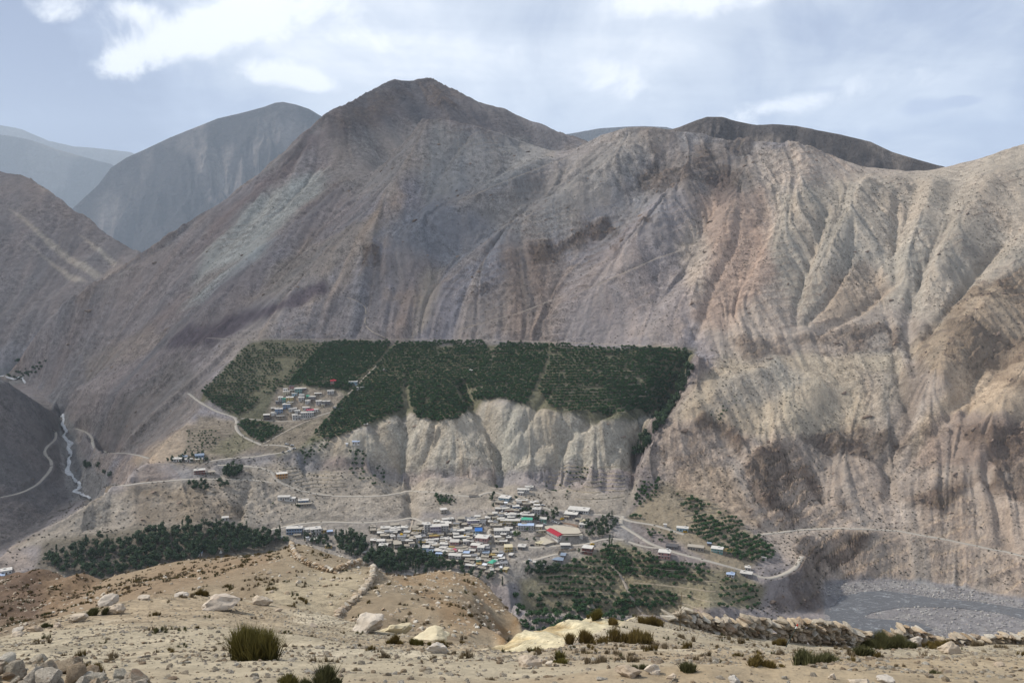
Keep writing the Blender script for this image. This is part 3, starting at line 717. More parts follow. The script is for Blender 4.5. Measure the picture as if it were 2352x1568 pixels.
# ------------------------------------------------------------------ ground colours (kinds of rock, scree and soil)
ALB = 0.62
def C(r, g, b, k=1.0):
    c = np.array(srgb(r, g, b)); return c * ALB * k
def paint(col, mask, c, strength=1.0):
    m = (mask * strength)[..., None]; return col * (1 - m) + np.asarray(c) * m
U, V = FUw, FVw
col = np.zeros(FX.shape + (3,)) + C(164, 155, 152)
n1 = fbm(FX, FY, 160, 4, 71); n2 = fbm(FX, FY, 60, 4, 81)
col = paint(col, sstep(n1 + 0.10 * S_big, 0.46, 0.62), C(158, 152, 154))
col = paint(col, sstep(n2 + 0.10 * S_mid, 0.55, 0.72), C(172, 156, 142), 0.7)
col = paint(col, sstep(S_huge, 0.2, 1.4), C(150, 150, 148), 0.5)
col = paint(col, sstep(S_big, 0.5, 1.5), C(178, 164, 148), 0.45)
col = paint(col, sstep(-S_big + 2 * (n2 - 0.5), 0.7, 1.6), C(140, 126, 120), 0.5)
# left face
col = paint(col, pmask(U, V, [(30, 850), (300, 600), (600, 400), (740, 270), (1000, 180), (1340, 330), (1000, 290), (900, 350), (760, 560), (520, 780), (440, 900), (330, 1060), (180, 1000)], 40), C(152, 140, 136), 0.75)
col = paint(col, pmask(U, V, [(740, 270), (850, 205), (985, 170), (1340, 330), (1250, 345), (1100, 290), (980, 285), (860, 330), (760, 340)], 14), C(128, 122, 122), 0.9)
col = paint(col, pmask(U, V, [(1050, 215), (1350, 330), (1270, 345), (1100, 285), (1000, 240)], 10) * sstep(S_mid, -0.2, 0.7), C(108, 106, 110), 0.8)
col = paint(col, pmask(U, V, [(470, 560), (560, 480), (680, 400), (760, 400), (720, 470), (640, 540), (600, 590), (480, 640), (430, 670)], 18), C(182, 182, 174), 0.85)
col = paint(col, pmask(U, V, [(560, 610), (470, 690), (400, 700), (460, 640)], 12), C(178, 180, 172), 0.6)
col = paint(col, pmask(U, V, [(760, 330), (870, 290), (1000, 290), (960, 400), (880, 470), (760, 430)], 26), C(176, 166, 156), 0.55)
col = paint(col, pmask(U, V, [(1000, 290), (1190, 320), (1280, 352), (1200, 400), (1080, 450), (980, 480), (950, 400)], 20), C(160, 158, 154), 0.75)
col = paint(col, pmask(U, V, [(1040, 640), (960, 600), (870, 560), (900, 510), (1000, 470), (1100, 470), (1200, 520), (1100, 600)], 30), C(138, 140, 146), 0.8)
col = paint(col, pmask(U, V, [(960, 650), (1010, 620), (1000, 690), (960, 760), (930, 770)], 16), C(180, 166, 144), 0.5)
col = paint(col, pmask(U, V, [(880, 580), (830, 640), (760, 690), (700, 740), (620, 790), (850, 790), (890, 700)], 22), C(140, 134, 134), 0.8)
col = paint(col, pmask(U, V, [(480, 790), (560, 745), (700, 700), (760, 660), (740, 640), (660, 690), (560, 720), (500, 740), (390, 790), (370, 820)], 9), C(104, 92, 98), 0.85)
col = paint(col, pmask(U, V, [(720, 560), (840, 520), (900, 480), (860, 560), (760, 620), (640, 680), (560, 700)], 16), C(180, 162, 144), 0.6)
col = paint(col, pmask(U, V, [(480, 610), (560, 590), (440, 680), (330, 760), (250, 820), (260, 780)], 14), C(142, 124, 116), 0.6)
col = paint(col, pmask(U, V, [(180, 820), (330, 740), (400, 760), (300, 830), (200, 880)], 14), C(166, 150, 136), 0.6)
col = paint(col, pmask(U, V, [(560, 450), (700, 300), (740, 300), (600, 450), (480, 560), (430, 570)], 12), C(120, 104, 104), 0.5)
col = paint(col, pmask(U, V, [(250, 960), (420, 830), (500, 870), (440, 960), (380, 1040), (200, 990)], 20), C(138, 130, 124), 0.8)
col = paint(col, pmask(U, V, [(440, 960), (540, 960), (500, 1050), (340, 1070), (300, 1050)], 14), C(178, 160, 138), 0.85)
# centre face
col = paint(col, pmask(U, V, [(1050, 470), (1330, 345), (1450, 290), (1520, 300), (1400, 430), (1300, 520), (1200, 560)], 24), C(158, 152, 146), 0.7)
col = paint(col, pmask(U, V, [(1100, 780), (1090, 690), (1180, 620), (1270, 560), (1300, 580), (1290, 700), (1260, 785)], 20), C(160, 144, 132), 0.7)
col = paint(col, pmask(U, V, [(1300, 785), (1290, 640), (1420, 560), (1600, 450), (1700, 480), (1620, 640), (1560, 800)], 26), C(160, 150, 146), 0.8)
# right mountain
col = paint(col, pmask(U, V, [(1560, 560), (1640, 440), (1740, 330), (1860, 340), (2000, 380), (2120, 392), (2352, 330), (2650, 240), (2650, 1420), (2352, 1400), (1900, 1340), (1700, 1190), (1530, 1100), (1480, 1060), (1540, 950), (1640, 820), (1600, 770)], 24), C(192, 177, 163))
col = paint(col, pmask(U, V, [(1780, 440), (1900, 420), (2150, 395), (2352, 330), (2650, 300), (2650, 650), (2352, 620), (2150, 760), (2090, 700), (2000, 700), (1850, 740), (1760, 640)], 24), C(194, 182, 166), 0.9)
col = paint(col, pmask(U, V, [(1600, 460), (1750, 440), (1780, 640), (1640, 780), (1590, 740), (1650, 600)], 20), C(186, 162, 146), 0.8)
col = paint(col, pmask(U, V, [(1920, 640), (1990, 600), (2060, 660), (1990, 720), (1870, 750)], 12), C(192, 172, 152), 0.8)
col = paint(col, pmask(U, V, [(1650, 820), (2070, 815), (2080, 900), (1990, 1000), (1760, 1000), (1540, 960)], 18), C(196, 181, 158), 0.8)
col = paint(col, pmask(U, V, [(1640, 880), (1780, 820), (1850, 870), (1760, 920), (1620, 960)], 14), C(180, 171, 158), 0.8)
col = paint(col, pmask(U, V, [(1960, 860), (2100, 860), (2080, 1000), (2060, 1110), (1990, 1000)], 14), C(172, 158, 144), 0.7)
col = paint(col, pmask(U, V, [(2080, 780), (2200, 700), (2352, 620), (2650, 500), (2650, 950), (2352, 960), (2200, 940), (2100, 1030), (2090, 1000), (2180, 880)], 16), C(204, 182, 154), 0.7)
col = paint(col, pmask(U, V, [(2150, 940), (2352, 960), (2650, 960), (2650, 1040), (2352, 1060), (2100, 1060)], 14), C(168, 148, 134), 0.7)
col = paint(col, pmask(U, V, [(1920, 1225), (2100, 1190), (2200, 1130), (2352, 1190), (2650, 1240), (2650, 1420), (2352, 1390), (2200, 1350), (1950, 1335), (1910, 1300)], 12), C(184, 168, 153), 0.9)
col = paint(col, pmask(U, V, [(1560, 1080), (1680, 1060), (1720, 1150), (1760, 1210), (1700, 1200), (1540, 1110)], 12), C(180, 160, 138), 0.8)
# rock outcrops
rk = C(142, 120, 104)
col = paint(col, rock * (0.6 + 0.4 * sstep(ff2, 0.4, 0.6)), rk, 0.6)
col = paint(col, rock * sstep(band + 1.5 * (ff2 - 0.5), 0.35, 0.9), C(108, 94, 88), 0.4)
col = paint(col, rock * sstep(-band + 1.5 * (ff - 0.5), 0.5, 1.1), C(174, 156, 136), 0.55)
col = paint(col, pmask(U, V, [(1420, 430), (1500, 350), (1620, 320), (1720, 330), (1740, 430), (1640, 470), (1500, 450)], 24), C(138, 130, 126), 0.6)
col = paint(col, pmask(U, V, [(1620, 400), (1690, 380), (1700, 460), (1650, 490)], 10), C(126, 112, 108), 0.6)
col = paint(col, pmask(U, V, [(2130, 790), (2090, 700), (2120, 800), (2060, 860), (2080, 1000), (2120, 900)], 8), C(120, 104, 92), 0.4)
col = paint(col, ledges * (1 - flat_keep) * sstep(band, 0.3, 0.9), C(122, 108, 100), 0.5)
col = paint(col, ledges * (1 - flat_keep) * lower_right * sstep(-band, 0.4, 1.0), C(206, 184, 156), 0.45)
# cliffs under the orchard and the slopes below
col = paint(col, cliff, C(208, 199, 182), 0.95)
col = paint(col, cliff * sstep(S_mid + 3 * (ff - 0.5), 0.5, 1.6), C(188, 174, 152), 0.5)
col = paint(col, cliff * sstep(n2, 0.5, 0.66), C(190, 178, 160), 0.5)
U, V = FUs, FVs
col = paint(col, pmask(U, V, [(640, 1060), (850, 1090), (1140, 1110), (1430, 1130), (1470, 1110), (1440, 1185), (1170, 1165), (960, 1185), (560, 1226), (30, 1255), (250, 1130), (560, 1075)], 10), C(178, 167, 152), 0.9)
col = paint(col, pmask(U, V, [(30, 1255), (150, 1185), (250, 1125), (560, 1108), (560, 1190), (450, 1200), (300, 1208), (100, 1222)], 12) * sstep(n2, 0.35, 0.6), C(150, 134, 114), 0.8)
# soil of the orchards, fields and the town
soil = C(142, 130, 114)
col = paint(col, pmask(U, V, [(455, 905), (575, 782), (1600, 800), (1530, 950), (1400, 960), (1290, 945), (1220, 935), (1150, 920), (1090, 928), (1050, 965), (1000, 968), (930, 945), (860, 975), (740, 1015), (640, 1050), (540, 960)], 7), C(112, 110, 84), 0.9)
col = paint(col, pmask(U, V, [(610, 960), (640, 890), (780, 895), (800, 910), (730, 965), (640, 985)], 6), C(158, 146, 132), 0.9)
col = paint(col, pmask(U, V, [(455, 955), (545, 965), (600, 1020), (660, 985), (740, 960), (790, 910), (760, 960), (690, 1030), (450, 1065), (400, 1060)], 8), C(152, 140, 124), 0.9)
col = paint(col, pmask(U, V, [(470, 1040), (560, 985), (600, 1020), (530, 1050)], 8), C(118, 118, 84), 0.5)
col = paint(col, pmask(U, V, [(840, 1190), (980, 1190), (1170, 1165), (1400, 1190), (1420, 1240), (1300, 1330), (1150, 1340), (900, 1320), (640, 1300), (640, 1215)], 10), C(172, 163, 152), 0.9)
col = paint(col, pmask(U, V, [(1190, 1330), (1330, 1280), (1420, 1240), (1540, 1290), (1690, 1310), (1760, 1345), (1740, 1400), (1400, 1410), (1200, 1400)], 10), C(146, 138, 112), 0.9)
col = paint(col, pmask(U, V, [(1440, 1190), (1520, 1105), (1640, 1160), (1780, 1260), (1700, 1320), (1560, 1250)], 10), C(164, 150, 124), 0.8)
col = paint(col, pmask(U, V, [(80, 1300), (100, 1240), (300, 1210), (560, 1210), (660, 1240), (640, 1320), (200, 1340)], 10), C(116, 108, 92), 0.8)
# side valley: grey hill, gravel, far bank
col = paint(col, pmask(U, V, [(-400, 700), (0, 880), (150, 955), (135, 1030), (150, 1100), (190, 1150), (60, 1235), (-300, 1400)], 5), C(118, 112, 110), 0.9)
col = paint(col, pmask(U, V, [(135, 960), (160, 960), (185, 1050), (270, 1100), (250, 1125), (205, 1150), (160, 1150), (145, 1080)], 6), C(150, 146, 142), 0.9)
U, V = FUw, FVw
col = paint(col, pmask(U, V, [(-400, 250), (0, 390), (170, 480), (310, 575), (200, 665), (60, 780), (-400, 850)], 8), C(146, 136, 132), 0.9)
for q in ([(20, 480), (50, 500), (140, 570), (235, 635), (220, 645), (120, 575)], [(180, 535), (200, 550), (270, 610), (262, 618), (215, 575)], [(60, 560), (100, 590), (200, 650), (170, 650)]):
    col = paint(col, pmask(FU + 3 * (n2 - .5), FV, q, 5), C(200, 186, 168), 0.75)
col = paint(col, pmask(U, V, [(-100, 830), (40, 840), (60, 880), (-100, 900)], 8) , C(150, 146, 142), 0.9)
# river bed gravel
rb = pmask(FUs, FVs, [(1890, 1330), (2050, 1326), (2200, 1342), (2352, 1374), (2650, 1440), (2650, 1600), (1880, 1600), (1896, 1400)], 6)
col = paint(col, rb, C(150, 146, 146), 1.0)
col = paint(col, rb * sstep(vnoise(FX, FY, 7, 5), 0.55, 0.8), C(176, 172, 168), 0.6)
# fall line streaks and fine grain
st = 1 + A_slope * ((0.02 + 0.045 * patch) * S_fine + (0.025 + 0.045 * (1 - patch)) * S_mid + 0.05 * S_big) + 0.10 * (n2 - 0.5) * 2
st = st * (1 + 0.12 * (fbm(FX, FY, 9, 3, 91) - 0.5) * 2)
col = np.clip(col * st[..., None], 0.015, 0.72)
pink = (0.022 * S_mid * A_slope)[..., None] * np.array([1, -0.1, -1.0])
FCOL = np.clip(col * (1 + pink), 0.015, 0.75)
FROCK = np.clip(rock + 0.6 * cliff + 0.35 * ribs, 0, 1)

# near ground
col = np.zeros(NX.shape + (3,)) + C(190, 177, 152)
m1 = fbm(NX, NY, 6, 4, 7); m2 = fbm(NX, NY, 1.6, 4, 17)
col = paint(col, sstep(m1, 0.48, 0.66), C(176, 157, 130), 0.8)
col = paint(col, sstep(m2, 0.55, 0.75), C(208, 196, 172), 0.6)
spur_c = sstep(G.R, 36, 48)
col = paint(col, spur_c, C(160, 144, 120), 1.0)
s1 = fbm(NX, NY, 30, 4, 27); s2 = fbm(NX, NY, 7, 4, 37)
col = paint(col, spur_c * sstep(s1, 0.5, 0.66), C(142, 125, 103), 0.8)
col = paint(col, spur_c * sstep(s2, 0.52, 0.72), C(186, 170, 144), 0.55)
col = paint(col, pmask(NU, NV, [(600, 1350), (760, 1310), (840, 1320), (830, 1360), (770, 1400), (640, 1390)], 18) * spur_c, C(196, 182, 154), 0.7)
col = paint(col, brown, C(112, 92, 78), 0.9)
col = paint(col, pmask(NU, NV, [(100, 1330), (240, 1335), (420, 1295), (620, 1265), (640, 1300), (400, 1350), (220, 1400), (100, 1430)], 18) * spur_c, C(154, 130, 104), 0.7)
col = paint(col, crag * sstep(fbm(NX, NY, 4, 4, 47), 0.4, 0.6), C(150, 112, 66), 0.8)
col = paint(col, pmask(NU, NV, [(900, 1320), (1030, 1300), (1110, 1330), (1170, 1400), (1190, 1450), (1040, 1440), (960, 1380)], 18) * spur_c * sstep(s2, 0.4, 0.6), C(158, 130, 98), 0.7)
col = paint(col, hum_m, C(226, 213, 178), 0.95)
col = paint(col, hum_m * sstep(0.75 - hum_rill, 0.45, 0.72) * sstep(fbm(NX, NY, 2.2, 3, 57), 0.45, 0.65), C(186, 154, 96), 0.7)
col = paint(col, pmask(NU, NV, [(1500, 1540), (1700, 1510), (2352, 1500), (2600, 1568), (1500, 1568)], 14) * (1 - spur_c), C(180, 160, 130), 0.6)
NCOL = np.clip(col * (1 + 0.16 * (fbm(NX, NY, 0.35, 3, 77) - 0.5) * 2 * (1 - spur_c))[..., None], 0.02, 0.75)
print("colours", round(time.time() - T00, 1))

# ------------------------------------------------------------------ meshes and materials
def link(o, parent=None):
    SC.collection.objects.link(o)
    if parent is not None: o.parent = parent
    return o
def mesh_from(name, Vv, Q, smooth=True):
    me = bpy.data.meshes.new(name)
    Vv = np.asarray(Vv, np.float32); Q = np.asarray(Q, np.int32); k = Q.shape[1]
    me.vertices.add(len(Vv)); me.vertices.foreach_set('co', Vv.ravel())
    me.loops.add(Q.size); me.loops.foreach_set('vertex_index', Q.ravel())
    me.polygons.add(len(Q)); me.polygons.foreach_set('loop_start', np.arange(0, Q.size, k, dtype=np.int32))
    me.update(calc_edges=True)
    if smooth: me.polygons.foreach_set('use_smooth', np.ones(len(Q), bool))
    return me
def set_attr(me, name, typ, data):
    a = me.attributes.new(name, typ, 'POINT')
    if typ == 'FLOAT_COLOR':
        d = np.ones((len(me.vertices), 4), np.float32); d[:, :3] = data.reshape(-1, 3); a.data.foreach_set('color', d.ravel())
    else:
        a.data.foreach_set('value', np.asarray(data, np.float32).ravel())
def new_mat(name):
    m = bpy.data.materials.new(name); m.use_nodes = True
    nt = m.node_tree
    b = nt.nodes['Principled BSDF']; b.inputs['Roughness'].default_value = 0.95
    b.inputs['Specular IOR Level'].default_value = 0.1
    return m, nt, b
def attr(nt, name, out='Color'):
    a = nt.nodes.new('ShaderNodeAttribute'); a.attribute_name = name; return a.outputs[out]
def pos(nt):
    return nt.nodes.new('ShaderNodeNewGeometry').outputs['Position']
def bump(nt, b, h, dist, strength=1.0, prev=None):
    n = nt.nodes.new('ShaderNodeBump'); n.inputs['Distance'].default_value = dist; n.inputs['Strength'].default_value = strength
    nt.links.new(h, n.inputs['Height'])
    if prev is not None: nt.links.new(prev, n.inputs['Normal'])
    nt.links.new(n.outputs[0], b.inputs['Normal']); return n.outputs[0]
def terrain_mat(name, s1, s2, s3, bd1, bd2):
    m, nt, b = new_mat(name)
    p = pos(nt)
    c = attr(nt, 'Col')
    n1 = noise_node(nt, p, s1, 6, 0.65); n2 = noise_node(nt, p, s2, 4, 0.6)
    nm_ = noise_node(nt, p, s1 * 0.12, 3, 0.5)
    amp_ = maprange(nt, nm_, 0.35, 0.65, 0.35, 1.25)
    f0 = math_node(nt, 'ADD', maprange(nt, n1, 0.25, 0.75, -0.42, 0.38, False), maprange(nt, n2, 0.25, 0.75, -0.38, 0.34, False))
    f = math_node(nt, 'ADD', math_node(nt, 'MULTIPLY', f0, amp_), 1.0)
    mm = N(nt, 'ShaderNodeVectorMath'); mm.operation = 'SCALE'; nt.links.new(c, mm.inputs[0]); nt.links.new(f, mm.inputs['Scale'])
    # scattered darker and warmer stones
    n3 = noise_node(nt, p, s3, 2, 0.5)
    c2 = mix_col(nt, maprange(nt, n3, 0.60, 0.72, 0, 0.35), mm.outputs[0], (0.10, 0.085, 0.07))
    nt.links.new(c2, b.inputs['Base Color'])
    k = bump(nt, b, n1, bd1, 0.9)
    rk_ = attr(nt, 'rock', 'Fac')
    nb = noise_node(nt, p, s1 * 0.6, 8, 0.7)
    hb = math_node(nt, 'MULTIPLY', nb, rk_)
    k = bump(nt, b, hb, bd2, 1.0, k)
    return m
M_far = terrain_mat('scree_and_rock', 0.10, 0.42, 0.6, 5.0, 12.0)
M_range = terrain_mat('distant_rock', 0.005, 0.022, 0.03, 90.0, 220.0)
M_near = terrain_mat('sandy_ground', 1.3, 9.0, 22.0, 0.12, 0.3)
def grid_object(name, G, X, Y, colr, rk_, m, i0=0, i1=None, thin=None):
    z = G.z
    i1 = i1 or z.shape[0]
    rows = np.arange(i0, i1) if thin is None else np.unique(np.r_[np.arange(0, thin, 6), np.arange(thin, i1)])
    Vv = np.stack([X[rows], Y[rows], z[rows]], -1).reshape(-1, 3)
    n, w = len(rows), z.shape[1]
    i = np.arange(n * w).reshape(n, w)
    Q = np.stack([i[:-1, :-1], i[:-1, 1:], i[1:, 1:], i[1:, :-1]], -1).reshape(-1, 4)
    me = mesh_from(name, Vv, Q)
    set_attr(me, 'Col', 'FLOAT_COLOR', colr[rows]); set_attr(me, 'rock', 'FLOAT', rk_[rows])
    me.materials.append(m)
    o = link(bpy.data.objects.new(name, me)); o['kind'] = 'structure'
    return o
mountain = grid_object('mountain', FAR, FX, FY, FCOL, FROCK, M_far, thin=114)
ground = grid_object('ground', NEAR, NX, NY, NCOL, np.clip(crag + brown * 0.5 + 0.15, 0, 1), M_near)
print("ground meshes", round(time.time() - T00, 1))
# ------------------------------------------------------------------ far ranges
def far_range(name, crest, drop, front, tint, seed, rough=1.0, nx=340, ny=130):
    """a mountain with its measured crest line; the slope falls towards the viewer, a back slope behind"""
    cp = np.array([(float(ray(u, v)[0]), r / math.cos(float(ray(u, v)[0])), 0) for u, v, r in crest])
    for k, (u, v, r) in enumerate(crest): cp[k, 2] = cp[k, 1] * float(ray(u, v)[1])
    t = np.linspace(cp[0, 0], cp[-1, 0], nx)
    cr = np.interp(t, cp[:, 0], cp[:, 1]); cz = np.interp(t, cp[:, 0], cp[:, 2])
    s = np.linspace(-0.35, 1, ny)                         # <0: back slope, 1: foot in front
    S, Tt = np.meshgrid(s, t, indexing='ij')
    R_ = cr[None] - front * S
    Zc = cz[None] - drop * np.abs(S) ** 0.92 * np.where(S < 0, 1.4, 1)
    X = R_ * np.sin(Tt); Y = R_ * np.cos(Tt)
    k = np.clip(np.abs(S) * 8, 0.0, 1)
    qa, qb = (Tt - t[0]) * cr.mean(), S * front                 # metres across and down the slope
    qa = qa + 0.25 * front * (fbm(qa, qb, front * 0.5, 3, seed + 1) - 0.5)
    rid = 0; am = 1.0
    for o_ in range(5):
        rid = rid + am * (1 - 4 * np.abs(fbm(qa, qb * 0.55, front * 0.42 / 2 ** o_, 2, seed + o_ * 5) - 0.5)); am *= 0.64
    Zc = Zc + np.where(S < 0, 0.2, 1.0) * k * rough * drop * 0.09 * (rid - rid.max() * 0.9)
    Zc = np.where(S > 0, np.minimum(Zc, cz[None] - 0.45 * drop * S), np.minimum(Zc, cz[None]))      # ravines cut into the slope, no towers on it
    n, w = Zc.shape; i = np.arange(n * w).reshape(n, w)
    Q = np.stack([i[:-1, :-1], i[1:, :-1], i[1:, 1:], i[:-1, 1:]], -1).reshape(-1, 4)
    me = mesh_from(name, np.stack([X, Y, Zc], -1).reshape(-1, 3), Q)
    a, b_ = tint
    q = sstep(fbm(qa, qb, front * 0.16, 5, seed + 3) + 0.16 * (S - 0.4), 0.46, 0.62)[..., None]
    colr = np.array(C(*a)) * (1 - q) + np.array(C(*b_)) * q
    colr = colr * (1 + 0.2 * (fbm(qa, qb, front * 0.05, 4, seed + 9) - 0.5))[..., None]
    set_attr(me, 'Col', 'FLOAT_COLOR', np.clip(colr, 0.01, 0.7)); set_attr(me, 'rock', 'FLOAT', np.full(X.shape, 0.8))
    me.materials.append(M_range if cr.mean() > 3000 else M_far)
    o = link(bpy.data.objects.new(name, me)); o['kind'] = 'structure'
    return o
far_range('mountain', [(1380, 400, 2500), (1440, 350, 2480), (1500, 305, 2450), (1560, 288, 2420), (1600, 272, 2400), (1625, 265, 2400), (1660, 266, 2400), (1690, 274, 2400), (1740, 284, 2390), (1790, 282, 2380), (1830, 285, 2380), (1880, 296, 2370), (1930, 305, 2360), (2000, 322, 2350), (2050, 345, 2340), (2100, 360, 2320), (2170, 380, 2300), (2260, 420, 2280)],
          420, 560, ((112, 106, 104), (148, 138, 130)), 5, 1.2)
far_range('mountain', [(100, 560, 9400), (165, 480, 9400), (225, 425, 9450), (255, 385, 9500), (290, 362, 9500), (335, 342, 9500), (390, 316, 9500), (430, 300, 9500), (500, 272, 9500), (560, 258, 9500), (605, 246, 9500), (632, 236, 9500), (650, 234, 9500), (680, 240, 9500), (710, 250, 9500), (740, 268, 9500), (800, 300, 9500), (900, 380, 9500)],
          2650, 3560, ((58, 54, 58), (140, 128, 122)), 15, 1.7, 520, 240)  # dark rock, with cloud shade over this range put into its tint
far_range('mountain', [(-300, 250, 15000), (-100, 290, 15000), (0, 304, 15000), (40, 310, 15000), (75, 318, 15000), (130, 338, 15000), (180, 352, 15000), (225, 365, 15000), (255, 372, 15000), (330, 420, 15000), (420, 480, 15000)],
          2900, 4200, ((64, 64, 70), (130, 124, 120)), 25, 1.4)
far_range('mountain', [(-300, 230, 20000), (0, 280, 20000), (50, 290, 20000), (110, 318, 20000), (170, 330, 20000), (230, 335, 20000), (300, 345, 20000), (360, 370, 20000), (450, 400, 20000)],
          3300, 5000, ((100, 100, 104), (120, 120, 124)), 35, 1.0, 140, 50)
far_range('mountain', [(1230, 330, 9500), (1300, 305, 9500), (1330, 300, 9500), (1375, 292, 9500), (1420, 289, 9500), (1480, 286, 9500), (1530, 288, 9500), (1600, 310, 9500)],
          1200, 1800, ((100, 100, 104), (130, 126, 124)), 45, 0.8, 140, 50)

# ------------------------------------------------------------------ haze
HAZE = 3.6e-5
def haze_box():
    x0, x1, y0, y1, z0, z1 = -17000, 15000, -60, 23000, -2400, 3050
    vs_ = [(x, y, z) for x in (x0, x1) for y in (y0, y1) for z in (z0, z1)]
    q = [(0, 1, 3, 2), (4, 6, 7, 5), (0, 4, 5, 1), (2, 3, 7, 6), (0, 2, 6, 4), (1, 5, 7, 3)]
    me = mesh_from('haze', vs_, q, False)
    m = bpy.data.materials.new('haze'); m.use_nodes = True; nt = m.node_tree; nt.nodes.clear()
    pvn = nt.nodes.new('ShaderNodeVolumePrincipled'); pvn.inputs['Color'].default_value = (0.74, 0.86, 1.0, 1)
    pvn.inputs['Density Attribute'].default_value = ''; pvn.inputs['Color Attribute'].default_value = ''; pvn.inputs['Temperature Attribute'].default_value = ''
    pvn.inputs['Density'].default_value = HAZE; pvn.inputs['Anisotropy'].default_value = 0.2
    out = nt.nodes.new('ShaderNodeOutputMaterial'); nt.links.new(pvn.outputs[0], out.inputs['Volume'])
    m.cycles.homogeneous_volume = True
    me.materials.append(m)
    o = link(bpy.data.objects.new('haze', me)); o['kind'] = 'stuff'
    o['label'] = 'thin blue haze filling the valley air'
    return o
haze_box()

# ------------------------------------------------------------------ clouds standing over the valley, above the picture
def cloud(cx, cy, cz, rx, ry, rz, seed, label):
    bm = bmesh.new(); bmesh.ops.create_icosphere(bm, subdivisions=5, radius=1.0)
    off = Vector((seed * 3.1, seed * 1.7, seed * 0.9))
    for v in bm.verts:
        p = v.co.copy(); n = 1 + 0.38 * mnoise.fractal(p * 1.7 + off, 0.7, 2.0, 5)
        z = p.z * n; z = z * (0.45 if z < 0 else 1.0)
        v.co = Vector((cx + p.x * n * rx, cy + p.y * n * ry, cz + z * rz))
    me = bpy.data.meshes.new('cloud'); bm.to_mesh(me); bm.free(); me.polygons.foreach_set('use_smooth', [True] * len(me.polygons))
    m = bpy.data.materials.get('cloud')
    if m is None:
        m = bpy.data.materials.new('cloud'); m.use_nodes = True; nt = m.node_tree; nt.nodes.clear()
        d = nt.nodes.new('ShaderNodeBsdfDiffuse'); d.inputs[0].default_value = (0.85, 0.87, 0.9, 1)
        t = nt.nodes.new('ShaderNodeBsdfTransparent'); mx = nt.nodes.new('ShaderNodeMixShader'); mx.inputs[0].default_value = 0.42
        nt.links.new(t.outputs[0], mx.inputs[1]); nt.links.new(d.outputs[0], mx.inputs[2])
        out = nt.nodes.new('ShaderNodeOutputMaterial'); nt.links.new(mx.outputs[0], out.inputs[0])
    me.materials.append(m)
    o = link(bpy.data.objects.new('cloud', me)); o['kind'] = 'stuff'; o['label'] = label
    return o
def cloud_over(x, y, z, h, rx, ry, rz, seed, label):
    c = Vector((x, y, z)) + SUN_VEC * ((h - z) / SUN_VEC.z)
    return cloud(c.x, c.y, h, rx, ry, rz, seed, label)
cloud_over(-1000, 1800, 0, 3500, 1050, 640, 170, 3, 'grey cloud bank high over the great slope')
# ------------------------------------------------------------------ general builders
def tag(o, label=None, cat=None, group=None, kind=None):
    if label: o['label'] = label
    if cat: o['category'] = cat
    if group: o['group'] = group
    if kind: o['kind'] = kind
    return o
def empty(name, loc, rz=0.0):
    o = bpy.data.objects.new(name, None); o.empty_display_size = 0.3
    o.location = loc; o.rotation_euler = (0, 0, rz); return link(o)
def simple_mat(name, c, rough=0.9, var=0.25, scale=1.5, bump_d=0.0, rnd=0.0, dark=None):
    m, nt, b = new_mat(name)
    b.inputs['Roughness'].default_value = rough
    p = nt.nodes.new('ShaderNodeTexCoord').outputs['Object'] if rnd else pos(nt)
    n1 = noise_node(nt, pos(nt), scale, 5, 0.62)
    f = maprange(nt, n1, 0.28, 0.72, 1 - var, 1 + var, False)
    if rnd:
        oi = nt.nodes.new('ShaderNodeObjectInfo')
        f = math_node(nt, 'MULTIPLY', f, maprange(nt, oi.outputs['Random'], 0, 1, 1 - rnd, 1 + rnd, False))
    v = N(nt, 'ShaderNodeVectorMath'); v.operation = 'SCALE'; v.inputs[0].default_value = c; nt.links.new(f, v.inputs['Scale'])
    o = v.outputs[0]
    if dark is not None:
        n2 = noise_node(nt, pos(nt), scale * 0.35, 4, 0.6)
        o = mix_col(nt, maprange(nt, n2, 0.5, 0.7, 0, 0.6), o, dark)
    nt.links.new(o, b.inputs['Base Color'])
    if bump_d: bump(nt, b, n1, bump_d, 0.8)
    return m
class MB:
    """collects quads and triangles"""
    def __init__(self): self.v = []; self.f = []; self.m = []
    def add(self, vs_, fs, mi=0):
        o = len(self.v); self.v += [tuple(x) for x in vs_]
        self.f += [tuple(i + o for i in f) for f in fs]; self.m += [mi] * len(fs)
    def box(self, x0, x1, y0, y1, z0, z1, mi=0):
        self.add([(x0, y0, z0), (x1, y0, z0), (x1, y1, z0), (x0, y1, z0), (x0, y0, z1), (x1, y0, z1), (x1, y1, z1), (x0, y1, z1)],
                 [(0, 3, 2, 1), (4, 5, 6, 7), (0, 1, 5, 4), (1, 2, 6, 5), (2, 3, 7, 6), (3, 0, 4, 7)], mi)
    def mesh(self, name, mats, smooth=False):
        me = bpy.data.meshes.new(name); me.from_pydata(self.v, [], self.f); me.update()
        for m in (mats if isinstance(mats, (list, tuple)) else [mats]): me.materials.append(m)
        if any(self.m): me.polygons.foreach_set('material_index', self.m)
        if smooth: me.polygons.foreach_set('use_smooth', [True] * len(self.f))
        return me
    def obj(self, name, mats, parent=None, smooth=False):
        return link(bpy.data.objects.new(name, self.mesh(name, mats, smooth)), parent)
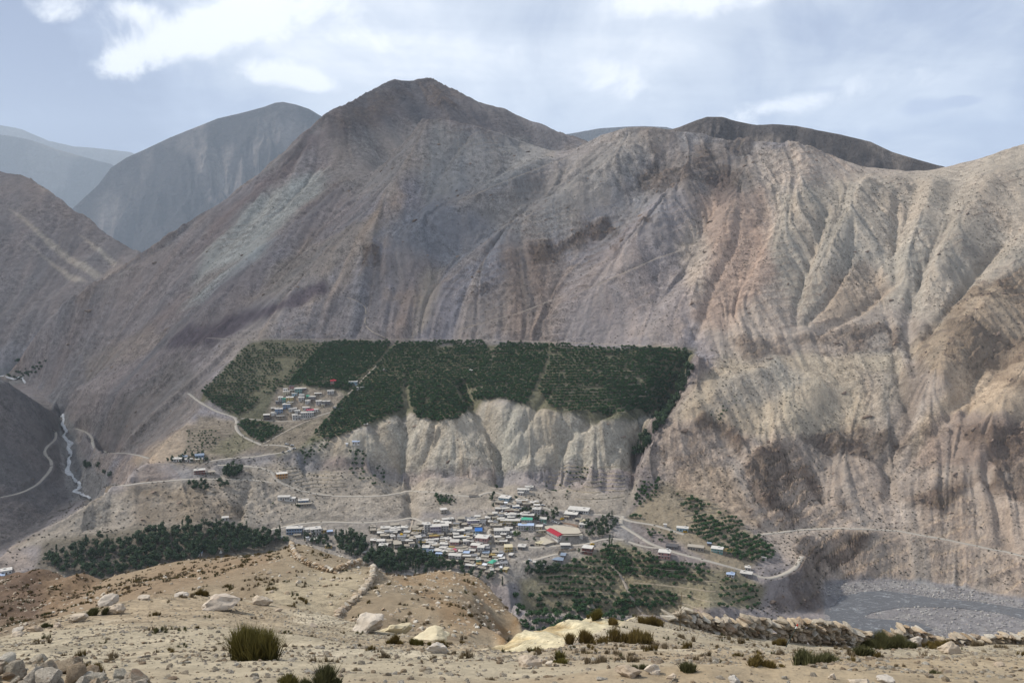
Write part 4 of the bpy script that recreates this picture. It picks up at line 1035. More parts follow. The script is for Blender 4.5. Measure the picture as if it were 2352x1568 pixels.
def ribbon(name, P, w, lift, mat, thick=0.7, jitter=0.25, seed=0, kind='structure'):
    d = np.gradient(P[:, :2], axis=0); d /= np.linalg.norm(d, axis=1)[:, None] + 1e-9
    nrm = np.stack([-d[:, 1], d[:, 0]], 1)
    rr_ = np.random.default_rng(seed)
    wl_ = smooth_line(rr_.random((len(P), 2)) - 0.5, 2) * 2 * jitter
    hw = np.broadcast_to(np.asarray(w, float) / 2, (len(P),))
    a = P[:, :2] + nrm * (hw * (1 + wl_[:, 0]))[:, None]; b = P[:, :2] - nrm * (hw * (1 + wl_[:, 1]))[:, None]
    z = P[:, 2] + lift
    rows = np.stack([np.c_[a, z - thick], np.c_[a, z], np.c_[(a + b) / 2, z + 0.03], np.c_[b, z], np.c_[b, z - thick]], 1)
    n = len(P); i = np.arange(n * 5).reshape(n, 5)
    Q = np.stack([i[:-1, :-1], i[1:, :-1], i[1:, 1:], i[:-1, 1:]], -1).reshape(-1, 4)
    me = mesh_from(name, rows.reshape(-1, 3), Q, False); me.materials.append(mat)
    o = link(bpy.data.objects.new(name, me)); o['kind'] = kind
    return o
def flat_poly(name, Q, z, mat, thick=0.5):
    bm = bmesh.new()
    top = [bm.verts.new((x, y, z)) for x, y in Q]; bot = [bm.verts.new((x, y, z - thick)) for x, y in Q]
    f = bm.faces.new(top); n = len(top)
    for k in range(n): bm.faces.new((top[k], bot[k], bot[(k + 1) % n], top[(k + 1) % n]))
    bmesh.ops.triangulate(bm, faces=[f])
    bmesh.ops.recalc_face_normals(bm, faces=bm.faces[:])
    me = bpy.data.meshes.new(name); bm.to_mesh(me); bm.free(); me.materials.append(mat)
    o = link(bpy.data.objects.new(name, me)); o['kind'] = 'structure'; return o
def scatter(name, pts, scale, rot, idx, sources, label, kind='stuff'):
    """many small natural pieces as one object: points that carry a copy of one of the source meshes"""
    me = bpy.data.meshes.new(name)
    n = len(pts)
    me.vertices.add(n); me.vertices.foreach_set('co', np.asarray(pts, np.float32).ravel())
    def fa(nm, typ, arr, key):
        a = me.attributes.new(nm, typ, 'POINT'); a.data.foreach_set(key, np.asarray(arr).ravel())
    fa('sc', 'FLOAT_VECTOR', np.asarray(scale, np.float32), 'vector'); fa('rot', 'FLOAT_VECTOR', np.asarray(rot, np.float32), 'vector')
    fa('vi', 'INT', np.asarray(idx, np.int32), 'value')
    o = link(bpy.data.objects.new(name, me))
    src = bpy.data.collections.new(name + '_kinds')
    for s in sources: src.objects.link(bpy.data.objects.new(name + '_kind', s))
    ng = bpy.data.node_groups.new(name, 'GeometryNodeTree')
    ng.interface.new_socket('Geometry', in_out='INPUT', socket_type='NodeSocketGeometry')
    ng.interface.new_socket('Geometry', in_out='OUTPUT', socket_type='NodeSocketGeometry')
    gi = ng.nodes.new('NodeGroupInput'); go = ng.nodes.new('NodeGroupOutput')
    ip = ng.nodes.new('GeometryNodeInstanceOnPoints')
    ci = ng.nodes.new('GeometryNodeCollectionInfo'); ci.inputs['Collection'].default_value = src
    ci.inputs['Separate Children'].default_value = True; ci.inputs['Reset Children'].default_value = True
    def na(nm, dt):
        a = ng.nodes.new('GeometryNodeInputNamedAttribute'); a.data_type = dt; a.inputs['Name'].default_value = nm; return a.outputs['Attribute']
    ng.links.new(gi.outputs[0], ip.inputs['Points']); ng.links.new(ci.outputs[0], ip.inputs['Instance'])
    ip.inputs['Pick Instance'].default_value = True
    ng.links.new(na('vi', 'INT'), ip.inputs['Instance Index']); ng.links.new(na('sc', 'FLOAT_VECTOR'), ip.inputs['Scale'])
    e2r = ng.nodes.new('FunctionNodeEulerToRotation'); ng.links.new(na('rot', 'FLOAT_VECTOR'), e2r.inputs[0]); ng.links.new(e2r.outputs[0], ip.inputs['Rotation'])
    ng.links.new(ip.outputs[0], go.inputs[0])
    md = o.modifiers.new('scatter', 'NODES'); md.node_group = ng
    tag(o, label, None, None, kind)
    return o

# ------------------------------------------------------------------ roads, paths, fields, water
M_road = simple_mat('dusty_road', C(190, 182, 170), 0.95, 0.10, 0.5, 0.05)
M_path = simple_mat('trodden_path', C(180, 168, 154), 0.95, 0.10, 0.6, 0.05)
M_field = simple_mat('packed_earth', C(206, 196, 178), 0.95, 0.08, 0.15, 0.03)
for k, (kind, w_, P) in enumerate(ROADW):
    ribbon(kind, P, w_, 0.16, M_road if kind == 'road' else M_path, 0.8, 0.30, k)
for nm, Q, zc in FIELDS: flat_poly(nm, Q, zc + 0.12, M_field)
def water_mat(name, base, foam, fs, amount, rough=0.25):
    m, nt, b = new_mat(name)
    p = pos(nt)
    mp = N(nt, 'ShaderNodeMapping'); nt.links.new(p, mp.inputs[0]); mp.inputs['Rotation'].default_value = (0, 0, 0.35); mp.inputs['Scale'].default_value = (0.5, 1.0, 1)
    n1 = noise_node(nt, mp.outputs[0], fs, 6, 0.65, 1.2)
    c = mix_col(nt, maprange(nt, n1, amount, amount + 0.18), base, foam)
    nt.links.new(c, b.inputs['Base Color']); b.inputs['Roughness'].default_value = rough
    b.inputs['Specular IOR Level'].default_value = 0.5 if rough < 0.5 else 0.15
    n2 = noise_node(nt, mp.outputs[0], fs * 2.5, 5, 0.6, 0.8)
    bump(nt, b, math_node(nt, 'ADD', n1, n2), 0.9, 0.9)
    return m
M_river = water_mat('silty_river_water', C(112, 114, 118), C(176, 180, 184), 0.22, 0.52)
M_stream = water_mat('white_stream_water', C(190, 192, 194), C(250, 250, 250), 0.5, 0.36, 0.9)
wp = [(2840 + x / 1.823, 1700 + y / 1.823) for x, y in [(470, 1010), (580, 972), (700, 945), (850, 936), (1000, 950), (1200, 985), (1500, 1010), (1822, 1062), (2200, 1130), (2200, 1230), (1822, 1132), (1650, 1088), (1400, 1055), (1200, 1047), (1000, 1047), (900, 1062), (780, 1085), (720, 1120), (1100, 1150), (1200, 1200), (900, 1260), (700, 1250), (450, 1220)]]
wp = [(a * 0.6125, b * 0.6125) for a, b in wp]
t_, te_ = ray([a for a, b in wp], [b for a, b in wp]); r_ = (RIV + 0.35) / te_
flat_poly('river', np.stack([r_ * np.sin(t_), r_ * np.cos(t_)], 1), RIV + 0.35, M_river, 0.6)
stream_pts = cv('L', [(505, 0), (470, 30), (490, 70), (460, 105), (475, 145), (520, 175), (560, 205), (545, 235), (500, 255), (590, 285), (625, 306)])
stream_pts = cv('K', [(430, 1275), (445, 1300), (430, 1340), (470, 1375), (430, 1410), (445, 1435), (490, 1460), (460, 1490), (500, 1540)]) + stream_pts[1:]
P = resample(world_line(FAR, stream_pts, 4, 2), 3.0)
P[:, 2] = FAR.height(P[:, 0], P[:, 1])
flatten(FAR, P, 3, 4, 0.3)
ws_ = 5.0 + 3.5 * vnoise(P[:, 0], P[:, 1], 18, 3)
ribbon('stream', P, ws_, 0.5, M_stream, 1.2, 0.5, 77)
# farther reach of the side river
P = resample(world_line(FAR, [(-20, 868), (10, 862), (35, 872), (48, 862), (60, 880)], 3, 3), 4.0)
ribbon('stream', P, 4.5, 0.8, M_stream, 2.0, 0.4, 78)
# walls around the level grounds and along the roads
M_stonewall = simple_mat('rubble_masonry', C(160, 146, 130), 0.95, 0.25, 0.9, 0.1)
M_redwall = simple_mat('brown_rubble_masonry', C(150, 126, 108), 0.95, 0.25, 0.9, 0.1)
def wall_line(pts, h, label, mat=None, thick=0.6, on=None, below=2.5):
    P = resample(world_line(FAR, pts, 4, 3), 2.0)
    if on is not None: P[:, 2] = on
    d = np.gradient(P[:, :2], axis=0); d /= np.linalg.norm(d, axis=1)[:, None] + 1e-9
    nn = np.stack([-d[:, 1], d[:, 0]], 1) * thick / 2
    rr_ = np.random.default_rng(len(label))
    top = P[:, 2] + h + (rr_.random(len(P)) - 0.5) * 0.15
    rows = np.stack([np.c_[P[:, :2] + nn, P[:, 2] - below], np.c_[P[:, :2] + nn, top], np.c_[P[:, :2] - nn, top], np.c_[P[:, :2] - nn, P[:, 2] - below]], 1)
    n = len(P); i = np.arange(n * 4).reshape(n, 4)
    Q = np.stack([i[:-1, :-1], i[1:, :-1], i[1:, 1:], i[:-1, 1:]], -1).reshape(-1, 4)
    Q = np.concatenate([Q, [[0, 1, 2, 3], [n * 4 - 1, n * 4 - 2, n * 4 - 3, n * 4 - 4]]])
    me = mesh_from('retaining_wall', rows.reshape(-1, 3), Q, False); me.materials.append(mat or M_stonewall)
    o = link(bpy.data.objects.new('retaining_wall', me))
    return tag(o, label, 'wall', 'retaining walls in the town')
fz = FIELDS[0][2]
wall_line(cv('E', [(975, 752), (1200, 748), (1448, 742)]), 1.0, 'straight grey retaining wall along the lower edge of the sports field', None, 0.7, fz, 3.5)
wall_line(cv('E', [(930, 470), (1050, 480), (1200, 510), (1340, 575)]), 2.6, 'curved brown retaining wall behind the sports field', M_redwall, 0.8, fz, 1)
wall_line(cv('E', [(560, 950), (760, 920), (960, 890)]), 0.9, 'stone wall along the road below the school yard')
wall_line(cv('E', [(900, 1180), (900, 1095), (1100, 1090), (1290, 1070)]), 2.0, 'pale retaining wall below the grey block on the lane')
wall_line(cv('E', [(380, 770), (600, 715), (650, 705)]), 0.9, 'low wall between school yard and cream shed')
wall_line(cv('B', [(1400, 420), (1700, 400), (2000, 360)]), 1.5, 'stone terrace wall below the long lilac building')
wall_line(cv('H', [(900, 505), (1060, 520), (1260, 525)]), 0.6, 'short pale road parapet above the bare slope')
# ------------------------------------------------------------------ houses
WALLC = {'W': ('white', (226, 222, 216)), 'C': ('cream', (222, 208, 176)), 'T': ('mud-plastered', (164, 154, 140)), 'G': ('grey concrete', (138, 134, 134)), 'B': ('blue', (132, 156, 186)),
         'LB': ('pale blue', (168, 200, 214)), 'GR': ('green', (120, 170, 150)), 'TL': ('turquoise', (128, 172, 166)), 'P': ('pink', (196, 148, 142)), 'Y': ('yellow', (214, 186, 110)),
         'R': ('brown-red', (136, 84, 72)), 'OR': ('orange', (208, 148, 70)), 'LI': ('lilac', (176, 164, 186)), 'DK': ('dark brown', (96, 78, 74))}
ROOFC = {'w': ('whitish', (222, 217, 209)), 'm': ('mud', (180, 171, 157)), 'g': ('grey', (150, 150, 152)), 'bl': ('bright blue', (64, 120, 196)), 'gr': ('green', (88, 180, 150)), 'rd': ('red', (188, 62, 76)),
         'pk': ('rose red', (226, 84, 116)), 'lb': ('pale blue metal', (188, 206, 234)), 'oc': ('ochre', (178, 156, 104)), 'cr': ('cream', (222, 210, 178)), 'sg': ('grey-blue metal', (154, 168, 186)), 'dk': ('dark', (104, 102, 104)), 'ww': ('bright white metal', (246, 248, 252))}
M_wall = {k: simple_mat('wall_' + v[0].replace(' ', '_').replace('-', '_'), C(*v[1]), 0.9, 0.10, 0.7, 0, 0.10, np.array(C(*v[1])) * 0.72) for k, v in WALLC.items()}
M_roof = {k: simple_mat('roof_' + v[0].replace(' ', '_').replace('-', '_'), C(*v[1]), 0.85 if k not in ('bl', 'lb', 'ww', 'sg') else 0.45, 0.10, 0.5, 0, 0.12, np.array(C(*v[1])) * 0.78) for k, v in ROOFC.items()}
M_pane = simple_mat('window_glass', (0.02, 0.022, 0.028), 0.2, 0.3, 3)
M_frame = simple_mat('window_frame', C(200, 196, 188), 0.8, 0.1, 3)
M_door = simple_mat('door_boards', C(110, 82, 62), 0.8, 0.2, 3)
def _win():
    b = MB(); b.box(-0.62, 0.62, -0.10, 0.02, -0.06, 1.36, 1); b.box(-0.52, 0.52, -0.13, -0.06, 0.04, 1.26, 0)
    return b.mesh('window', [M_pane, M_frame])
ME_win = _win()
def _door():
    b = MB(); b.box(-0.55, 0.55, -0.10, 0.02, 0.0, 2.15, 1); b.box(-0.46, 0.46, -0.13, -0.06, 0.02, 2.06, 0); return b.mesh('door', [M_door, M_frame])
ME_door = _door()
def place(me, name, loc, rz, parent, scale=(1, 1, 1)):
    o = bpy.data.objects.new(name, me); o.location = loc; o.rotation_euler = (0, 0, rz); o.scale = scale; return link(o, parent)
HOUSES = []
hrng = random.Random(4)
def house(zone, x, y, w, h, dep=7.0, yaw=0, roof='w', wall='W', lab=None, style='flat', extra=None, wm=None, hm=None):
    (u, v), = cv(zone, [(x, y)])
    sc = {'A': 7.84, 'B': 7.84, 'C': 7.84, 'D': 7.84, 'E': 5.8725, 'G': 7.35, 'H': 5.2275, 'I': 3.36, 'S': 1.0, 'L': 1.823, 'M': 1.8234, 'K': 1.8234}[zone]
    p = FAR.hit([u], [v])[0]
    d = p[1] * CP - p[2] * SP
    k = d / F * 0.6125 / sc
    W_ = wm or w * k * 0.94; H_ = max(2.4, hm or h * k * 1.06)
    D_ = dep * (0.86 if wm is None else 1.0)
    st_ = 1 if H_ < 4.0 else max(2, int(round(H_ / 2.9)))
    az = math.atan2(p[0], p[1])
    rz = math.radians(yaw) - az
    root = empty('house', (p[0], p[1], p[2]), rz)
    b = MB(); b.box(-W_ / 2, W_ / 2, 0, D_, -2.2, H_); b.obj('wall', M_wall[wall], root)
    b = MB(); oh = 0.45
    if style == 'flat':
        b.box(-W_ / 2 - oh, W_ / 2 + oh, -oh - 0.25, D_ + oh, H_ + 0.002, H_ + 0.32)
        if hrng.random() < 0.45:                                    # parapet or roof store
            q = hrng.uniform(-0.3, 0.3) * W_; b.box(q - 0.9, q + 0.9, D_ * 0.55, D_ * 0.55 + 1.8, H_ + 0.32, H_ + 1.25)
    elif style == 'gable':
        rh = D_ * 0.22
        b.add([(-W_ / 2 - oh, -oh, H_), (W_ / 2 + oh, -oh, H_), (W_ / 2 + oh, D_ + oh, H_), (-W_ / 2 - oh, D_ + oh, H_), (-W_ / 2 - oh, D_ / 2, H_ + rh), (W_ / 2 + oh, D_ / 2, H_ + rh)],
              [(0, 1, 5, 4), (2, 3, 4, 5), (0, 4, 3), (1, 2, 5), (0, 3, 2, 1)])
    elif style == 'hip':
        rh = min(W_, D_) * 0.24; a_ = min(W_, D_) * 0.3
        b.add([(-W_ / 2 - oh, -oh, H_), (W_ / 2 + oh, -oh, H_), (W_ / 2 + oh, D_ + oh, H_), (-W_ / 2 - oh, D_ + oh, H_), (-W_ / 2 + a_, D_ / 2, H_ + rh), (W_ / 2 - a_, D_ / 2, H_ + rh)],
              [(0, 1, 5, 4), (2, 3, 4, 5), (3, 0, 4), (1, 2, 5), (0, 3, 2, 1)])
    elif style == 'lean':
        b.add([(-W_ / 2 - oh, -oh - .3, H_), (W_ / 2 + oh, -oh - .3, H_), (W_ / 2 + oh, D_ + oh, H_ + 0.9), (-W_ / 2 - oh, D_ + oh, H_ + 0.9),
               (-W_ / 2 - oh, -oh - .3, H_ + .25), (W_ / 2 + oh, -oh - .3, H_ + .25), (W_ / 2 + oh, D_ + oh, H_ + 1.15), (-W_ / 2 - oh, D_ + oh, H_ + 1.15)],
              [(0, 3, 2, 1), (4, 5, 6, 7), (0, 1, 5, 4), (1, 2, 6, 5), (2, 3, 7, 6), (3, 0, 4, 7)])
    b.obj('roof', M_roof[roof], root)
    sh = H_ / st_
    for s in range(1, st_):
        b = MB(); b.box(-W_ / 2 - 0.35, W_ / 2 + 0.35, -0.7, 0.05, s * sh - 0.1, s * sh + 0.1); b.obj('balcony_slab', M_wall['W' if wall != 'W' else 'G'], root)
    if W_ > 3.2:
        n = max(1, min(9, int(W_ / 2.3)))
        ws = min(1.35, sh / 2.6)
        for s in range(st_):
            for i in range(n):
                xx = (i + 0.5) / n * W_ - W_ / 2
                if s == 0 and i == n // 2:
                    place(ME_door, 'door', (xx, 0, 0.02), 0, root, (1, 1, min(1, sh / 2.6)))
                elif hrng.random() < 0.93:
                    place(ME_win, 'window', (xx, 0, s * sh + sh * 0.30), 0, root, (ws, 1, min(1.0, sh / 2.9)))
        if abs(yaw) >= 7 and D_ > 5:
            sx = 1 if yaw > 0 else -1
            sx = -1 if yaw > 0 else 1
            for s in range(st_):
                for i in range(2):
                    yy = (i + 0.5) / 2 * D_
                    place(ME_win, 'window', (sx * W_ / 2, yy, s * sh + sh * 0.30), sx * math.pi / 2, root, (1, 1, min(1.0, sh / 2.9)))
    HOUSES.append(dict(o=root, u=u, v=v, roof=roof, wall=wall, st=st_, W=W_, lab=lab, style=style, zone=zone))
    return root, W_, H_, D_
L_ = house
for a in [  # zone, x, y, w, h, depth, yaw, roof, wall
    ('A', 310, 495, 140, 45, 4, 0, 'm', 'T'), ('A', 665, 545, 280, 75, 7, -3, 'w', 'T'), ('A', 960, 440, 250, 60, 6, 9, 'm', 'T'), ('A', 965, 545, 290, 70, 6, 6, 'w', 'G'),
    ('A', 500, 600, 150, 60, 6, -4, 'm', 'T'), ('A', 680, 632, 230, 75, 6, -3, 'm', 'T'), ('A', 960, 622, 310, 85, 6, 7, 'w', 'G'),
    ('A', 650, 800, 260, 110, 7, -3, 'm', 'T'), ('A', 900, 800, 140, 90, 7, 18, 'w', 'W'), ('A', 300, 900, 160, 65, 6, -8, 'w', 'T'), ('A', 530, 965, 240, 115, 7, -4, 'w', 'W'),
    ('A', 760, 922, 220, 75, 6, -3, 'm', 'W'), ('A', 600, 1112, 260, 130, 7, -9, 'w', 'W'), ('A', 760, 990, 150, 75, 6, 0, 'm', 'T'), ('A', 640, 1290, 170, 140, 6, 22, 'w', 'W'),
    ('A', 1040, 1070, 230, 130, 7, 9, 'm', 'T'), ('A', 1040, 945, 240, 70, 6, 7, 'm', 'T'), ('A', 50, 1160, 130, 65, 5, 14, 'm', 'T'), ('A', 60, 1255, 130, 65, 5, 0, 'w', 'G'),
    ('A', 1520, 742, 220, 100, 6, -12, 'm', 'T'), ('A', 1470, 885, 220, 110, 7, -9, 'm', 'T'), ('A', 1650, 892, 160, 150, 7, 7, 'w', 'W'), ('A', 1830, 912, 170, 75, 7, -8, 'w', 'W'), ('A', 1760, 955, 240, 65, 6, -9, 'oc', 'T'),
    ('A', 1820, 1172, 270, 130, 8, -11, 'w', 'LB'), ('A', 1940, 1292, 230, 130, 7, -13, 'sg', 'TL'), ('A', 1560, 1192, 120, 70, 5, -9, 'm', 'T'),
    ('B', 610, 392, 170, 110, 6, 3, 'w', 'DK'), ('B', 840, 372, 250, 75, 6, 5, 'w', 'G'), ('B', 1080, 642, 180, 110, 8, -14, 'w', 'W'), ('B', 1310, 642, 260, 95, 7, 2, 'w', 'G'),
    ('B', 1540, 592, 220, 95, 7, 3, 'w', 'W'), ('B', 980, 722, 150, 75, 6, -5, 'm', 'T'), ('B', 790, 852, 170, 75, 6, -6, 'w', 'W'), ('B', 460, 892, 150, 75, 7, -9, 'w', 'W'), ('B', 610, 882, 110, 85, 6, 0, 'w', 'W'),
    ('B', 820, 925, 240, 75, 6, -6, 'm', 'T'), ('B', 810, 1032, 240, 95, 8, -12, 'w', 'W'), ('B', 590, 1062, 210, 85, 8, 13, 'm', 'C'), ('B', 400, 965, 220, 75, 7, -10, 'w', 'T'),
    ('B', 1780, 765, 230, 70, 8, -3, 'w', 'W'), ('B', 1480, 955, 190, 105, 7, 5, 'w', 'W'), ('B', 1640, 935, 110, 80, 6, 3, 'w', 'T'), ('B', 1730, 1112, 270, 135, 8, -13, 'w', 'P'), ('B', 1900, 1205, 200, 165, 8, -9, 'w', 'W'),
    ('B', 2080, 1172, 170, 115, 7, -5, 'g', 'G'), ('B', 2050, 1292, 200, 95, 6, -5, 'sg', 'W'), ('B', 1460, 1105, 150, 75, 10, 30, 'm', 'T'), ('B', 780, 1125, 210, 75, 8, -11, 'w', 'G'), ('B', 930, 1155, 190, 70, 7, -11, 'w', 'T'),
    ('B', 1050, 1095, 170, 70, 5, -6, 'oc', 'T'), ('B', 1310, 1262, 130, 110, 7, -5, 'w', 'W'), ('B', 1620, 1205, 240, 75, 9, -11, 'w', 'T'),
    ('B', 620, 1212, 240, 80, 8, -12, 'w', 'T'), ('B', 830, 1232, 190, 75, 8, -9, 'w', 'T'), ('B', 690, 1295, 240, 75, 7, -11, 'lb', 'LB'), ('B', 1060, 1405, 220, 135, 7, -11, 'w', 'W'), ('B', 1230, 1435, 170, 145, 8, -5, 'w', 'W'),
    ('B', 960, 1522, 150, 70, 7, 18, 'm', 'T'), ('B', 1070, 1505, 130, 70, 7, -13, 'm', 'T'), ('B', 1210, 1505, 120, 70, 6, 0, 'm', 'T'),
    ('D', 1000, 702, 150, 75, 7, -6, 'm', 'C'), ('D', 1240, 765, 220, 80, 7, -6, 'm', 'C'), ('D', 1480, 705, 220, 75, 6, 2, 'oc', 'R'), ('D', 820, 835, 330, 80, 7, -9, 'm', 'T'), ('D', 710, 895, 150, 75, 6, -8, 'm', 'T'),
    ('D', 850, 925, 130, 70, 6, -8, 'm', 'T'), ('D', 1060, 875, 130, 110, 7, 9, 'w', 'GR'), ('D', 1200, 835, 180, 75, 6, -5, 'm', 'T'), ('D', 1530, 875, 110, 80, 9, -18, 'w', 'T'), ('D', 1590, 965, 150, 75, 7, 9, 'w', 'G'),
    ('D', 790, 1015, 300, 75, 7, -12, 'w', 'G'), ('D', 1110, 1075, 170, 75, 7, -11, 'm', 'G'), ('D', 1190, 1095, 150, 70, 6, -5, 'm', 'T'), ('D', 1060, 965, 150, 70, 6, -8, 'oc', 'T'),
    ('D', 1440, 1155, 100, 80, 6, 0, 'w', 'TL'), ('D', 1310, 1195, 150, 70, 7, -13, 'm', 'T'), ('D', 1590, 1135, 140, 75, 8, -22, 'm', 'T'), ('D', 1510, 1215, 120, 70, 7, 18, 'm', 'C'), ('D', 1420, 1295, 180, 75, 9, -13, 'm', 'T'), ('D', 1460, 1355, 120, 70, 6, -5, 'm', 'G'),
    ('D', 1990, 705, 110, 75, 6, -18, 'w', 'G'), ('D', 1715, 1072, 60, 65, 4, 0, 'ww', 'W'), ('D', 1740, 805, 180, 70, 6, 5, 'w', 'T'),
    ('C', 1920, 122, 250, 75, 6, 2, 'w', 'W'), ('C', 1660, 285, 170, 75, 7, -13, 'w', 'W'), ('C', 1690, 220, 80, 65, 4, 0, 'w', 'G'), ('C', 1230, 592, 90, 80, 4, 0, 'ww', 'W'), ('C', 1960, 582, 220, 75, 6, -2, 'w', 'C'), ('C', 2130, 562, 110, 75, 6, -2, 'w', 'Y'),
    ('C', 1540, 712, 200, 95, 7, 11, 'w', 'B'), ('C', 1370, 802, 330, 75, 7, -2, 'm', 'R'), ('C', 1270, 942, 150, 85, 7, -5, 'w', 'W'), ('C', 1440, 955, 190, 105, 8, -3, 'w', 'W'),
    ('C', 910, 915, 150, 95, 6, 0, 'w', 'W'), ('C', 2140, 645, 180, 65, 5, 0, 'w', 'T'), ('C', 2010, 700, 90, 65, 5, -2, 'm', 'T'), ('C', 790, 1140, 120, 75, 5, 14, 'w', 'T'), ('C', 1590, 925, 110, 75, 6, 10, 'w', 'T'), ('C', 830, 1395, 90, 75, 5, 0, 'm', 'T'),
    ('E', 1340, 442, 140, 50, 9, -9, 'm', 'G'), ('E', 1450, 572, 180, 65, 8, -7, 'w', 'W'), ('E', 1405, 815, 70, 55, 4, 0, 'w', 'W'), ('E', 560, 455, 160, 65, 7, -4, 'w', 'GR'), ('E', 470, 602, 160, 52, 7, -7, 'w', 'C'), ('E', 520, 695, 220, 52, 7, 9, 'm', 'C'),
    ('E', 460, 968, 150, 50, 8, -22, 'cr', 'C'), ('E', 370, 1392, 60, 48, 4, -9, 'w', 'W'), ('E', 700, 1510, 250, 48, 7, -13, 'cr', 'C'), ('E', 1080, 385, 110, 48, 6, -8, 'm', 'T'), ('E', 460, 490, 80, 48, 5, 0, 'dk', 'G'),
    ('G', 760, 240, 130, 95, 7, 0, 'dk', 'P'), ('G', 590, 272, 120, 60, 6, 0, 'w', 'W'), ('G', 620, 372, 190, 85, 7, 0, 'w', 'C'), ('G', 1090, 255, 150, 60, 6, 3, 'w', 'G'), ('G', 840, 402, 150, 65, 7, -3, 'w', 'LB'), ('G', 1040, 442, 140, 70, 7, 0, 'w', 'W'),
    ('G', 1030, 542, 160, 95, 8, 0, 'w', 'W'), ('G', 460, 562, 130, 115, 7, 0, 'w', 'W'), ('G', 550, 592, 90, 110, 5, 0, 'gr', 'TL'), ('G', 710, 562, 200, 110, 8, -4, 'w', 'Y'), ('G', 410, 612, 180, 60, 6, -6, 'g', 'G'),
    ('G', 720, 635, 180, 60, 6, 0, 'w', 'C'), ('G', 620, 752, 210, 110, 8, -4, 'w', 'B'), ('G', 1330, 522, 190, 95, 7, 0, 'w', 'G'), ('G', 1210, 472, 80, 70, 5, 0, 'gr', 'TL'), ('G', 1210, 622, 140, 85, 7, 0, 'w', 'W'), ('G', 1510, 642, 160, 95, 7, 0, 'w', 'W'),
    ('G', 1720, 662, 210, 105, 7, -2, 'w', 'G'), ('G', 1840, 352, 190, 85, 8, 0, 'w', 'W'), ('G', 1490, 392, 200, 60, 6, 2, 'w', 'T'), ('G', 260, 800, 120, 60, 6, 0, 'w', 'T'), ('G', 270, 942, 150, 70, 7, -4, 'w', 'W'), ('G', 70, 1072, 170, 140, 8, -3, 'w', 'DK'),
    ('G', 460, 1012, 220, 60, 7, 0, 'w', 'T'), ('G', 760, 832, 160, 75, 7, -3, 'w', 'W'), ('G', 860, 802, 90, 62, 5, 0, 'w', 'W'), ('G', 1160, 792, 190, 70, 7, 0, 'w', 'W'), ('G', 920, 902, 140, 90, 7, 0, 'w', 'W'), ('G', 860, 1062, 150, 130, 8, 5, 'w', 'W'), ('G', 970, 1042, 90, 95, 6, 0, 'w', 'W'),
    ('G', 1440, 840, 110, 62, 6, 0, 'w', 'W'), ('G', 1630, 700, 90, 60, 5, 0, 'w', 'C'), ('G', 780, 300, 140, 60, 6, 0, 'w', 'T'),
    ('H', 330, 602, 240, 60, 7, -11, 'w', 'W'), ('H', 500, 622, 120, 55, 6, -5, 'w', 'W'), ('H', 730, 725, 300, 48, 6, -3, 'm', 'T'), ('H', 780, 1262, 120, 85, 7, 0, 'w', 'W'), ('H', 820, 1322, 130, 55, 6, -3, 'm', 'T'),
    ('H', 1120, 1242, 110, 55, 6, 5, 'm', 'Y'), ('H', 1240, 1265, 110, 50, 5, 3, 'lb', 'G'), ('H', 600, 1332, 140, 50, 5, -3, 'm', 'T'), ('H', 930, 1432, 190, 55, 7, 4, 'w', 'T'), ('H', 800, 1392, 60, 60, 4, 0, 'ww', 'W'), ('H', 1210, 1542, 140, 55, 6, -3, 'm', 'Y'), ('H', 280, 1382, 130, 50, 5, 0, 'w', 'T'),
    ('I', 1500, 602, 120, 42, 8, -8, 'oc', 'T'), ('I', 720, 257, 40, 34, 3, 0, 'w', 'W'), ('I', 1540, 884, 100, 32, 7, -5, 'lb', 'W'), ('I', 1735, 884, 150, 44, 8, -8, 'w', 'G'), ('I', 1760, 800, 70, 34, 5, 0, 'w', 'W'), ('I', 1965, 668, 60, 32, 5, -5, 'w', 'W'), ('I', 1275, 492, 50, 32, 4, 0, 'sg', 'G'),
    ('L', 1205, 56, 70, 18, 8, -10, 'w', 'W'), ('L', 1290, 58, 50, 18, 6, 0, 'w', 'W'), ('L', 1362, 58, 50, 18, 6, 0, 'w', 'C'), ('L', 1260, 40, 40, 18, 6, 0, 'sg', 'W'), ('L', 1440, 145, 60, 18, 6, 0, 'm', 'T'),
    ('L', 1540, 458, 45, 18, 6, 0, 'w', 'W'), ('L', 1362, 700, 40, 20, 6, -8, 'lb', 'W'), ('L', 45, 826, 70, 26, 8, 0, 'w', 'W'), ('L', 10, 862, 40, 26, 7, 0, 'lb', 'W'),
    ('M', 132, 1094, 55, 14, 6, 0, 'w', 'W'), ('M', 100, 1470, 50, 18, 7, 0, 'lb', 'W'), ('M', 833, 1026, 32, 12, 5, 0, 'cr', 'T'), ('M', 2090, 1119, 22, 12, 5, 0, 'w', 'W'), ('M', 885, 976, 22, 12, 5, 0, 'w', 'T'), ('M', 168, 1345, 26, 12, 5, 0, 'w', 'T'), ('M', 38, 1482, 14, 16, 3, 0, 'ww', 'W'),
    ('S', 1962, 1850, 46, 14, 6, -4, 'w', 'W'), ('S', 1665, 1925, 24, 14, 7, 10, 'w', 'T'), ('M', 295, 972, 24, 12, 5, 0, 'w', 'T'),
]: house(*a)
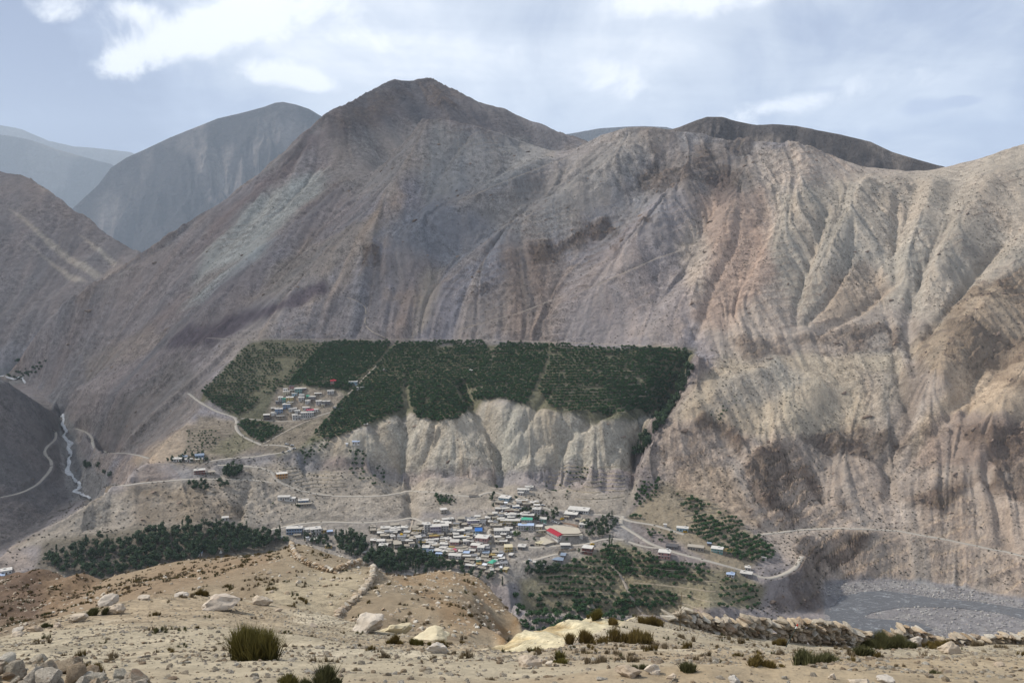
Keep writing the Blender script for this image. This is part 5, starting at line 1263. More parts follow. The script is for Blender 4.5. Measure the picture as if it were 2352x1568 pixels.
# smaller houses that fill the lanes of the town core
def house_xy(h): return h['o'].location.x, h['o'].location.y
core = [(850, 1224), (960, 1206), (1060, 1196), (1120, 1190), (1150, 1160), (1200, 1150), (1240, 1180), (1200, 1215), (1150, 1260), (1165, 1295), (1150, 1325), (1060, 1303), (1000, 1284), (905, 1264)]
cells = [(u_, v_) for v_ in np.arange(1150, 1328, 5.0) for u_ in np.arange(850, 1245, 6.0)]
hrng.shuffle(cells); nf = 0
for u_, v_ in cells:
    if nf >= 120 or not inpoly(np.array([u_]), np.array([v_]), core)[0]: continue
    if min(abs(u_ - h['u']) / 11.5 + abs(v_ - h['v']) / 7.0 for h in HOUSES) < 1.0: continue
    house('S', u_ / 0.6125, v_ / 0.6125, hrng.uniform(18, 30), hrng.uniform(9, 15), hrng.uniform(5, 7), hrng.choice([-12, -9, -6, -3, 3, 8]), hrng.choice('wwmmmmwg'), hrng.choice(['W', 'T', 'T', 'C', 'T', 'G', 'W'])); nf += 1
print('fill houses', nf)
# landmarks with labels of their own
house('A', 1140, 862, 250, 135, 10, -7, 'g', 'W', 'white temple hall with yellow cloth on its grey roof beside the long stairs')
house('A', 1590, 642, 270, 130, 7, -16, 'm', 'Y', 'yellow two-storey house directly right of the long stairs')
house('B', 335, 660, 190, 290, 8, 5, 'w', 'W', 'tall white tower block with white roof at the end of the upper road')
house('B', 580, 692, 320, 260, 9, 2, 'w', 'LI', 'four-storey pale lilac block right of the tall white tower')
house('B', 850, 622, 220, 220, 8, 0, 'w', 'W', 'tall white block behind the lilac four-storey block')
house('B', 950, 272, 350, 60, 6, 12, 'w', 'W', 'long low white-roofed house highest above the town centre')
house('B', 1700, 372, 370, 125, 7, 7, 'w', 'LI', 'long lilac building with a white roof alone above the parked cars')
house('B', 1840, 692, 210, 140, 8, 0, 'bl', 'LB', 'house with a bright blue roof in the middle of the town', 'lean')
house('B', 1340, 835, 480, 105, 6, 6, 'w', 'G', 'very long narrow grey house left of the bright blue roof')
house('B', 540, 805, 300, 105, 7, 2, 'oc', 'R', 'red-brown house with ochre roof below the lilac block')
house('B', 1120, 1035, 270, 155, 9, -7, 'w', 'P', 'pinkish two-storey house with white roof above the rose red roof')
house('B', 1910, 965, 380, 200, 12, -16, 'w', 'P', 'large pink-red block with broad white roof below the blue roof')
house('B', 1130, 1225, 150, 95, 7, -8, 'pk', 'W', 'small white house with a rose red roof', 'hip')
house('B', 1470, 1315, 180, 115, 8, -11, 'lb', 'C', 'cream house with pale blue metal roof beside the rose red roof')
house('D', 1665, 735, 130, 70, 9, -18, 'ww', 'W', 'small house with gleaming white tilted roof in the lower town', 'lean')
house('D', 1940, 535, 240, 135, 9, 4, 'cr', 'Y', 'yellow house with cream roof standing alone right of the lower town')
house('D', 1390, 995, 170, 130, 12, -32, 'gr', 'C', 'house with large green hipped roof in the lower town', 'hip')
house('D', 1800, 945, 230, 75, 9, 5, 'g', 'W', 'white house with ribbed grey roof at the lower right end of town')
house('D', 1220, 995, 120, 70, 7, -13, 'ww', 'W', 'small bright white house left of the green hipped roof')
house('D', 1820, 1125, 130, 75, 7, -22, 'cr', 'Y', 'small yellow house with cream roof at the foot of the town')
house('C', 1160, 482, 330, 110, 12, -20, 'w', 'LB', 'blue and white school block inside the bend of the upper road')
house('C', 1020, 562, 260, 40, 10, -25, 'm', 'T', 'roofless mud-walled enclosure below the blue and white block')
house('C', 1690, 562, 350, 115, 7, -3, 'w', 'OR', 'house with orange ground floor beside the road bend')
house('C', 2120, 842, 250, 140, 9, -10, 'w', 'W', 'white three-bay house with dark windows among the dark trees')
house('C', 1880, 1002, 370, 120, 7, -2, 'w', 'R', 'dark red house with white roof behind the green awning')
house('C', 1850, 1132, 330, 125, 7, 0, 'gr', 'W', 'white house with long turquoise green awning roof', 'lean')
house('C', 1360, 1162, 600, 125, 8, -2, 'w', 'Y', 'long yellow arcaded building on the slope above the blue and white block')
house('C', 1820, 1312, 480, 135, 8, -2, 'lb', 'W', 'long white house with curved pale blue roof below the green awning')
house('C', 1110, 1492, 470, 165, 9, 2, 'w', 'W', 'big white two-storey block with blue shaded balconies right of the blue roof')
house('E', 90, 1062, 170, 65, 9, -9, 'w', 'G', 'grey house with white slab roof left of the school yard')
house('E', 1330, 255, 480, 62, 14, -12, 'w', 'W', 'long white-roofed barrack on the terrace above the sports field')
house('E', 1170, 352, 300, 70, 14, -10, 'w', 'G', 'square stone building with white roof below the long barrack')
house('E', 1450, 475, 130, 48, 10, 26, 'cr', 'C', 'cream shed with tilted roof above the sports field')
house('E', 765, 795, 0, 0, 8.5, -58, 'rd', 'W', 'long white school with red gabled roof beside the sports field', 'gable', wm=21.0, hm=4.6)
house('E', 1060, 1065, 225, 105, 7, 4, 'w', 'G', 'grey two-storey block with white roof on the lane below the school')
house('E', 1530, 1165, 230, 135, 10, -13, 'w', 'R', 'red brick house with white roof at the town end of the lower road')
house('E', 860, 1335, 300, 50, 9, -12, 'sg', 'G', 'long shed with grey-blue metal roof above the terraced fields', 'gable')
house('E', 1000, 1240, 110, 48, 8, -18, 'sg', 'G', 'small grey shed with gabled roof above the long metal shed', 'gable')
house('E', 500, 1455, 190, 85, 8, -11, 'w', 'G', 'grey house with white roof above the dark tree clump below town')
house('G', 950, 332, 210, 125, 8, 0, 'w', 'TL', 'turquoise two-storey house at the top of the upper hamlet')
house('G', 410, 882, 220, 115, 8, -2, 'w', 'B', 'sky blue house with white roof in the upper hamlet')
house('G', 1200, 1000, 370, 135, 9, 2, 'w', 'W', 'largest white block of the upper hamlet by the road')
house('G', 1270, 862, 200, 70, 8, 0, 'pk', 'W', 'white house with rose roof in the upper hamlet')
house('G', 1910, 102, 160, 115, 8, 0, 'rd', 'P', 'salmon pink house alone inside the upper orchard')
house('M', 80, 1062, 60, 20, 8, -4, 'w', 'LB', 'pale blue house beside the canal track in the orchard')
house('H', 305, 182, 210, 95, 8, 3, 'w', 'OR', 'white-roofed house with orange wooden front at the road bend')
house('H', 720, 664, 200, 55, 7, -2, 'w', 'B', 'blue and white house on its own terrace below the road')
house('H', 540, 1272, 320, 115, 8, -7, 'w', 'B', 'long blue two-storey house at the left end of town')
house('H', 970, 1285, 215, 115, 9, 8, 'w', 'W', 'white two-storey house with dark windows right of the long blue house')
house('I', 705, 652, 155, 74, 10, -7, 'w', 'P', 'pink house with white roof standing below the lower road')
house('I', 800, 532, 150, 34, 9, -8, 'dk', 'G', 'unfinished grey house with dark slab roof by the lower road')
house('I', 1100, 552, 210, 44, 8, -7, 'm', 'T', 'long mud-roofed row house beside the lower road')
house('I', 1370, 582, 150, 52, 9, -6, 'w', 'TL', 'turquoise house with white roof above the lower road')
house('I', 935, 312, 150, 44, 7, -4, 'w', 'LB', 'pale blue house with white roof on the upper right road')
house('L', 1365, 40, 60, 26, 8, 0, 'sg', 'B', 'blue-roofed farmhouse in the trees on the left shelf', 'gable')
house('L', 1365, 142, 75, 26, 8, 0, 'w', 'R', 'brick house with white roof above the walled trees on the left shelf')
# label the others from the nearest landmark
marks = [h for h in HOUSES if h['lab']]
short = {}
for h in marks: h['o']['label'] = h['lab']; tag(h['o'], None, 'house', 'houses of the valley')
names_lm = [('the bright blue roof', 'B', 1840, 692), ('the red school roof', 'E', 765, 795), ('the rose red roof', 'B', 1130, 1225), ('the green hipped roof', 'D', 1390, 995), ('the green awning', 'C', 1850, 1132), ('the yellow-cloth temple', 'A', 1140, 862),
            ('the tall white tower', 'B', 335, 660), ('the long lilac building', 'B', 1700, 372), ('the orange-fronted house', 'C', 1690, 562), ('the large pink-red block', 'B', 1910, 965), ('the yellow corner house', 'D', 1940, 535), ('the sky blue hamlet house', 'G', 410, 882),
            ('the largest hamlet block', 'G', 1200, 1000), ('the turquoise hamlet house', 'G', 950, 332), ('the pink house by the road', 'I', 705, 652), ('the long blue house', 'H', 540, 1272), ('the orange wooden house', 'H', 305, 182), ('the blue-roofed farmhouse', 'L', 1365, 40), ('the pale blue canal house', 'M', 80, 1062),
            ('the long white barrack', 'E', 1330, 255), ('the grey house by the yard', 'E', 90, 1062), ('the turquoise roadside house', 'I', 1370, 582)]
LM = [(n, *cv(z, [(x, y)])[0]) for n, z, x, y in names_lm]
ORD = ['nearest', 'second nearest', 'third nearest', 'fourth nearest', 'fifth nearest', 'sixth nearest', 'seventh nearest', 'eighth nearest', 'ninth nearest', 'tenth nearest', 'eleventh nearest', 'twelfth nearest', 'thirteenth nearest', 'fourteenth nearest']
buckets = {}
for h in HOUSES:
    if h['lab']: continue
    n, lu, lv = min(LM, key=lambda q: (q[1] - h['u']) ** 2 + (2 * (q[2] - h['v'])) ** 2)
    du, dv = h['u'] - lu, 1.6 * (h['v'] - lv)
    side = ('right of' if du > 0 else 'left of') if abs(du) > abs(dv) else ('below' if dv > 0 else 'above')
    wn_ = WALLC[h['wall']][0]; rn = ROOFC[h['roof']][0]
    desc = f"{'two-storey ' if h['st'] == 2 else 'tall ' if h['st'] > 2 else 'low '}{wn_} house with {rn} roof"
    buckets.setdefault((desc, side, n), []).append((du * du + dv * dv, h))
for (desc, side, n), lst in buckets.items():
    lst.sort(key=lambda q: q[0])
    for k, (_, h) in enumerate(lst):
        lb_ = f"{desc}, {ORD[min(k, 13)] + ' such ' if len(lst) > 1 else ''}{side} {n}"
        if len(lb_.split()) > 16: lb_ = lb_.replace('pale blue metal', 'pale blue').replace(' such ', ' ')
        h['o']['label'] = lb_
        tag(h['o'], None, 'house', 'houses of the valley')
print("houses", len(HOUSES), round(time.time() - T00, 1))
# ------------------------------------------------------------------ trees
def leaf_mat(name, a, b_, sss=0.0):
    m, nt, b = new_mat(name)
    oi = nt.nodes.new('ShaderNodeObjectInfo')
    n = noise_node(nt, pos(nt), 0.5, 3, 0.6)
    f = math_node(nt, 'ADD', math_node(nt, 'MULTIPLY', oi.outputs['Random'], 0.55), math_node(nt, 'MULTIPLY', n, 0.6))
    c = mix_col(nt, math_node(nt, 'SUBTRACT', f, 0.08, None, True), a, b_)
    nt.links.new(c, b.inputs['Base Color']); b.inputs['Roughness'].default_value = 0.7
    return m
M_orch = leaf_mat('orchard_leaves', (0.016, 0.042, 0.017), (0.046, 0.092, 0.032))
M_grove = leaf_mat('grove_leaves', (0.020, 0.040, 0.022), (0.055, 0.085, 0.040))
M_bright = leaf_mat('bright_leaves', (0.040, 0.070, 0.022), (0.075, 0.115, 0.04))
M_scrub = leaf_mat('scrub_leaves', (0.055, 0.050, 0.036), (0.10, 0.092, 0.06))
M_bark = simple_mat('bark', (0.09, 0.07, 0.055), 0.9, 0.25, 4)
def leaf_cloud(rs, n, lobes, size, zmin=-1e9):
    """leaf clumps spread through a few ellipsoids: (cx, cy, cz, rx, ry, rz)"""
    vs_, fs = [], []
    for k in range(n):
        c = lobes[rs.randrange(len(lobes))]
        while True:
            p = Vector((rs.uniform(-1, 1), rs.uniform(-1, 1), rs.uniform(-1, 1)))
            if 0.25 < p.length < 1: break
        p = p.normalized() * (p.length ** 0.45)
        q = Vector((c[0] + p.x * c[3], c[1] + p.y * c[4], c[2] + p.z * c[5]))
        if q.z < zmin: q.z = zmin + rs.random() * 0.3
        nn = (p + Vector((rs.gauss(0, .6), rs.gauss(0, .6), rs.gauss(0, .6) + 0.3))).normalized()
        t = nn.orthogonal().normalized(); bt = nn.cross(t)
        a = rs.uniform(0, 6.28); t, bt = t * math.cos(a) + bt * math.sin(a), bt * math.cos(a) - t * math.sin(a)
        s = size * rs.uniform(0.6, 1.3)
        o = len(vs_)
        vs_ += [q - t * s, q + bt * s * 0.6 + nn * s * 0.18, q + t * s, q - bt * s * 0.6 + nn * s * 0.18]
        fs.append((o, o + 1, o + 2, o + 3))
    return [tuple(v) for v in vs_], fs
def crown_mesh(seed, kind):
    rs = random.Random(seed)
    if kind == 'orchard':
        lobes = [(0, 0, 2.3, 1.55, 1.55, 1.25)] + [(rs.uniform(-1, 1), rs.uniform(-1, 1), rs.uniform(1.8, 3.0), 0.9, 0.9, 0.75) for _ in range(4)]
        v, f = leaf_cloud(rs, 150, lobes, 0.42, 0.7); m = M_orch
    elif kind == 'grove':
        lobes = [(0, 0, 5.0, 2.3, 2.3, 2.6)] + [(rs.uniform(-1.8, 1.8), rs.uniform(-1.8, 1.8), rs.uniform(3.0, 7.4), 1.4, 1.4, 1.2) for _ in range(7)]
        v, f = leaf_cloud(rs, 330, lobes, 0.55, 1.2); m = M_grove
    elif kind == 'bright':
        lobes = [(0, 0, 4.2, 2.2, 2.2, 2.0)] + [(rs.uniform(-1.8, 1.8), rs.uniform(-1.8, 1.8), rs.uniform(2.4, 5.8), 1.3, 1.3, 1.1) for _ in range(6)]
        v, f = leaf_cloud(rs, 300, lobes, 0.5, 0.8); m = M_bright
    elif kind == 'poplar':
        lobes = [(rs.uniform(-.3, .3), rs.uniform(-.3, .3), z, 1.05 - abs(z - 5) * 0.07, 1.05 - abs(z - 5) * 0.07, 1.5) for z in (2.6, 4, 5.5, 7, 8.5, 10)]
        v, f = leaf_cloud(rs, 300, lobes, 0.42, 1.0); m = M_grove
    elif kind == 'scrub':
        lobes = [(0, 0, 0.42, 0.85, 0.85, 0.45)] + [(rs.uniform(-.6, .6), rs.uniform(-.6, .6), 0.45, 0.45, 0.45, 0.35) for _ in range(3)]
        v, f = leaf_cloud(rs, 46, lobes, 0.32, 0.02); m = M_scrub
    me = bpy.data.meshes.new('crown'); me.from_pydata(v, [], f); me.update(); me.materials.append(m)
    me.polygons.foreach_set('use_smooth', [True] * len(f))
    return me
def trunk_mesh(h, r, seed, limbs=3):
    rs = random.Random(seed); b = MB()
    def tube(p0, p1, r0, r1):
        d = (p1 - p0).normalized(); t = d.orthogonal().normalized(); q = d.cross(t); n = 6
        vs_ = [p0 + (t * math.cos(k * 6.283 / n) + q * math.sin(k * 6.283 / n)) * r0 for k in range(n)] + [p1 + (t * math.cos(k * 6.283 / n) + q * math.sin(k * 6.283 / n)) * r1 for k in range(n)]
        b.add(vs_, [(k, (k + 1) % n, n + (k + 1) % n, n + k) for k in range(n)])
    top = Vector((rs.uniform(-.1, .1), rs.uniform(-.1, .1), h)); tube(Vector((0, 0, -0.8)), top, r, r * 0.55)
    for k in range(limbs):
        a = k * 6.283 / limbs + rs.random(); tube(top * rs.uniform(.7, 1), top + Vector((math.cos(a) * h * .5, math.sin(a) * h * .5, h * .6)), r * .5, r * .15)
    return b.mesh('trunk', M_bark)
CROWN = {k: [crown_mesh(100 * i + j, k) for j in range(4)] for i, k in enumerate(('orchard', 'grove', 'bright', 'poplar', 'scrub'))}
TRUNK = {'orchard': trunk_mesh(1.3, 0.12, 1), 'grove': trunk_mesh(3.2, 0.22, 2), 'bright': trunk_mesh(2.6, 0.2, 3), 'poplar': trunk_mesh(7.0, 0.18, 4, 2)}
def whole_tree(kind, j):
    """crown and trunk in one mesh, for the mass of small far trees"""
    a, t = CROWN[kind][j], TRUNK[kind]
    bm = bmesh.new(); bm.from_mesh(a); n = len(bm.faces); bm.from_mesh(t)
    bm.faces.ensure_lookup_table()
    for f in bm.faces[n:]: f.material_index = 1
    me = bpy.data.meshes.new(kind + '_tree'); bm.to_mesh(me); bm.free(); me.materials.append(a.materials[0]); me.materials.append(M_bark); return me
trng = random.Random(9)
def tree(name, kind, p, s, label, group, cat='tree', sz=1.0):
    o = empty(name, p, trng.uniform(0, 6.28)); tag(o, label, cat, group)
    q = s * trng.uniform(0.9, 1.1)
    c = bpy.data.objects.new('crown', trng.choice(CROWN[kind])); c.scale = (q, q, s * sz); link(c, o)
    t = bpy.data.objects.new('trunk', TRUNK[kind]); t.scale = (s, s, s * sz); link(t, o)
    return o
# --- rows along the contour
def contour_points(poly, spacing, row, seed, jit=0.25, keep=1.0, clump=0.0, G=FAR, rmin=730, rmax=1330):
    rs = np.random.default_rng(seed)
    P = np.array(poly, float)
    H_ = G.hit(P[:, 0], P[:, 1], rmin, rmax)
    x0, y0 = H_[:, :2].min(0) - 10; x1, y1 = H_[:, :2].max(0) + 10
    # rows follow lines of equal height: walk in small steps over the plot and keep points close to a row level
    nx_ = int((x1 - x0) / 0.5); ny_ = int((y1 - y0) / 0.5)
    gx, gy = np.meshgrid(np.linspace(x0, x1, max(4, nx_)), np.linspace(y0, y1, max(4, ny_)), indexing='ij')
    z = G.height(gx, gy); z = blur(z, 6)
    gzx, gzy = np.gradient(z, 0.5); sl = np.hypot(gzx, gzy).mean() + 0.05
    dzr = row * sl                                        # height step between rows
    ph = (z / dzr) % 1.0
    on = ph < (0.5 / row)                                 # about one cell wide
    u, v = project(gx, gy, z)
    on &= inpoly(u, v, P)
    ii, jj = np.nonzero(on)
    if len(ii) == 0: return np.zeros((0, 3))
    pts = np.stack([gx[ii, jj], gy[ii, jj], z[ii, jj]], 1); lev = np.floor(z[ii, jj] / dzr).astype(int)
    out = []
    for L in np.unique(lev):
        q = pts[lev == L]; q = q[np.argsort(q[:, 0])]
        last = -1e9; off = rs.random() * spacing
        s = np.r_[0, np.cumsum(np.abs(np.diff(q[:, 0])))] + off
        pick = np.r_[True, np.floor(s[1:] / spacing) > np.floor(s[:-1] / spacing)]
        out.append(q[pick])
    out = np.concatenate(out)
    out[:, :2] += rs.normal(0, jit, (len(out), 2))
    kf = rs.random(len(out)) < keep
    if clump: kf &= vnoise(out[:, 0], out[:, 1], 16, seed) > clump
    out = out[kf]; out[:, 2] = G.height(out[:, 0], out[:, 1])
    return out
ORCH = [  # polygon, spacing, row, keep, clump, size
    ([(462, 905), (520, 845), (578, 788), (745, 786), (738, 815), (660, 888), (640, 892), (548, 955), (500, 935)], 3.4, 4.6, 0.93, 0.3, 0.8),
    ([(470, 905), (560, 915), (640, 895), (560, 952), (500, 935)], 3.4, 4.4, 0.8, 0.42, 0.9),
    ([(748, 786), (900, 786), (870, 830), (830, 866), (800, 897), (700, 886), (660, 886)], 2.9, 3.2, 0.97, 0.08, 0.98),
    ([(915, 787), (1110, 785), (1132, 825), (1062, 880), (1086, 930), (1050, 965), (1000, 968), (960, 960), (944, 930), (940, 890), (922, 890), (925, 940), (870, 965), (820, 985), (760, 1010), (722, 1000), (780, 930), (846, 866)], 2.9, 3.3, 0.97, 0.10, 1.0),
    ([(1150, 791), (1260, 791), (1256, 830), (1228, 890), (1212, 930), (1150, 915), (1092, 920), (1072, 880)], 2.9, 3.2, 0.97, 0.10, 0.98),
    ([(1265, 792), (1560, 804), (1568, 840), (1520, 925), (1490, 955), (1470, 937), (1400, 957), (1380, 950), (1290, 942), (1262, 930), (1240, 895), (1265, 835)], 2.9, 3.2, 0.97, 0.12, 1.0),
    ([(548, 976), (562, 966), (655, 985), (600, 1018), (572, 1000)], 3.0, 3.6, 0.96, 0.12, 0.95),
    ([(704, 1002), (760, 1012), (745, 1035), (700, 1062), (690, 1035)], 3.4, 4.5, 0.8, 0.35, 0.8),
    ([(790, 1030), (840, 1035), (880, 1075), (890, 1115), (830, 1112), (800, 1085), (820, 1050)], 3.4, 4.5, 0.8, 0.40, 0.8),
    ([(430, 985), (520, 985), (500, 1030), (430, 1035)], 3.6, 5.0, 0.6, 0.4, 0.6),
    ([(1480, 1105), (1520, 1098), (1505, 1140), (1480, 1190), (1448, 1190), (1462, 1140)], 3.6, 4.5, 0.9, 0.2, 1.0),
    ([(1555, 1132), (1680, 1180), (1745, 1235), (1640, 1200), (1570, 1165)], 3.8, 4.6, 0.9, 0.2, 1.0),
    ([(1600, 1180), (1740, 1240), (1782, 1262), (1772, 1292), (1700, 1288), (1590, 1225)], 3.5, 4.6, 0.95, 0.08, 1.15),
    ([(1470, 1197), (1540, 1218), (1556, 1248), (1500, 1240)], 3.8, 4.8, 0.8, 0.25, 0.85),
    ([(1455, 1262), (1530, 1292), (1640, 1302), (1605, 1348), (1500, 1332), (1440, 1320), (1430, 1285)], 4.0, 5.0, 0.97, 0.04, 1.15),
    ([(1450, 1342), (1560, 1372), (1545, 1400), (1440, 1395)], 3.0, 3.4, 0.97, 0.05, 1.05),
    ([(1545, 1340), (1600, 1352), (1640, 1372), (1580, 1376)], 4.6, 5.4, 0.6, 0.3, 0.8),
    ([(1662, 1332), (1738, 1340), (1752, 1400), (1650, 1402)], 4.0, 5.0, 0.95, 0.05, 0.95),
    ([(1240, 1310), (1330, 1290), (1395, 1262), (1425, 1300), (1410, 1370), (1220, 1372)], 3.6, 4.6, 0.95, 0.2, 1.0),
    ([(1185, 1375), (1300, 1368), (1438, 1365), (1436, 1450), (1195, 1480)], 3.0, 3.2, 0.97, 0.06, 1.35),
    ([(1388, 1242), (1415, 1250), (1452, 1290), (1440, 1330), (1395, 1290)], 3.2, 3.8, 0.95, 0.12, 1.1),
    ([(1240, 1118), (1300, 1118), (1310, 1140), (1250, 1145)], 3.6, 4.2, 0.7, 0.35, 0.7),
    ([(1300, 1080), (1360, 1072), (1380, 1110), (1310, 1120)], 3.6, 5.0, 0.5, 0.3, 0.6),
    ([(1000, 1135), (1040, 1140), (1042, 1158), (1010, 1160)], 3.0, 3.6, 0.9, 0.2, 0.8),
    ([(1625, 960), (1690, 912), (1705, 925), (1660, 965)], 3.6, 4.5, 0.55, 0.3, 0.6),
    ([(20, 770), (80, 725), (100, 730), (40, 800), (45, 838), (-10, 832)], 4.5, 5.0, 0.97, 0.05, 1.7),
    ([(15, 862), (75, 848), (110, 828), (80, 860), (30, 882)], 5.0, 5.0, 0.9, 0.15, 1.2),
    ([(440, 1030), (560, 990), (600, 1022), (530, 1046), (450, 1055)], 3.6, 4.6, 0.35, 0.4, 0.45),
]
allp = []; alls = []
for k, (poly, sp_, row_, keep_, clump_, s_) in enumerate(ORCH):
    far_valley = poly[0][0] < 120
    q = contour_points(poly, sp_, row_, 300 + k, 0.55, keep_, clump_, rmin=1400 if far_valley else 730, rmax=1900 if far_valley else 1330)
    allp.append(q); alls.append(np.full(len(q), s_))
allp = np.concatenate(allp); alls = np.concatenate(alls)
rs_ = np.random.default_rng(77)
alls = alls * rs_.uniform(0.8, 1.5, len(alls))
show = alls / np.hypot(allp[:, 0], allp[:, 1])
uu_, vv_ = project(allp[:, 0], allp[:, 1], allp[:, 2])
own = (uu_ > 1420) & (vv_ > 1180) & (vv_ < 1398)
order = np.argsort(-show * own)[:300]
pick = np.zeros(len(allp), bool); pick[order] = True
print("orchard trees", len(allp))
for p, s, u_, v_ in zip(allp[pick], alls[pick], uu_[pick], vv_[pick]):
    where = ('terraces above the lower road' if v_ < 1262 + (u_ - 1540) * 0.12 and u_ > 1560 else 'bank between the two right roads' if v_ < 1256 else 'square plot below the slab-roofed house' if u_ > 1648 else 'terraces below the lower road')
    tree('orchard_tree', 'orchard', tuple(p), float(s), 'small round apple tree in the rows on the ' + where, 'fruit trees on the ' + where)
q = ~pick
scatter('orchard_trees', allp[q] - [0, 0, 0.1], np.repeat(alls[q][:, None], 3, 1), np.c_[np.zeros((q.sum(), 2)), rs_.uniform(0, 6.28, q.sum())], rs_.integers(0, 4, q.sum()), [whole_tree('orchard', j) for j in range(4)],
        'dense dark green orchard rows covering the plateau above the cliffs')
# --- groves: larger trees, one by one
def grove(poly, spacing, seed, kind, s0, s1, label, group, name='willow_tree', poplars=0.0, rmin=730, rmax=1330, sz=1.0):
    rs = np.random.default_rng(seed)
    P = np.array(poly, float); H_ = FAR.hit(P[:, 0], P[:, 1], rmin, rmax)
    x0, y0 = H_[:, :2].min(0) - 6; x1, y1 = H_[:, :2].max(0) + 6
    gx, gy = np.meshgrid(np.arange(x0, x1, spacing), np.arange(y0, y1, spacing), indexing='ij')
    gx = (gx + rs.uniform(-.42, .42, gx.shape) * spacing).ravel(); gy = (gy + rs.uniform(-.42, .42, gy.shape) * spacing).ravel()
    z = FAR.height(gx, gy); u, v = project(gx, gy, z)
    k = inpoly(u, v, P)
    for x, y, zz_ in zip(gx[k], gy[k], z[k]):
        pp = rs.random() < poplars
        s = rs.uniform(s0, s1) * 1.18
        GROVE.append(('poplar_tree' if pp else name, 'poplar' if pp else kind, (x, y, zz_ - 0.2), s, ('slender dark poplar ' if pp else 'round dark willow ') + label, group))
    return int(k.sum())
ng_ = 0; GROVE = []
ng_ += grove([(92, 1292), (170, 1252), (225, 1240), (300, 1256), (300, 1285), (210, 1295), (150, 1320)], 6.6, 1, 'grove', 0.8, 1.15, 'in the left end of the large grove', 'trees of the large grove', poplars=0.1)
ng_ += grove([(300, 1256), (330, 1226), (430, 1206), (560, 1216), (560, 1270), (420, 1290), (300, 1300)], 6.2, 2, 'grove', 0.8, 1.2, 'in the middle of the large grove', 'trees of the large grove', poplars=0.12)
ng_ += grove([(560, 1222), (640, 1232), (662, 1246), (600, 1262), (560, 1270)], 6.2, 3, 'grove', 0.8, 1.1, 'in the right end of the large grove', 'trees of the large grove', poplars=0.1)
ng_ += grove([(180, 1300), (300, 1288), (430, 1282), (400, 1296), (230, 1338), (190, 1330)], 6.4, 4, 'grove', 0.75, 1.1, 'along the lower edge of the large grove', 'trees of the large grove')
ng_ += grove([(762, 1236), (822, 1234), (850, 1262), (830, 1290), (775, 1268)], 5.6, 5, 'grove', 0.85, 1.2, 'in the dark clump left of the town', 'trees left of the town', poplars=0.25)
ng_ += grove([(850, 1268), (905, 1275), (965, 1272), (1008, 1295), (1010, 1318), (900, 1322), (835, 1295)], 5.4, 6, 'grove', 0.85, 1.15, 'in the dark clump below the town', 'trees below the town', poplars=0.12)
ng_ += grove([(1010, 1290), (1060, 1300), (1100, 1318), (1150, 1335), (1150, 1350), (1050, 1325), (1000, 1318)], 6.0, 21, 'grove', 0.6, 0.9, 'along the spur edge below the lower town', 'trees below the town')
ng_ += grove([(1250, 1180), (1285, 1172), (1290, 1190), (1262, 1205)], 5.0, 22, 'grove', 0.5, 0.75, 'between the upper town houses', 'trees in the town')
ng_ += grove([(690, 1230), (760, 1238), (760, 1262), (700, 1250)], 6.5, 23, 'grove', 0.6, 0.9, 'behind the houses at the left end of town', 'trees left of the town', poplars=0.2)
ng_ += grove([(1340, 1202), (1400, 1190), (1424, 1196), (1392, 1236), (1345, 1238)], 5.0, 7, 'grove', 0.5, 0.75, 'in the dark clump right of the sports field', 'trees right of the sports field')
ng_ += grove([(1192, 1302), (1232, 1294), (1290, 1312), (1282, 1326), (1205, 1322)], 4.6, 8, 'grove', 0.7, 1.0, 'in the clump below the grey house under the town', 'trees under the town')
ng_ += grove([(512, 1078), (530, 1070), (556, 1080), (556, 1098), (515, 1098)], 4.6, 9, 'grove', 0.7, 1.0, 'in the walled clump on the left shelf', 'trees on the left shelf')
ng_ += grove([(425, 1106), (482, 1104), (484, 1130), (445, 1128)], 5.0, 10, 'grove', 0.55, 0.8, 'in the plot below the left shelf road', 'trees on the left shelf')
ng_ += grove([(490, 1105), (535, 1106), (532, 1122), (495, 1120)], 5.0, 11, 'grove', 0.5, 0.75, 'in the small plot right of the shelf ramp', 'trees on the left shelf')
ng_ += grove([(190, 1068), (232, 1076), (286, 1098), (270, 1102), (205, 1086)], 6.0, 12, 'grove', 0.8, 1.1, 'on the bank beside the white stream', 'trees beside the white stream', rmin=900)
ng_ += grove([(1572, 806), (1598, 850), (1548, 935), (1520, 978), (1466, 1060), (1452, 1050), (1490, 995), (1530, 930)], 5.4, 13, 'grove', 1.0, 1.5, 'filling the gorge beside the orchard', 'trees in the gorge', poplars=0.15)
ng_ += grove([(400, 1046), (470, 1040), (485, 1060), (400, 1066), (370, 1062)], 6.0, 14, 'bright', 0.4, 0.6, 'among the farm roofs of the left shelf', 'trees on the left shelf')
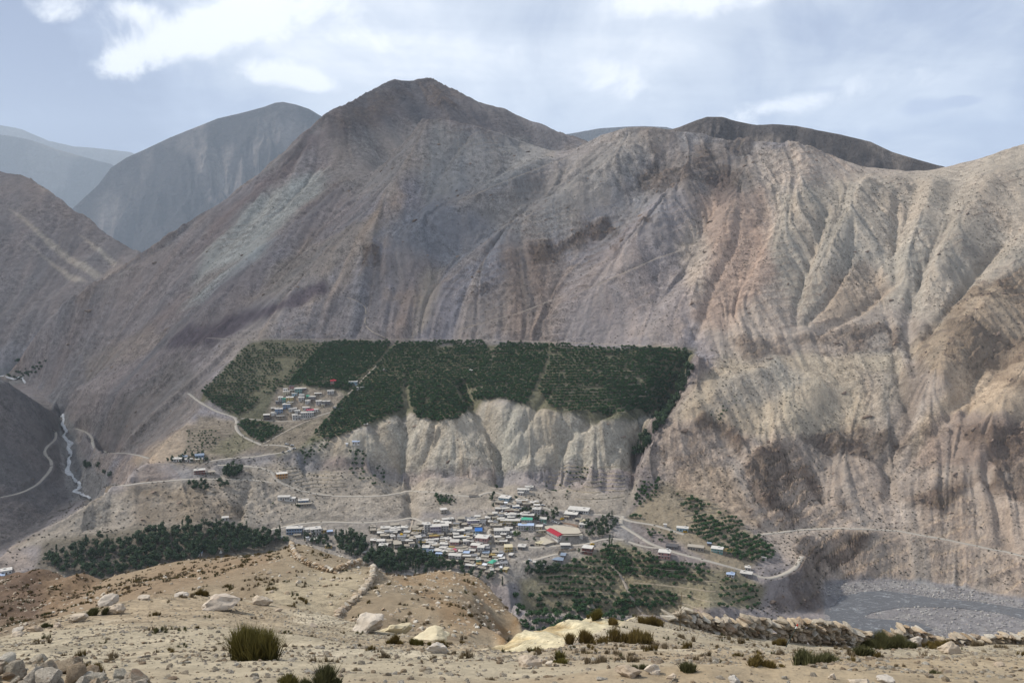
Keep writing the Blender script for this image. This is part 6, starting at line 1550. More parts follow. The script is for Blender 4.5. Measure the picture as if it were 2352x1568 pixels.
# the largest as trees of their own, the rest of the mass as one
GROVE.sort(key=lambda q: -q[3] / math.hypot(q[2][0], q[2][1]) * (1.0 if q[0] == 'willow_tree' else 9.0))
nw = 0; rest_ = []
for q in GROVE:
    if q[0] == 'poplar_tree' or nw < 240:
        tree(*q); nw += q[0] == 'willow_tree'
    else: rest_.append(q)
scatter('grove_trees', np.array([q[2] for q in rest_]), np.repeat(np.array([q[3] for q in rest_])[:, None], 3, 1), np.c_[np.zeros((len(rest_), 2)), rs_.uniform(0, 6.28, len(rest_))], rs_.integers(0, 4, len(rest_)), [whole_tree('grove', j) for j in range(4)],
        'smaller dark trees filling the groves and the gorge')
for zone, x, y, kind, s, lab in [
    ('C', 1560, 1530, 'bright', 1.25, 'bright green spreading tree below the long white house'), ('C', 1850, 1330, 'bright', 0.8, 'mid green tree before the curved pale blue roof'), ('C', 1830, 800, 'grove', 0.85, 'dark tree left of the white three-bay house'),
    ('C', 1720, 790, 'grove', 0.75, 'dark tree behind the long yellow building'), ('C', 1950, 770, 'grove', 0.7, 'dark tree touching the white three-bay house'), ('C', 2310, 880, 'grove', 0.8, 'dark tree right of the white three-bay house'), ('C', 2150, 1040, 'grove', 0.95, 'tall dark tree right of the dark red house'),
    ('C', 860, 330, 'grove', 0.8, 'dark tree on the bank left of the blue and white block'), ('C', 800, 440, 'grove', 0.8, 'dark tree lowest on the bank left of the blue and white block'), ('C', 850, 660, 'grove', 0.7, 'grey-green tree below the mud enclosure'), ('C', 960, 100, 'grove', 0.7, 'dark tree in the gully above the road bend'),
    ('C', 1530, 420, 'grove', 0.7, 'dark tree left of the orange-fronted house'), ('C', 1490, 1200, 'grove', 0.65, 'dark tree before the long yellow building'), ('C', 1620, 970, 'grove', 0.6, 'dark tree left of the dark red house'), ('C', 460, 1290, 'bright', 0.5, 'small green tree behind the bright blue roof'),
    ('B', 1370, 900, 'grove', 0.5, 'dark tree left of the small white twin house'), ('B', 1620, 720, 'grove', 0.5, 'dark tree left of the bright blue roof'), ('B', 860, 1320, 'grove', 0.8, 'dark tree left of the white block under the rose roof'), ('B', 740, 1440, 'bright', 0.95, 'grey-green spreading tree below the turquoise house'),
    ('B', 310, 1400, 'bright', 0.8, 'bright green tree beside the white dome'), ('B', 1300, 1540, 'grove', 0.7, 'dark tree at the spur edge below the white block'), ('D', 540, 960, 'grove', 0.75, 'dark tree right above the spur edge below town'), ('D', 1620, 560, 'poplar', 0.45, 'small dark cypress-like tree below the pink-red block'),
    ('D', 1710, 1180, 'grove', 0.6, 'dark bush-like tree at the foot of the lower town'), ('D', 1760, 1540, 'poplar', 0.85, 'dark poplar at the right foot of the spur'), ('E', 200, 850, 'bright', 0.5, 'brownish tree left of the school yard'), ('E', 375, 880, 'grove', 0.6, 'dark round tree at the corner of the school yard'),
    ('E', 1090, 860, 'bright', 0.55, 'grey-green round tree below the sports field wall'), ('E', 2085, 350, 'poplar', 0.75, 'dark poplar at the road fork right of the barrack'), ('E', 2030, 960, 'poplar', 0.95, 'tallest dark poplar beside the lower road'), ('E', 2075, 990, 'poplar', 0.8, 'shorter poplar touching the tallest one'), ('E', 1350, 1120, 'grove', 0.6, 'dark tree left of the red brick house'),
    ('A', 1580, 1100, 'grove', 0.85, 'dark tree below the yellow house beside the stairs'), ('A', 1190, 1150, 'grove', 0.9, 'grey-green tree at the foot of the long stairs'), ('A', 900, 1180, 'poplar', 0.8, 'dark pointed tree left of the stairs'), ('A', 490, 1150, 'grove', 0.7, 'dark tree before the white houses left of the stairs'), ('A', 190, 560, 'poplar', 0.5, 'grey-green slim tree left of the mud sheds'),
    ('H', 1360, 1380, 'poplar', 1.0, 'broad dark poplar alone left of the town clump'), ('H', 1090, 1360, 'grove', 0.6, 'dark tree below the white two-storey house'), ('H', 600, 730, 'grove', 0.5, 'dark low tree before the blue and white terrace house'), ('H', 640, 740, 'grove', 0.45, 'second dark low tree before the terrace house'), ('H', 120, 680, 'bright', 0.5, 'green tree left of the low white row'),
    ('M', 1140, 785, 'grove', 0.7, 'dark tree standing on the canal line above the orchard'), ('M', 1228, 770, 'grove', 0.45, 'small tree on the canal line above the orchard'), ('M', 305, 770, 'bright', 0.9, 'broad green tree on the canal line above the orchard'), ('M', 633, 770, 'grove', 0.5, 'small dark tree on the canal line left of the gap'), ('M', 1715, 790, 'bright', 0.6, 'green bush row tree on the canal line right of the gap'),
]:
    (u, v), = cv(zone, [(x, y)]); p = FAR.hit([u], [v])[0]
    tree({'poplar': 'poplar_tree', 'grove': 'willow_tree', 'bright': 'willow_tree'}[kind], kind, (p[0], p[1], p[2] - 0.2), s, lab, 'single trees around the town')
print("grove trees", ng_, round(time.time() - T00, 1))
# --- terrace walls of the fields, following the lines of equal height
M_terr = simple_mat('terrace_stone', C(182, 168, 146), 0.95, 0.25, 1.2, 0.1)
def terrace_walls(poly, row, seed, label, group, h=0.9, seg=30.0):
    rs = np.random.default_rng(seed); P = np.array(poly, float); H_ = FAR.hit(P[:, 0], P[:, 1], 730, 1330)
    x0, y0 = H_[:, :2].min(0) - 5; x1, y1 = H_[:, :2].max(0) + 5
    xs = np.arange(x0, x1, 1.5); ys = np.arange(y0, y1, 1.0)
    gx, gy = np.meshgrid(xs, ys, indexing='ij'); z = blur(FAR.height(gx, gy), 10)
    gzx, gzy = np.gradient(z, 1.5, 1.0); dzr = row * (np.hypot(gzx, gzy).mean() + 0.05)
    for L in np.arange(math.ceil(z.min() / dzr), math.floor(z.max() / dzr)):
        lv = L * dzr; up = (z[:, :-1] < lv) & (z[:, 1:] >= lv)
        has = up.any(1); k = np.argmax(up, 1)
        yy = np.where(has, ys[k] + (lv - z[np.arange(len(xs)), k]) / np.maximum(z[np.arange(len(xs)), np.minimum(k + 1, len(ys) - 1)] - z[np.arange(len(xs)), k], 1e-3), np.nan)
        zz2 = np.where(has, FAR.height(xs, np.nan_to_num(yy, nan=y0)), 0)
        u, v = project(xs, np.nan_to_num(yy, nan=y0), zz2); ok = has & inpoly(u, v, P)
        run = []
        for i in range(len(xs) + 1):
            if i < len(xs) and ok[i] and (not run or abs(yy[i] - yy[run[-1]]) < 4): run.append(i)
            else:
                if len(run) > 6:
                    q = np.c_[xs[run], smooth_line(np.c_[yy[run]], 3)[:, 0]]; q = np.c_[q, FAR.height(q[:, 0], q[:, 1])]
                    n = len(q); top = q[:, 2] + h * (0.35 + 0.75 * vnoise(q[:, 0], q[:, 1], 7, seed)); V_ = np.stack([np.c_[q[:, :2] - [0, .3], q[:, 2] - 1.2], np.c_[q[:, :2] - [0, .25], top], np.c_[q[:, :2] + [0, .35], top], np.c_[q[:, :2] + [0, .35], q[:, 2] - 1.2]], 1)
                    ii = np.arange(n * 4).reshape(n, 4); Qd = np.stack([ii[:-1, :-1], ii[1:, :-1], ii[1:, 1:], ii[:-1, 1:]], -1).reshape(-1, 4)
                    me = mesh_from('terrace_wall', V_.reshape(-1, 3), Qd, False); me.materials.append(M_terr)
                    o = link(bpy.data.objects.new('terrace_wall', me)); tag(o, label, 'terrace wall', group)
                run = [i] if i < len(xs) and ok[i] else []
for poly, row, lab in (([(1455, 1262), (1530, 1292), (1650, 1310), (1640, 1400), (1560, 1400), (1440, 1330)], 8.0, 'low pale terrace wall between the fruit rows below the lower road'),
                       ([(1540, 1115), (1640, 1150), (1745, 1235), (1700, 1290), (1580, 1215)], 7.5, 'low pale terrace wall among the fruit rows above the lower road'),
                       ([(1300, 1065), (1440, 1070), (1435, 1150), (1330, 1150), (1240, 1110)], 5.5, 'bare terrace wall on the slope above the barrack'),
                       ([(640, 1068), (780, 1085), (800, 1120), (700, 1122), (650, 1095)], 5.0, 'dark terrace wall above the upper road'),
                       ([(430, 985), (520, 975), (540, 1000), (500, 1035), (430, 1035)], 6.0, 'thin terrace wall on the fan left of the upper hamlet'),
                       ([(1240, 1300), (1390, 1265), (1420, 1300), (1400, 1370), (1230, 1370)], 7.0, 'rough terrace wall below the long metal shed'),
                       ([(750, 790), (890, 790), (830, 860), (700, 880)], 9.0, 'pale terrace line in the orchard above the upper hamlet'),
                       ([(1290, 850), (1500, 850), (1480, 930), (1300, 935)], 9.0, 'pale terrace line in the right end of the orchard'),
                       ([(1110, 800), (1250, 800), (1215, 900), (1090, 900)], 9.0, 'pale terrace line in the middle of the orchard')):
    terrace_walls(poly, row, len(lab), lab, lab.replace('wall', 'walls', 1).replace('line', 'lines', 1))
# --- scrub dots on the dry slopes
rs_ = np.random.default_rng(31)
n_ = 60000
t_ = rs_.uniform(D(-33), D(33), n_); r_ = np.sqrt(rs_.uniform(740 ** 2, 1760 ** 2, n_))
i_ = np.clip(np.rint((r_ - 420) / FAR.ds).astype(int), 0, FAR.ns - 1); j_ = np.clip(np.rint((t_ - FAR.t0) / FAR.dt).astype(int), 0, FAR.nt - 1)
x_, y_ = r_ * np.sin(t_), r_ * np.cos(t_)
pr = 0.10 + 0.55 * sstep(fbm(x_, y_, 90, 3, 201), 0.42, 0.62)
pr = pr * (1 - 0.8 * rock[i_, j_]) * (1 - 0.75 * cliff[i_, j_]) * (1 - flat_keep[i_, j_] * 0.55)
pr = pr * (FAR.z[i_, j_] > RIV + 6) * np.where(FU[i_, j_] > 1560, 1.5, 1.0) * np.where((FV[i_, j_] > 1050), 3.0, 1.0) * np.where(FU[i_, j_] < 450, 0.45, 1)
field_m = inpoly(FU[i_, j_], FV[i_, j_], [(850, 1200), (1150, 1180), (1380, 1180), (1380, 1290), (1150, 1330), (850, 1300)])
pr = np.where(field_m, pr * 0.3, pr)
pr = pr + 0.35 * inpoly(FU[i_, j_], FV[i_, j_], [(1190, 1330), (1330, 1285), (1430, 1240), (1540, 1290), (1690, 1310), (1750, 1345), (1740, 1400), (1200, 1400)])
ok = rs_.random(n_) < pr * 0.7
x_, y_ = x_[ok], y_[ok]
s_ = rs_.uniform(0.45, 1.25, len(x_))
scatter('scrub', np.c_[x_, y_, FAR.height(x_, y_) - 0.08], np.repeat(s_[:, None], 3, 1), np.c_[np.zeros((len(x_), 2)), rs_.uniform(0, 6.28, len(x_))], rs_.integers(0, 4, len(x_)), CROWN['scrub'],
        'dark scrub bushes dotted over the bare slopes')
print("scrub", len(x_), round(time.time() - T00, 1))

# --- crags: broken rock standing out of the slopes
def crag_mesh(seed):
    rs = random.Random(seed); bm = bmesh.new(); bmesh.ops.create_icosphere(bm, subdivisions=3, radius=1.0)
    pl = [(Vector((rs.gauss(0, 1), rs.gauss(0, 1), rs.gauss(0, .8))).normalized(), rs.uniform(0.35, 0.85)) for _ in range(16)]
    off = Vector((rs.uniform(0, 50), rs.uniform(0, 50), rs.uniform(0, 50)))
    for v in bm.verts:
        p = v.co.copy()
        for n, d in pl:
            e = p.dot(n) - d
            if e > 0: p -= n * e * 0.95
        v.co = p * (1 + 0.28 * mnoise.fractal(p * 2.2 + off, 0.8, 2.0, 4))
    me = bpy.data.meshes.new('crag'); bm.to_mesh(me); bm.free(); me.materials.append(M_crag); return me
M_crag = simple_mat('crag_rock', C(150, 132, 118), 0.95, 0.35, 0.5, 0.6, 0.25, C(96, 84, 78))
CRAGS = [crag_mesh(k) for k in range(6)]
n_ = 60000
t_ = rs_.uniform(D(-33), D(33), n_); r_ = np.sqrt(rs_.uniform(780 ** 2, 1760 ** 2, n_))
i_ = np.clip(np.rint((r_ - 420) / FAR.ds).astype(int), 0, FAR.ns - 1); j_ = np.clip(np.rint((t_ - FAR.t0) / FAR.dt).astype(int), 0, FAR.nt - 1)
pr = 0.16 * rock[i_, j_] + 0.02 * sstep(S_big[i_, j_], 0.8, 1.8) * A_slope[i_, j_] * (FV[i_, j_] < 780) + 0.01 * A_slope[i_, j_]
pr = pr * (1 - flat_keep[i_, j_]) * (FAR.z[i_, j_] > RIV + 8)
ok = rs_.random(n_) < pr
x_, y_ = r_[ok] * np.sin(t_[ok]), r_[ok] * np.cos(t_[ok]); m = len(x_)
s_ = 0.8 * 5 ** (rs_.random(m) ** 2.0)
# strata lie tilted, so the crags lean the same way
scatter('crags', np.c_[x_, y_, FAR.height(x_, y_) - s_ * 0.15], s_[:, None] * np.c_[rs_.uniform(1.0, 2.4, m), rs_.uniform(0.7, 1.2, m), rs_.uniform(0.45, 0.9, m)], np.c_[rs_.normal(0.5, .2, m), rs_.normal(-0.25, .15, m), rs_.normal(0.25, .35, m)], rs_.integers(0, 6, m), CRAGS,
        'broken brown crags standing out of the mountain slopes')
print("crags", m)
# ------------------------------------------------------------------ stones
def stone_mat(name, palette, scale=3.0):
    m, nt, b = new_mat(name)
    oi = nt.nodes.new('ShaderNodeObjectInfo'); tcn = nt.nodes.new('ShaderNodeTexCoord')
    rp = nt.nodes.new('ShaderNodeValToRGB'); rp.color_ramp.interpolation = 'LINEAR'
    while len(rp.color_ramp.elements) < len(palette): rp.color_ramp.elements.new(0.5)
    for k, (e, c) in enumerate(zip(rp.color_ramp.elements, palette)): e.position = k / (len(palette) - 1); e.color = (*C(*c), 1)
    nt.links.new(oi.outputs['Random'], rp.inputs[0])
    vec = N(nt, 'ShaderNodeVectorMath'); vec.operation = 'ADD'; nt.links.new(tcn.outputs['Object'], vec.inputs[0])
    sc_ = N(nt, 'ShaderNodeVectorMath'); sc_.operation = 'SCALE'; sc_.inputs[0].default_value = (13.1, 7.7, 5.3); nt.links.new(oi.outputs['Random'], sc_.inputs['Scale']); nt.links.new(sc_.outputs[0], vec.inputs[1])
    n1 = noise_node(nt, vec.outputs[0], scale, 7, 0.65); n2 = noise_node(nt, vec.outputs[0], scale * 0.5, 4, 0.6, 0.6); n3 = noise_node(nt, vec.outputs[0], scale * 5, 4, 0.6)
    f = maprange(nt, n1, 0.28, 0.72, 0.72, 1.25, False)
    v = N(nt, 'ShaderNodeVectorMath'); v.operation = 'SCALE'; nt.links.new(rp.outputs[0], v.inputs[0]); nt.links.new(f, v.inputs['Scale'])
    c = mix_col(nt, maprange(nt, n2, 0.57, 0.70, 0, 0.5), v.outputs[0], C(182, 136, 100))        # rusty patches
    c = mix_col(nt, maprange(nt, n3, 0.58, 0.72, 0, 0.3), c, C(110, 96, 82))
    nt.links.new(c, b.inputs['Base Color']); b.inputs['Roughness'].default_value = 0.9
    k = bump(nt, b, n1, 0.10, 0.8); bump(nt, b, n3, 0.03, 0.8, k)
    return m
M_stone = stone_mat('stone', [(234, 224, 204), (208, 192, 168), (192, 168, 138), (222, 210, 190), (186, 162, 136), (242, 234, 218), (204, 192, 172)])
M_boulder = stone_mat('boulder_stone', [(222, 206, 184), (196, 174, 148), (230, 222, 210), (206, 186, 160)], 1.6)
M_riverstone = stone_mat('river_stone', [(178, 174, 170), (160, 156, 154), (196, 192, 186), (146, 142, 140)], 2.0)
M_cream = stone_mat('cream_rock', [(238, 226, 194), (232, 216, 180)], 1.4)
def rock_mesh(seed, sub=2, flat=1.0, cuts=9, rough=0.10, dmin=0.58):
    rs = random.Random(seed); bm = bmesh.new(); bmesh.ops.create_icosphere(bm, subdivisions=sub, radius=1.0)
    planes = []
    for _ in range(cuts):
        n = Vector((rs.gauss(0, 1), rs.gauss(0, 1), rs.gauss(0, 1))).normalized(); planes.append((n, rs.uniform(dmin, 0.88)))
    off = Vector((rs.uniform(0, 50), rs.uniform(0, 50), rs.uniform(0, 50)))
    for v in bm.verts:
        p = v.co.copy()
        for n, d in planes:
            e = p.dot(n) - d
            if e > 0: p -= n * e * 0.92
        q = p * (1 + rough * mnoise.fractal(p * 1.6 + off, 0.8, 2.0, 4))
        v.co = Vector((q.x, q.y, q.z * flat))
    me = bpy.data.meshes.new('stone'); bm.to_mesh(me); bm.free()
    me.polygons.foreach_set('use_smooth', [True] * len(me.polygons))
    me.set_sharp_from_angle(angle=math.radians(28))
    return me
STONES = [rock_mesh(k, 3, 0.72, 14, 0.16, 0.40) for k in range(9)]
for m_ in STONES: m_.materials.append(M_stone)
PEBBLES = [rock_mesh(50 + k, 2, 0.7, 12, 0.16, 0.42) for k in range(6)]
for m_ in PEBBLES: m_.materials.append(M_stone)
RIVSTONES = [rock_mesh(80 + k, 1, 0.7, 6) for k in range(4)]
for m_ in RIVSTONES: m_.materials.append(M_riverstone)
frng = random.Random(21)
def near_at(u, v, rmax=45):
    for _ in range(40):
        p = NEAR.hit([u], [v], 2.0, rmax)[0]
        if math.hypot(p[0], p[1]) < rmax - 9: return p
        v += 2.5
    return p
def px(p, n): return n * (p[1] * CP - p[2] * SP) / F           # size of n measuring units at p
def ground_z(x, y): return float(NEAR.height(np.array([x]), np.array([y]))[0])
# boulders standing out of the near slope: u, v of the foot, width, height
BOULD = [
    (500, 1402, 122, 52, 'b', 'large cream and rust boulder on the near crest'), (597, 1390, 46, 28, 'b', 'brownish boulder just right of the large rusty boulder'), (178, 1428, 46, 30, 'b', 'smooth pinkish boulder on the left of the near crest'),
    (266, 1410, 50, 34, 'b', 'tan boulder behind the grey leaning bush'), (246, 1388, 44, 34, 'b', 'white-topped boulder highest on the left crest'), (75, 1450, 40, 20, 'b', 'flat pale boulder at the left edge of the crest'), (35, 1462, 36, 18, 'b', 'low pale rock leftmost on the crest'),
    (838, 1452, 112, 62, 'b', 'pinkish white boulder below the spur wall'), (905, 1448, 76, 46, 'c', 'left of two cream rock outcrops'), (990, 1466, 104, 42, 'c', 'right of two cream rock outcrops'), (1004, 1500, 56, 26, 'b', 'pinkish stone below the cream outcrops'),
    (1220, 1532, 66, 52, 'b', 'white boulder with a pinkish side below the pale hummock'), (1262, 1530, 22, 18, 'b', 'small tan stone right of the white pinkish boulder'), (1448, 1556, 70, 44, 'b', 'rounded whitish boulder at the bottom centre right'), (1500, 1548, 52, 28, 'b', 'tan slab right of the rounded whitish boulder'),
    (2190, 1500, 66, 48, 'b', 'white speckled boulder alone on the right slope'), (2102, 1482, 60, 40, 'b', 'white leaning boulder beside the right wall'), (2035, 1568, 70, 26, 'b', 'low whitish rock at the bottom right'), (1985, 1575, 60, 26, 'b', 'low pinkish rock near the bottom right edge'),
    (1750, 1500, 22, 12, 'b', 'small pale stone below the right wall'), (1915, 1560, 22, 14, 'b', 'small white stone on the bottom right slope'), (40, 1390, 26, 22, 'b', 'dark stone on the brown slope at the left'), (410, 1358, 40, 12, 'b', 'flat white rock row left of the large boulder'), (330, 1372, 36, 14, 'b', 'flat whitish rock on the crest left of the large boulder'),
    (130, 1440, 26, 16, 'b', 'small cream stone on the left crest'), (640, 1404, 20, 12, 'b', 'small stone right of the brownish boulder'), (520, 1340, 30, 12, 'b', 'far pinkish rock on the spur slope'), (720, 1440, 22, 12, 'b', 'small cream stone in the middle of the near slope'),
    (1690, 1568, 40, 16, 'b', 'flat stone at the bottom right of centre'), (1545, 1560, 26, 14, 'b', 'small grey stone right of the tan slab'), (2300, 1530, 30, 12, 'b', 'dark flat stone at the right edge'), (1120, 1512, 20, 12, 'b', 'small stone left of the white pinkish boulder'),
]
for k, (u, v, w, h, kd, lab) in enumerate(BOULD):
    p = near_at(u, v); W_ = px(p, w) * (0.82 if w < 60 else 0.72); H_ = px(p, h) * (0.8 if w < 60 else 0.62)
    me = rock_mesh(200 + k, 4, 1.0, 15 if kd == 'b' else 8, 0.24, 0.42); me.materials.append(M_boulder if kd == 'b' else M_cream)
    for vert in me.vertices: vert.co = Vector((vert.co.x * W_ * 0.66, vert.co.y * W_ * 0.5, vert.co.z * H_ * 0.72))
    o = link(bpy.data.objects.new('boulder', me))
    o.location = (p[0], p[1] + W_ * 0.3, ground_z(p[0], p[1] + W_ * 0.3) + H_ * (0.26 if kd == 'b' else 0.12) + 0.04 * W_); o.rotation_euler = (frng.uniform(-.15, .15), frng.uniform(-.15, .15), frng.uniform(-.5, .5))
    tag(o, lab, 'boulder', 'boulders on the near slope')
# dry stone walls: every stone its own piece
def stone_wall(name, path, heights, size, label, grid=NEAR, rmin=2, rmax=60, maxn=300, depth=0.35, by_r=False):
    """path: measuring points of the foot; heights in measuring units"""
    d = dense([(a, b, h) for (a, b), h in zip(path, heights)], 3.0)
    if by_r:
        t_ = np.array([TH(a) for a in d[:, 0]]); rr_ = d[:, 1] / np.cos(t_); P = np.stack([rr_ * np.sin(t_), rr_ * np.cos(t_)], 1); P = np.c_[P, grid.height(P[:, 0], P[:, 1])]
    else: P = grid.hit(d[:, 0], d[:, 1], rmin, rmax)
    hm = d[:, 2] * (P[:, 1] * CP - P[:, 2] * SP) / F
    L = np.r_[0, np.cumsum(np.linalg.norm(np.diff(P[:, :2], axis=0), axis=1))]
    root = empty(name, tuple(P[len(P) // 2])); tag(root, label, 'stone wall')
    base = Vector(root.location)
    cand = []
    s = 0.0
    layer = 0
    z0 = 0.0
    hmax = hm.max()
    while z0 < hmax:
        s = frng.uniform(0, size)
        while s < L[-1]:
            w = size * frng.uniform(0.55, 1.35)
            x, y, zg, hh = (float(np.interp(s, L, a)) for a in (P[:, 0], P[:, 1], P[:, 2], hm))
            if z0 < hh:
                i = min(len(P) - 2, max(0, int(np.searchsorted(L, s)) - 1)); dr = P[i + 1] - P[i]; az_ = math.atan2(dr[1], dr[0])
                sh = size * frng.uniform(0.42, 0.72)
                top = z0 + sh > hh - 0.02
                cand.append((x, y, zg + z0 + sh * 0.35, w, sh, az_, top))
            s += w * 0.86
        z0 += size * 0.40
    if len(cand) > maxn:
        cand.sort(key=lambda q: -q[3]); 
    big, rest = cand[:maxn], cand[maxn:]
    for (x, y, z, w, sh, az_, top) in big:
        o = bpy.data.objects.new('stone', frng.choice(STONES))
        o.location = Vector((x + frng.gauss(0, .05), y + frng.gauss(0, .07), z)) - base
        o.scale = (w * 0.56, depth * frng.uniform(0.7, 1.2), sh * 0.85)
        o.rotation_euler = (frng.gauss(0, .22), frng.gauss(0, .2), az_ + frng.gauss(0, .35))
        link(o, root)
    if rest:
        bm = bmesh.new()
        for (x, y, z, w, sh, az_, top) in rest:
            t = bmesh.new(); t.from_mesh(frng.choice(PEBBLES))
            M = Matrix.Translation(Vector((x + frng.gauss(0, .05), y + frng.gauss(0, .07), z)) - base) @ Matrix.Rotation(az_ + frng.gauss(0, .35), 4, 'Z') @ Matrix.Rotation(frng.gauss(0, .2), 4, 'X') @ Matrix.Diagonal((w * 0.56, depth, sh * 0.85, 1))
            t.transform(M); tm = bpy.data.meshes.new('t'); t.to_mesh(tm); t.free(); bm.from_mesh(tm); bpy.data.meshes.remove(tm)
        me = bpy.data.meshes.new('small_stones'); bm.to_mesh(me); bm.free(); me.materials.append(M_stone)
        o = link(bpy.data.objects.new('small_stones', me), root); o['kind'] = 'stuff'
    return root
stone_wall('dry_stone_wall', [(1545, 25.6), (1572, 26.0), (1650, 26.8), (1750, 27.7), (1800, 28.1), (1890, 28.9), (1930, 29.2), (2000, 29.8), (2050, 30.2), (2090, 30.4), (2140, 30.8), (2170, 31), (2230, 31.3), (2300, 31.6), (2352, 31.8), (2500, 32)],
           [14, 34, 36, 40, 46, 56, 54, 38, 18, 42, 40, 14, 24, 12, 26, 20], 0.27, 'tumbled dry stone wall of pale stones along the near crest on the right', maxn=300, by_r=True)
stone_wall('dry_stone_wall', [(697, 1247), (680, 1246), (668, 1250), (672, 1264), (678, 1280), (695, 1292), (713, 1302), (747, 1312), (770, 1316), (800, 1302), (830, 1294), (854, 1294)], [9] * 12, 0.55,
           'thin winding dry stone wall from the top of the middle spur', rmin=50, rmax=140, maxn=300, depth=0.4)
stone_wall('dry_stone_wall', [(856, 1296), (858, 1312), (853, 1338), (842, 1352), (827, 1366), (800, 1392), (770, 1422)], [11, 11, 11, 10, 10, 10, 9], 0.5,
           'straight dry stone wall falling down the middle spur towards the near slope', rmin=45, rmax=140, maxn=260, depth=0.4)
# heap of stones in the lower left corner
p0 = near_at(130, 1545)
heap = empty('stone_heap', tuple(p0)); tag(heap, 'heap of broken pale and brown stones in the lower left corner', 'stone heap')
for k in range(80):
    u = frng.uniform(-70, 360); lo = np.interp(u, [-70, 0, 120, 200, 350], [1490, 1496, 1502, 1540, 1562])
    v = frng.uniform(lo + 14, 1600)
    p = near_at(u, v); w = px(p, frng.choice([22, 28, 34, 42, 58, 66])) * frng.uniform(0.7, 1.1)
    lift = max(0.0, (1 - (u + 70) / 330)) * px(p, 26) * frng.random()
    o = bpy.data.objects.new('stone', frng.choice(STONES)); o.location = Vector((p[0], p[1], p[2] + w * 0.16 + lift)) - heap.location
    o.scale = (w * 0.62, w * 0.5, w * 0.5); o.rotation_euler = (frng.gauss(0, .4), frng.gauss(0, .4), frng.uniform(0, 6.28)); link(o, heap)
# gravel and stones strewn over the ground
rs_ = np.random.default_rng(3)
def strew(name, n, r0, r1, smin, smax, label, power=2.6, dens=None, th=34, zoff=0.1):
    t_ = rs_.uniform(D(-th), D(th), n); r_ = np.sqrt(rs_.uniform(r0 ** 2, r1 ** 2, n))
    x_, y_ = r_ * np.sin(t_), r_ * np.cos(t_)
    k = rs_.random(n) < (0.25 + 0.9 * sstep(fbm(x_, y_, (r1 - r0) * 0.08, 3, 301), 0.4, 0.65))
    z_ = NEAR.height(x_, y_); u, v = project(x_, y_, z_)
    k &= ~((hum_at(x_, y_) > 0.4) & (rs_.random(n) < 0.93))
    if dens is not None: k &= rs_.random(n) < dens(u, v)
    x_, y_, z_ = x_[k], y_[k], z_[k]; m = len(x_)
    s_ = smin * (smax / smin) ** (rs_.random(m) ** power)
    sc_ = s_[:, None] * rs_.uniform(0.7, 1.2, (m, 3)) * [1, 1, 0.85]
    scatter(name, np.c_[x_, y_, z_ + s_ * zoff], sc_, np.c_[rs_.normal(0, .3, (m, 2)), rs_.uniform(0, 6.28, m)], rs_.integers(0, 6, m), PEBBLES, label)
def hum_at(x, y): return NEAR.bil(hum_m, np.arctan2(x, y), np.hypot(x, y))
strew('gravel', 150000, 5.5, 30, 0.004, 0.055, 'loose pale gravel covering the near slope', 4.2)
strew('rubble', 42000, 44, 165, 0.04, 0.36, 'rubble scattered over the middle spur', 2.4, lambda u, v: np.where(((u > 820) & (u < 1220)) | (u < 240), 0.95, 0.45))
# boulders of the river bank
n_ = 9000
u_ = rs_.uniform(1895, 2420, n_); v_ = rs_.uniform(1330, 1470, n_)
t_, te_ = ray(u_, v_); r_ = RIV / te_
x_, y_ = r_ * np.sin(t_), r_ * np.cos(t_)
inw = inpoly(u_, v_, wp)
top_edge = np.interp(u_, [1900, 2050, 2200, 2352, 2420], [1345, 1337, 1352, 1386, 1402])
k = (~inw | (rs_.random(n_) < 0.03)) & (v_ > top_edge) & (rs_.random(n_) < np.where(v_ < top_edge + 26, 0.9, 0.35)) & (FAR.height(x_, y_) < RIV + 3)
x_, y_ = x_[k], y_[k]; s_ = 0.3 * 6 ** (rs_.random(len(x_)) ** 2.2)
scatter('river_stones', np.c_[x_, y_, FAR.height(x_, y_) + s_ * 0.2], s_[:, None] * rs_.uniform(0.7, 1.2, (len(x_), 3)), np.c_[np.zeros((len(x_), 2)), rs_.uniform(0, 6.28, len(x_))], rs_.integers(0, 4, len(x_)), RIVSTONES, 'boulders and cobbles strewn along the river banks')
print("stones", round(time.time() - T00, 1))

# ------------------------------------------------------------------ bushes of the near slope
def stem_mat(name, a, b_):
    m, nt, b = new_mat(name)
    at_ = attr(nt, 'tip', 'Fac'); oi = nt.nodes.new('ShaderNodeObjectInfo')
    n = noise_node(nt, pos(nt), 6.0, 2, 0.5)
    f = math_node(nt, 'ADD', math_node(nt, 'MULTIPLY', at_, 0.75), math_node(nt, 'MULTIPLY', math_node(nt, 'SUBTRACT', n, 0.5), 0.9), None, True)
    c = mix_col(nt, f, a, b_); nt.links.new(c, b.inputs['Base Color']); b.inputs['Roughness'].default_value = 0.8
    return m
M_eph = {'g': stem_mat('olive_stems', (0.06, 0.056, 0.022), (0.19, 0.165, 0.05)), 'd': stem_mat('dark_green_stems', (0.05, 0.052, 0.026), (0.13, 0.128, 0.058)), 'y': stem_mat('dry_stems', (0.11, 0.085, 0.05), (0.27, 0.215, 0.14)), 'r': stem_mat('rusty_stems', (0.07, 0.052, 0.022), (0.21, 0.155, 0.052))}
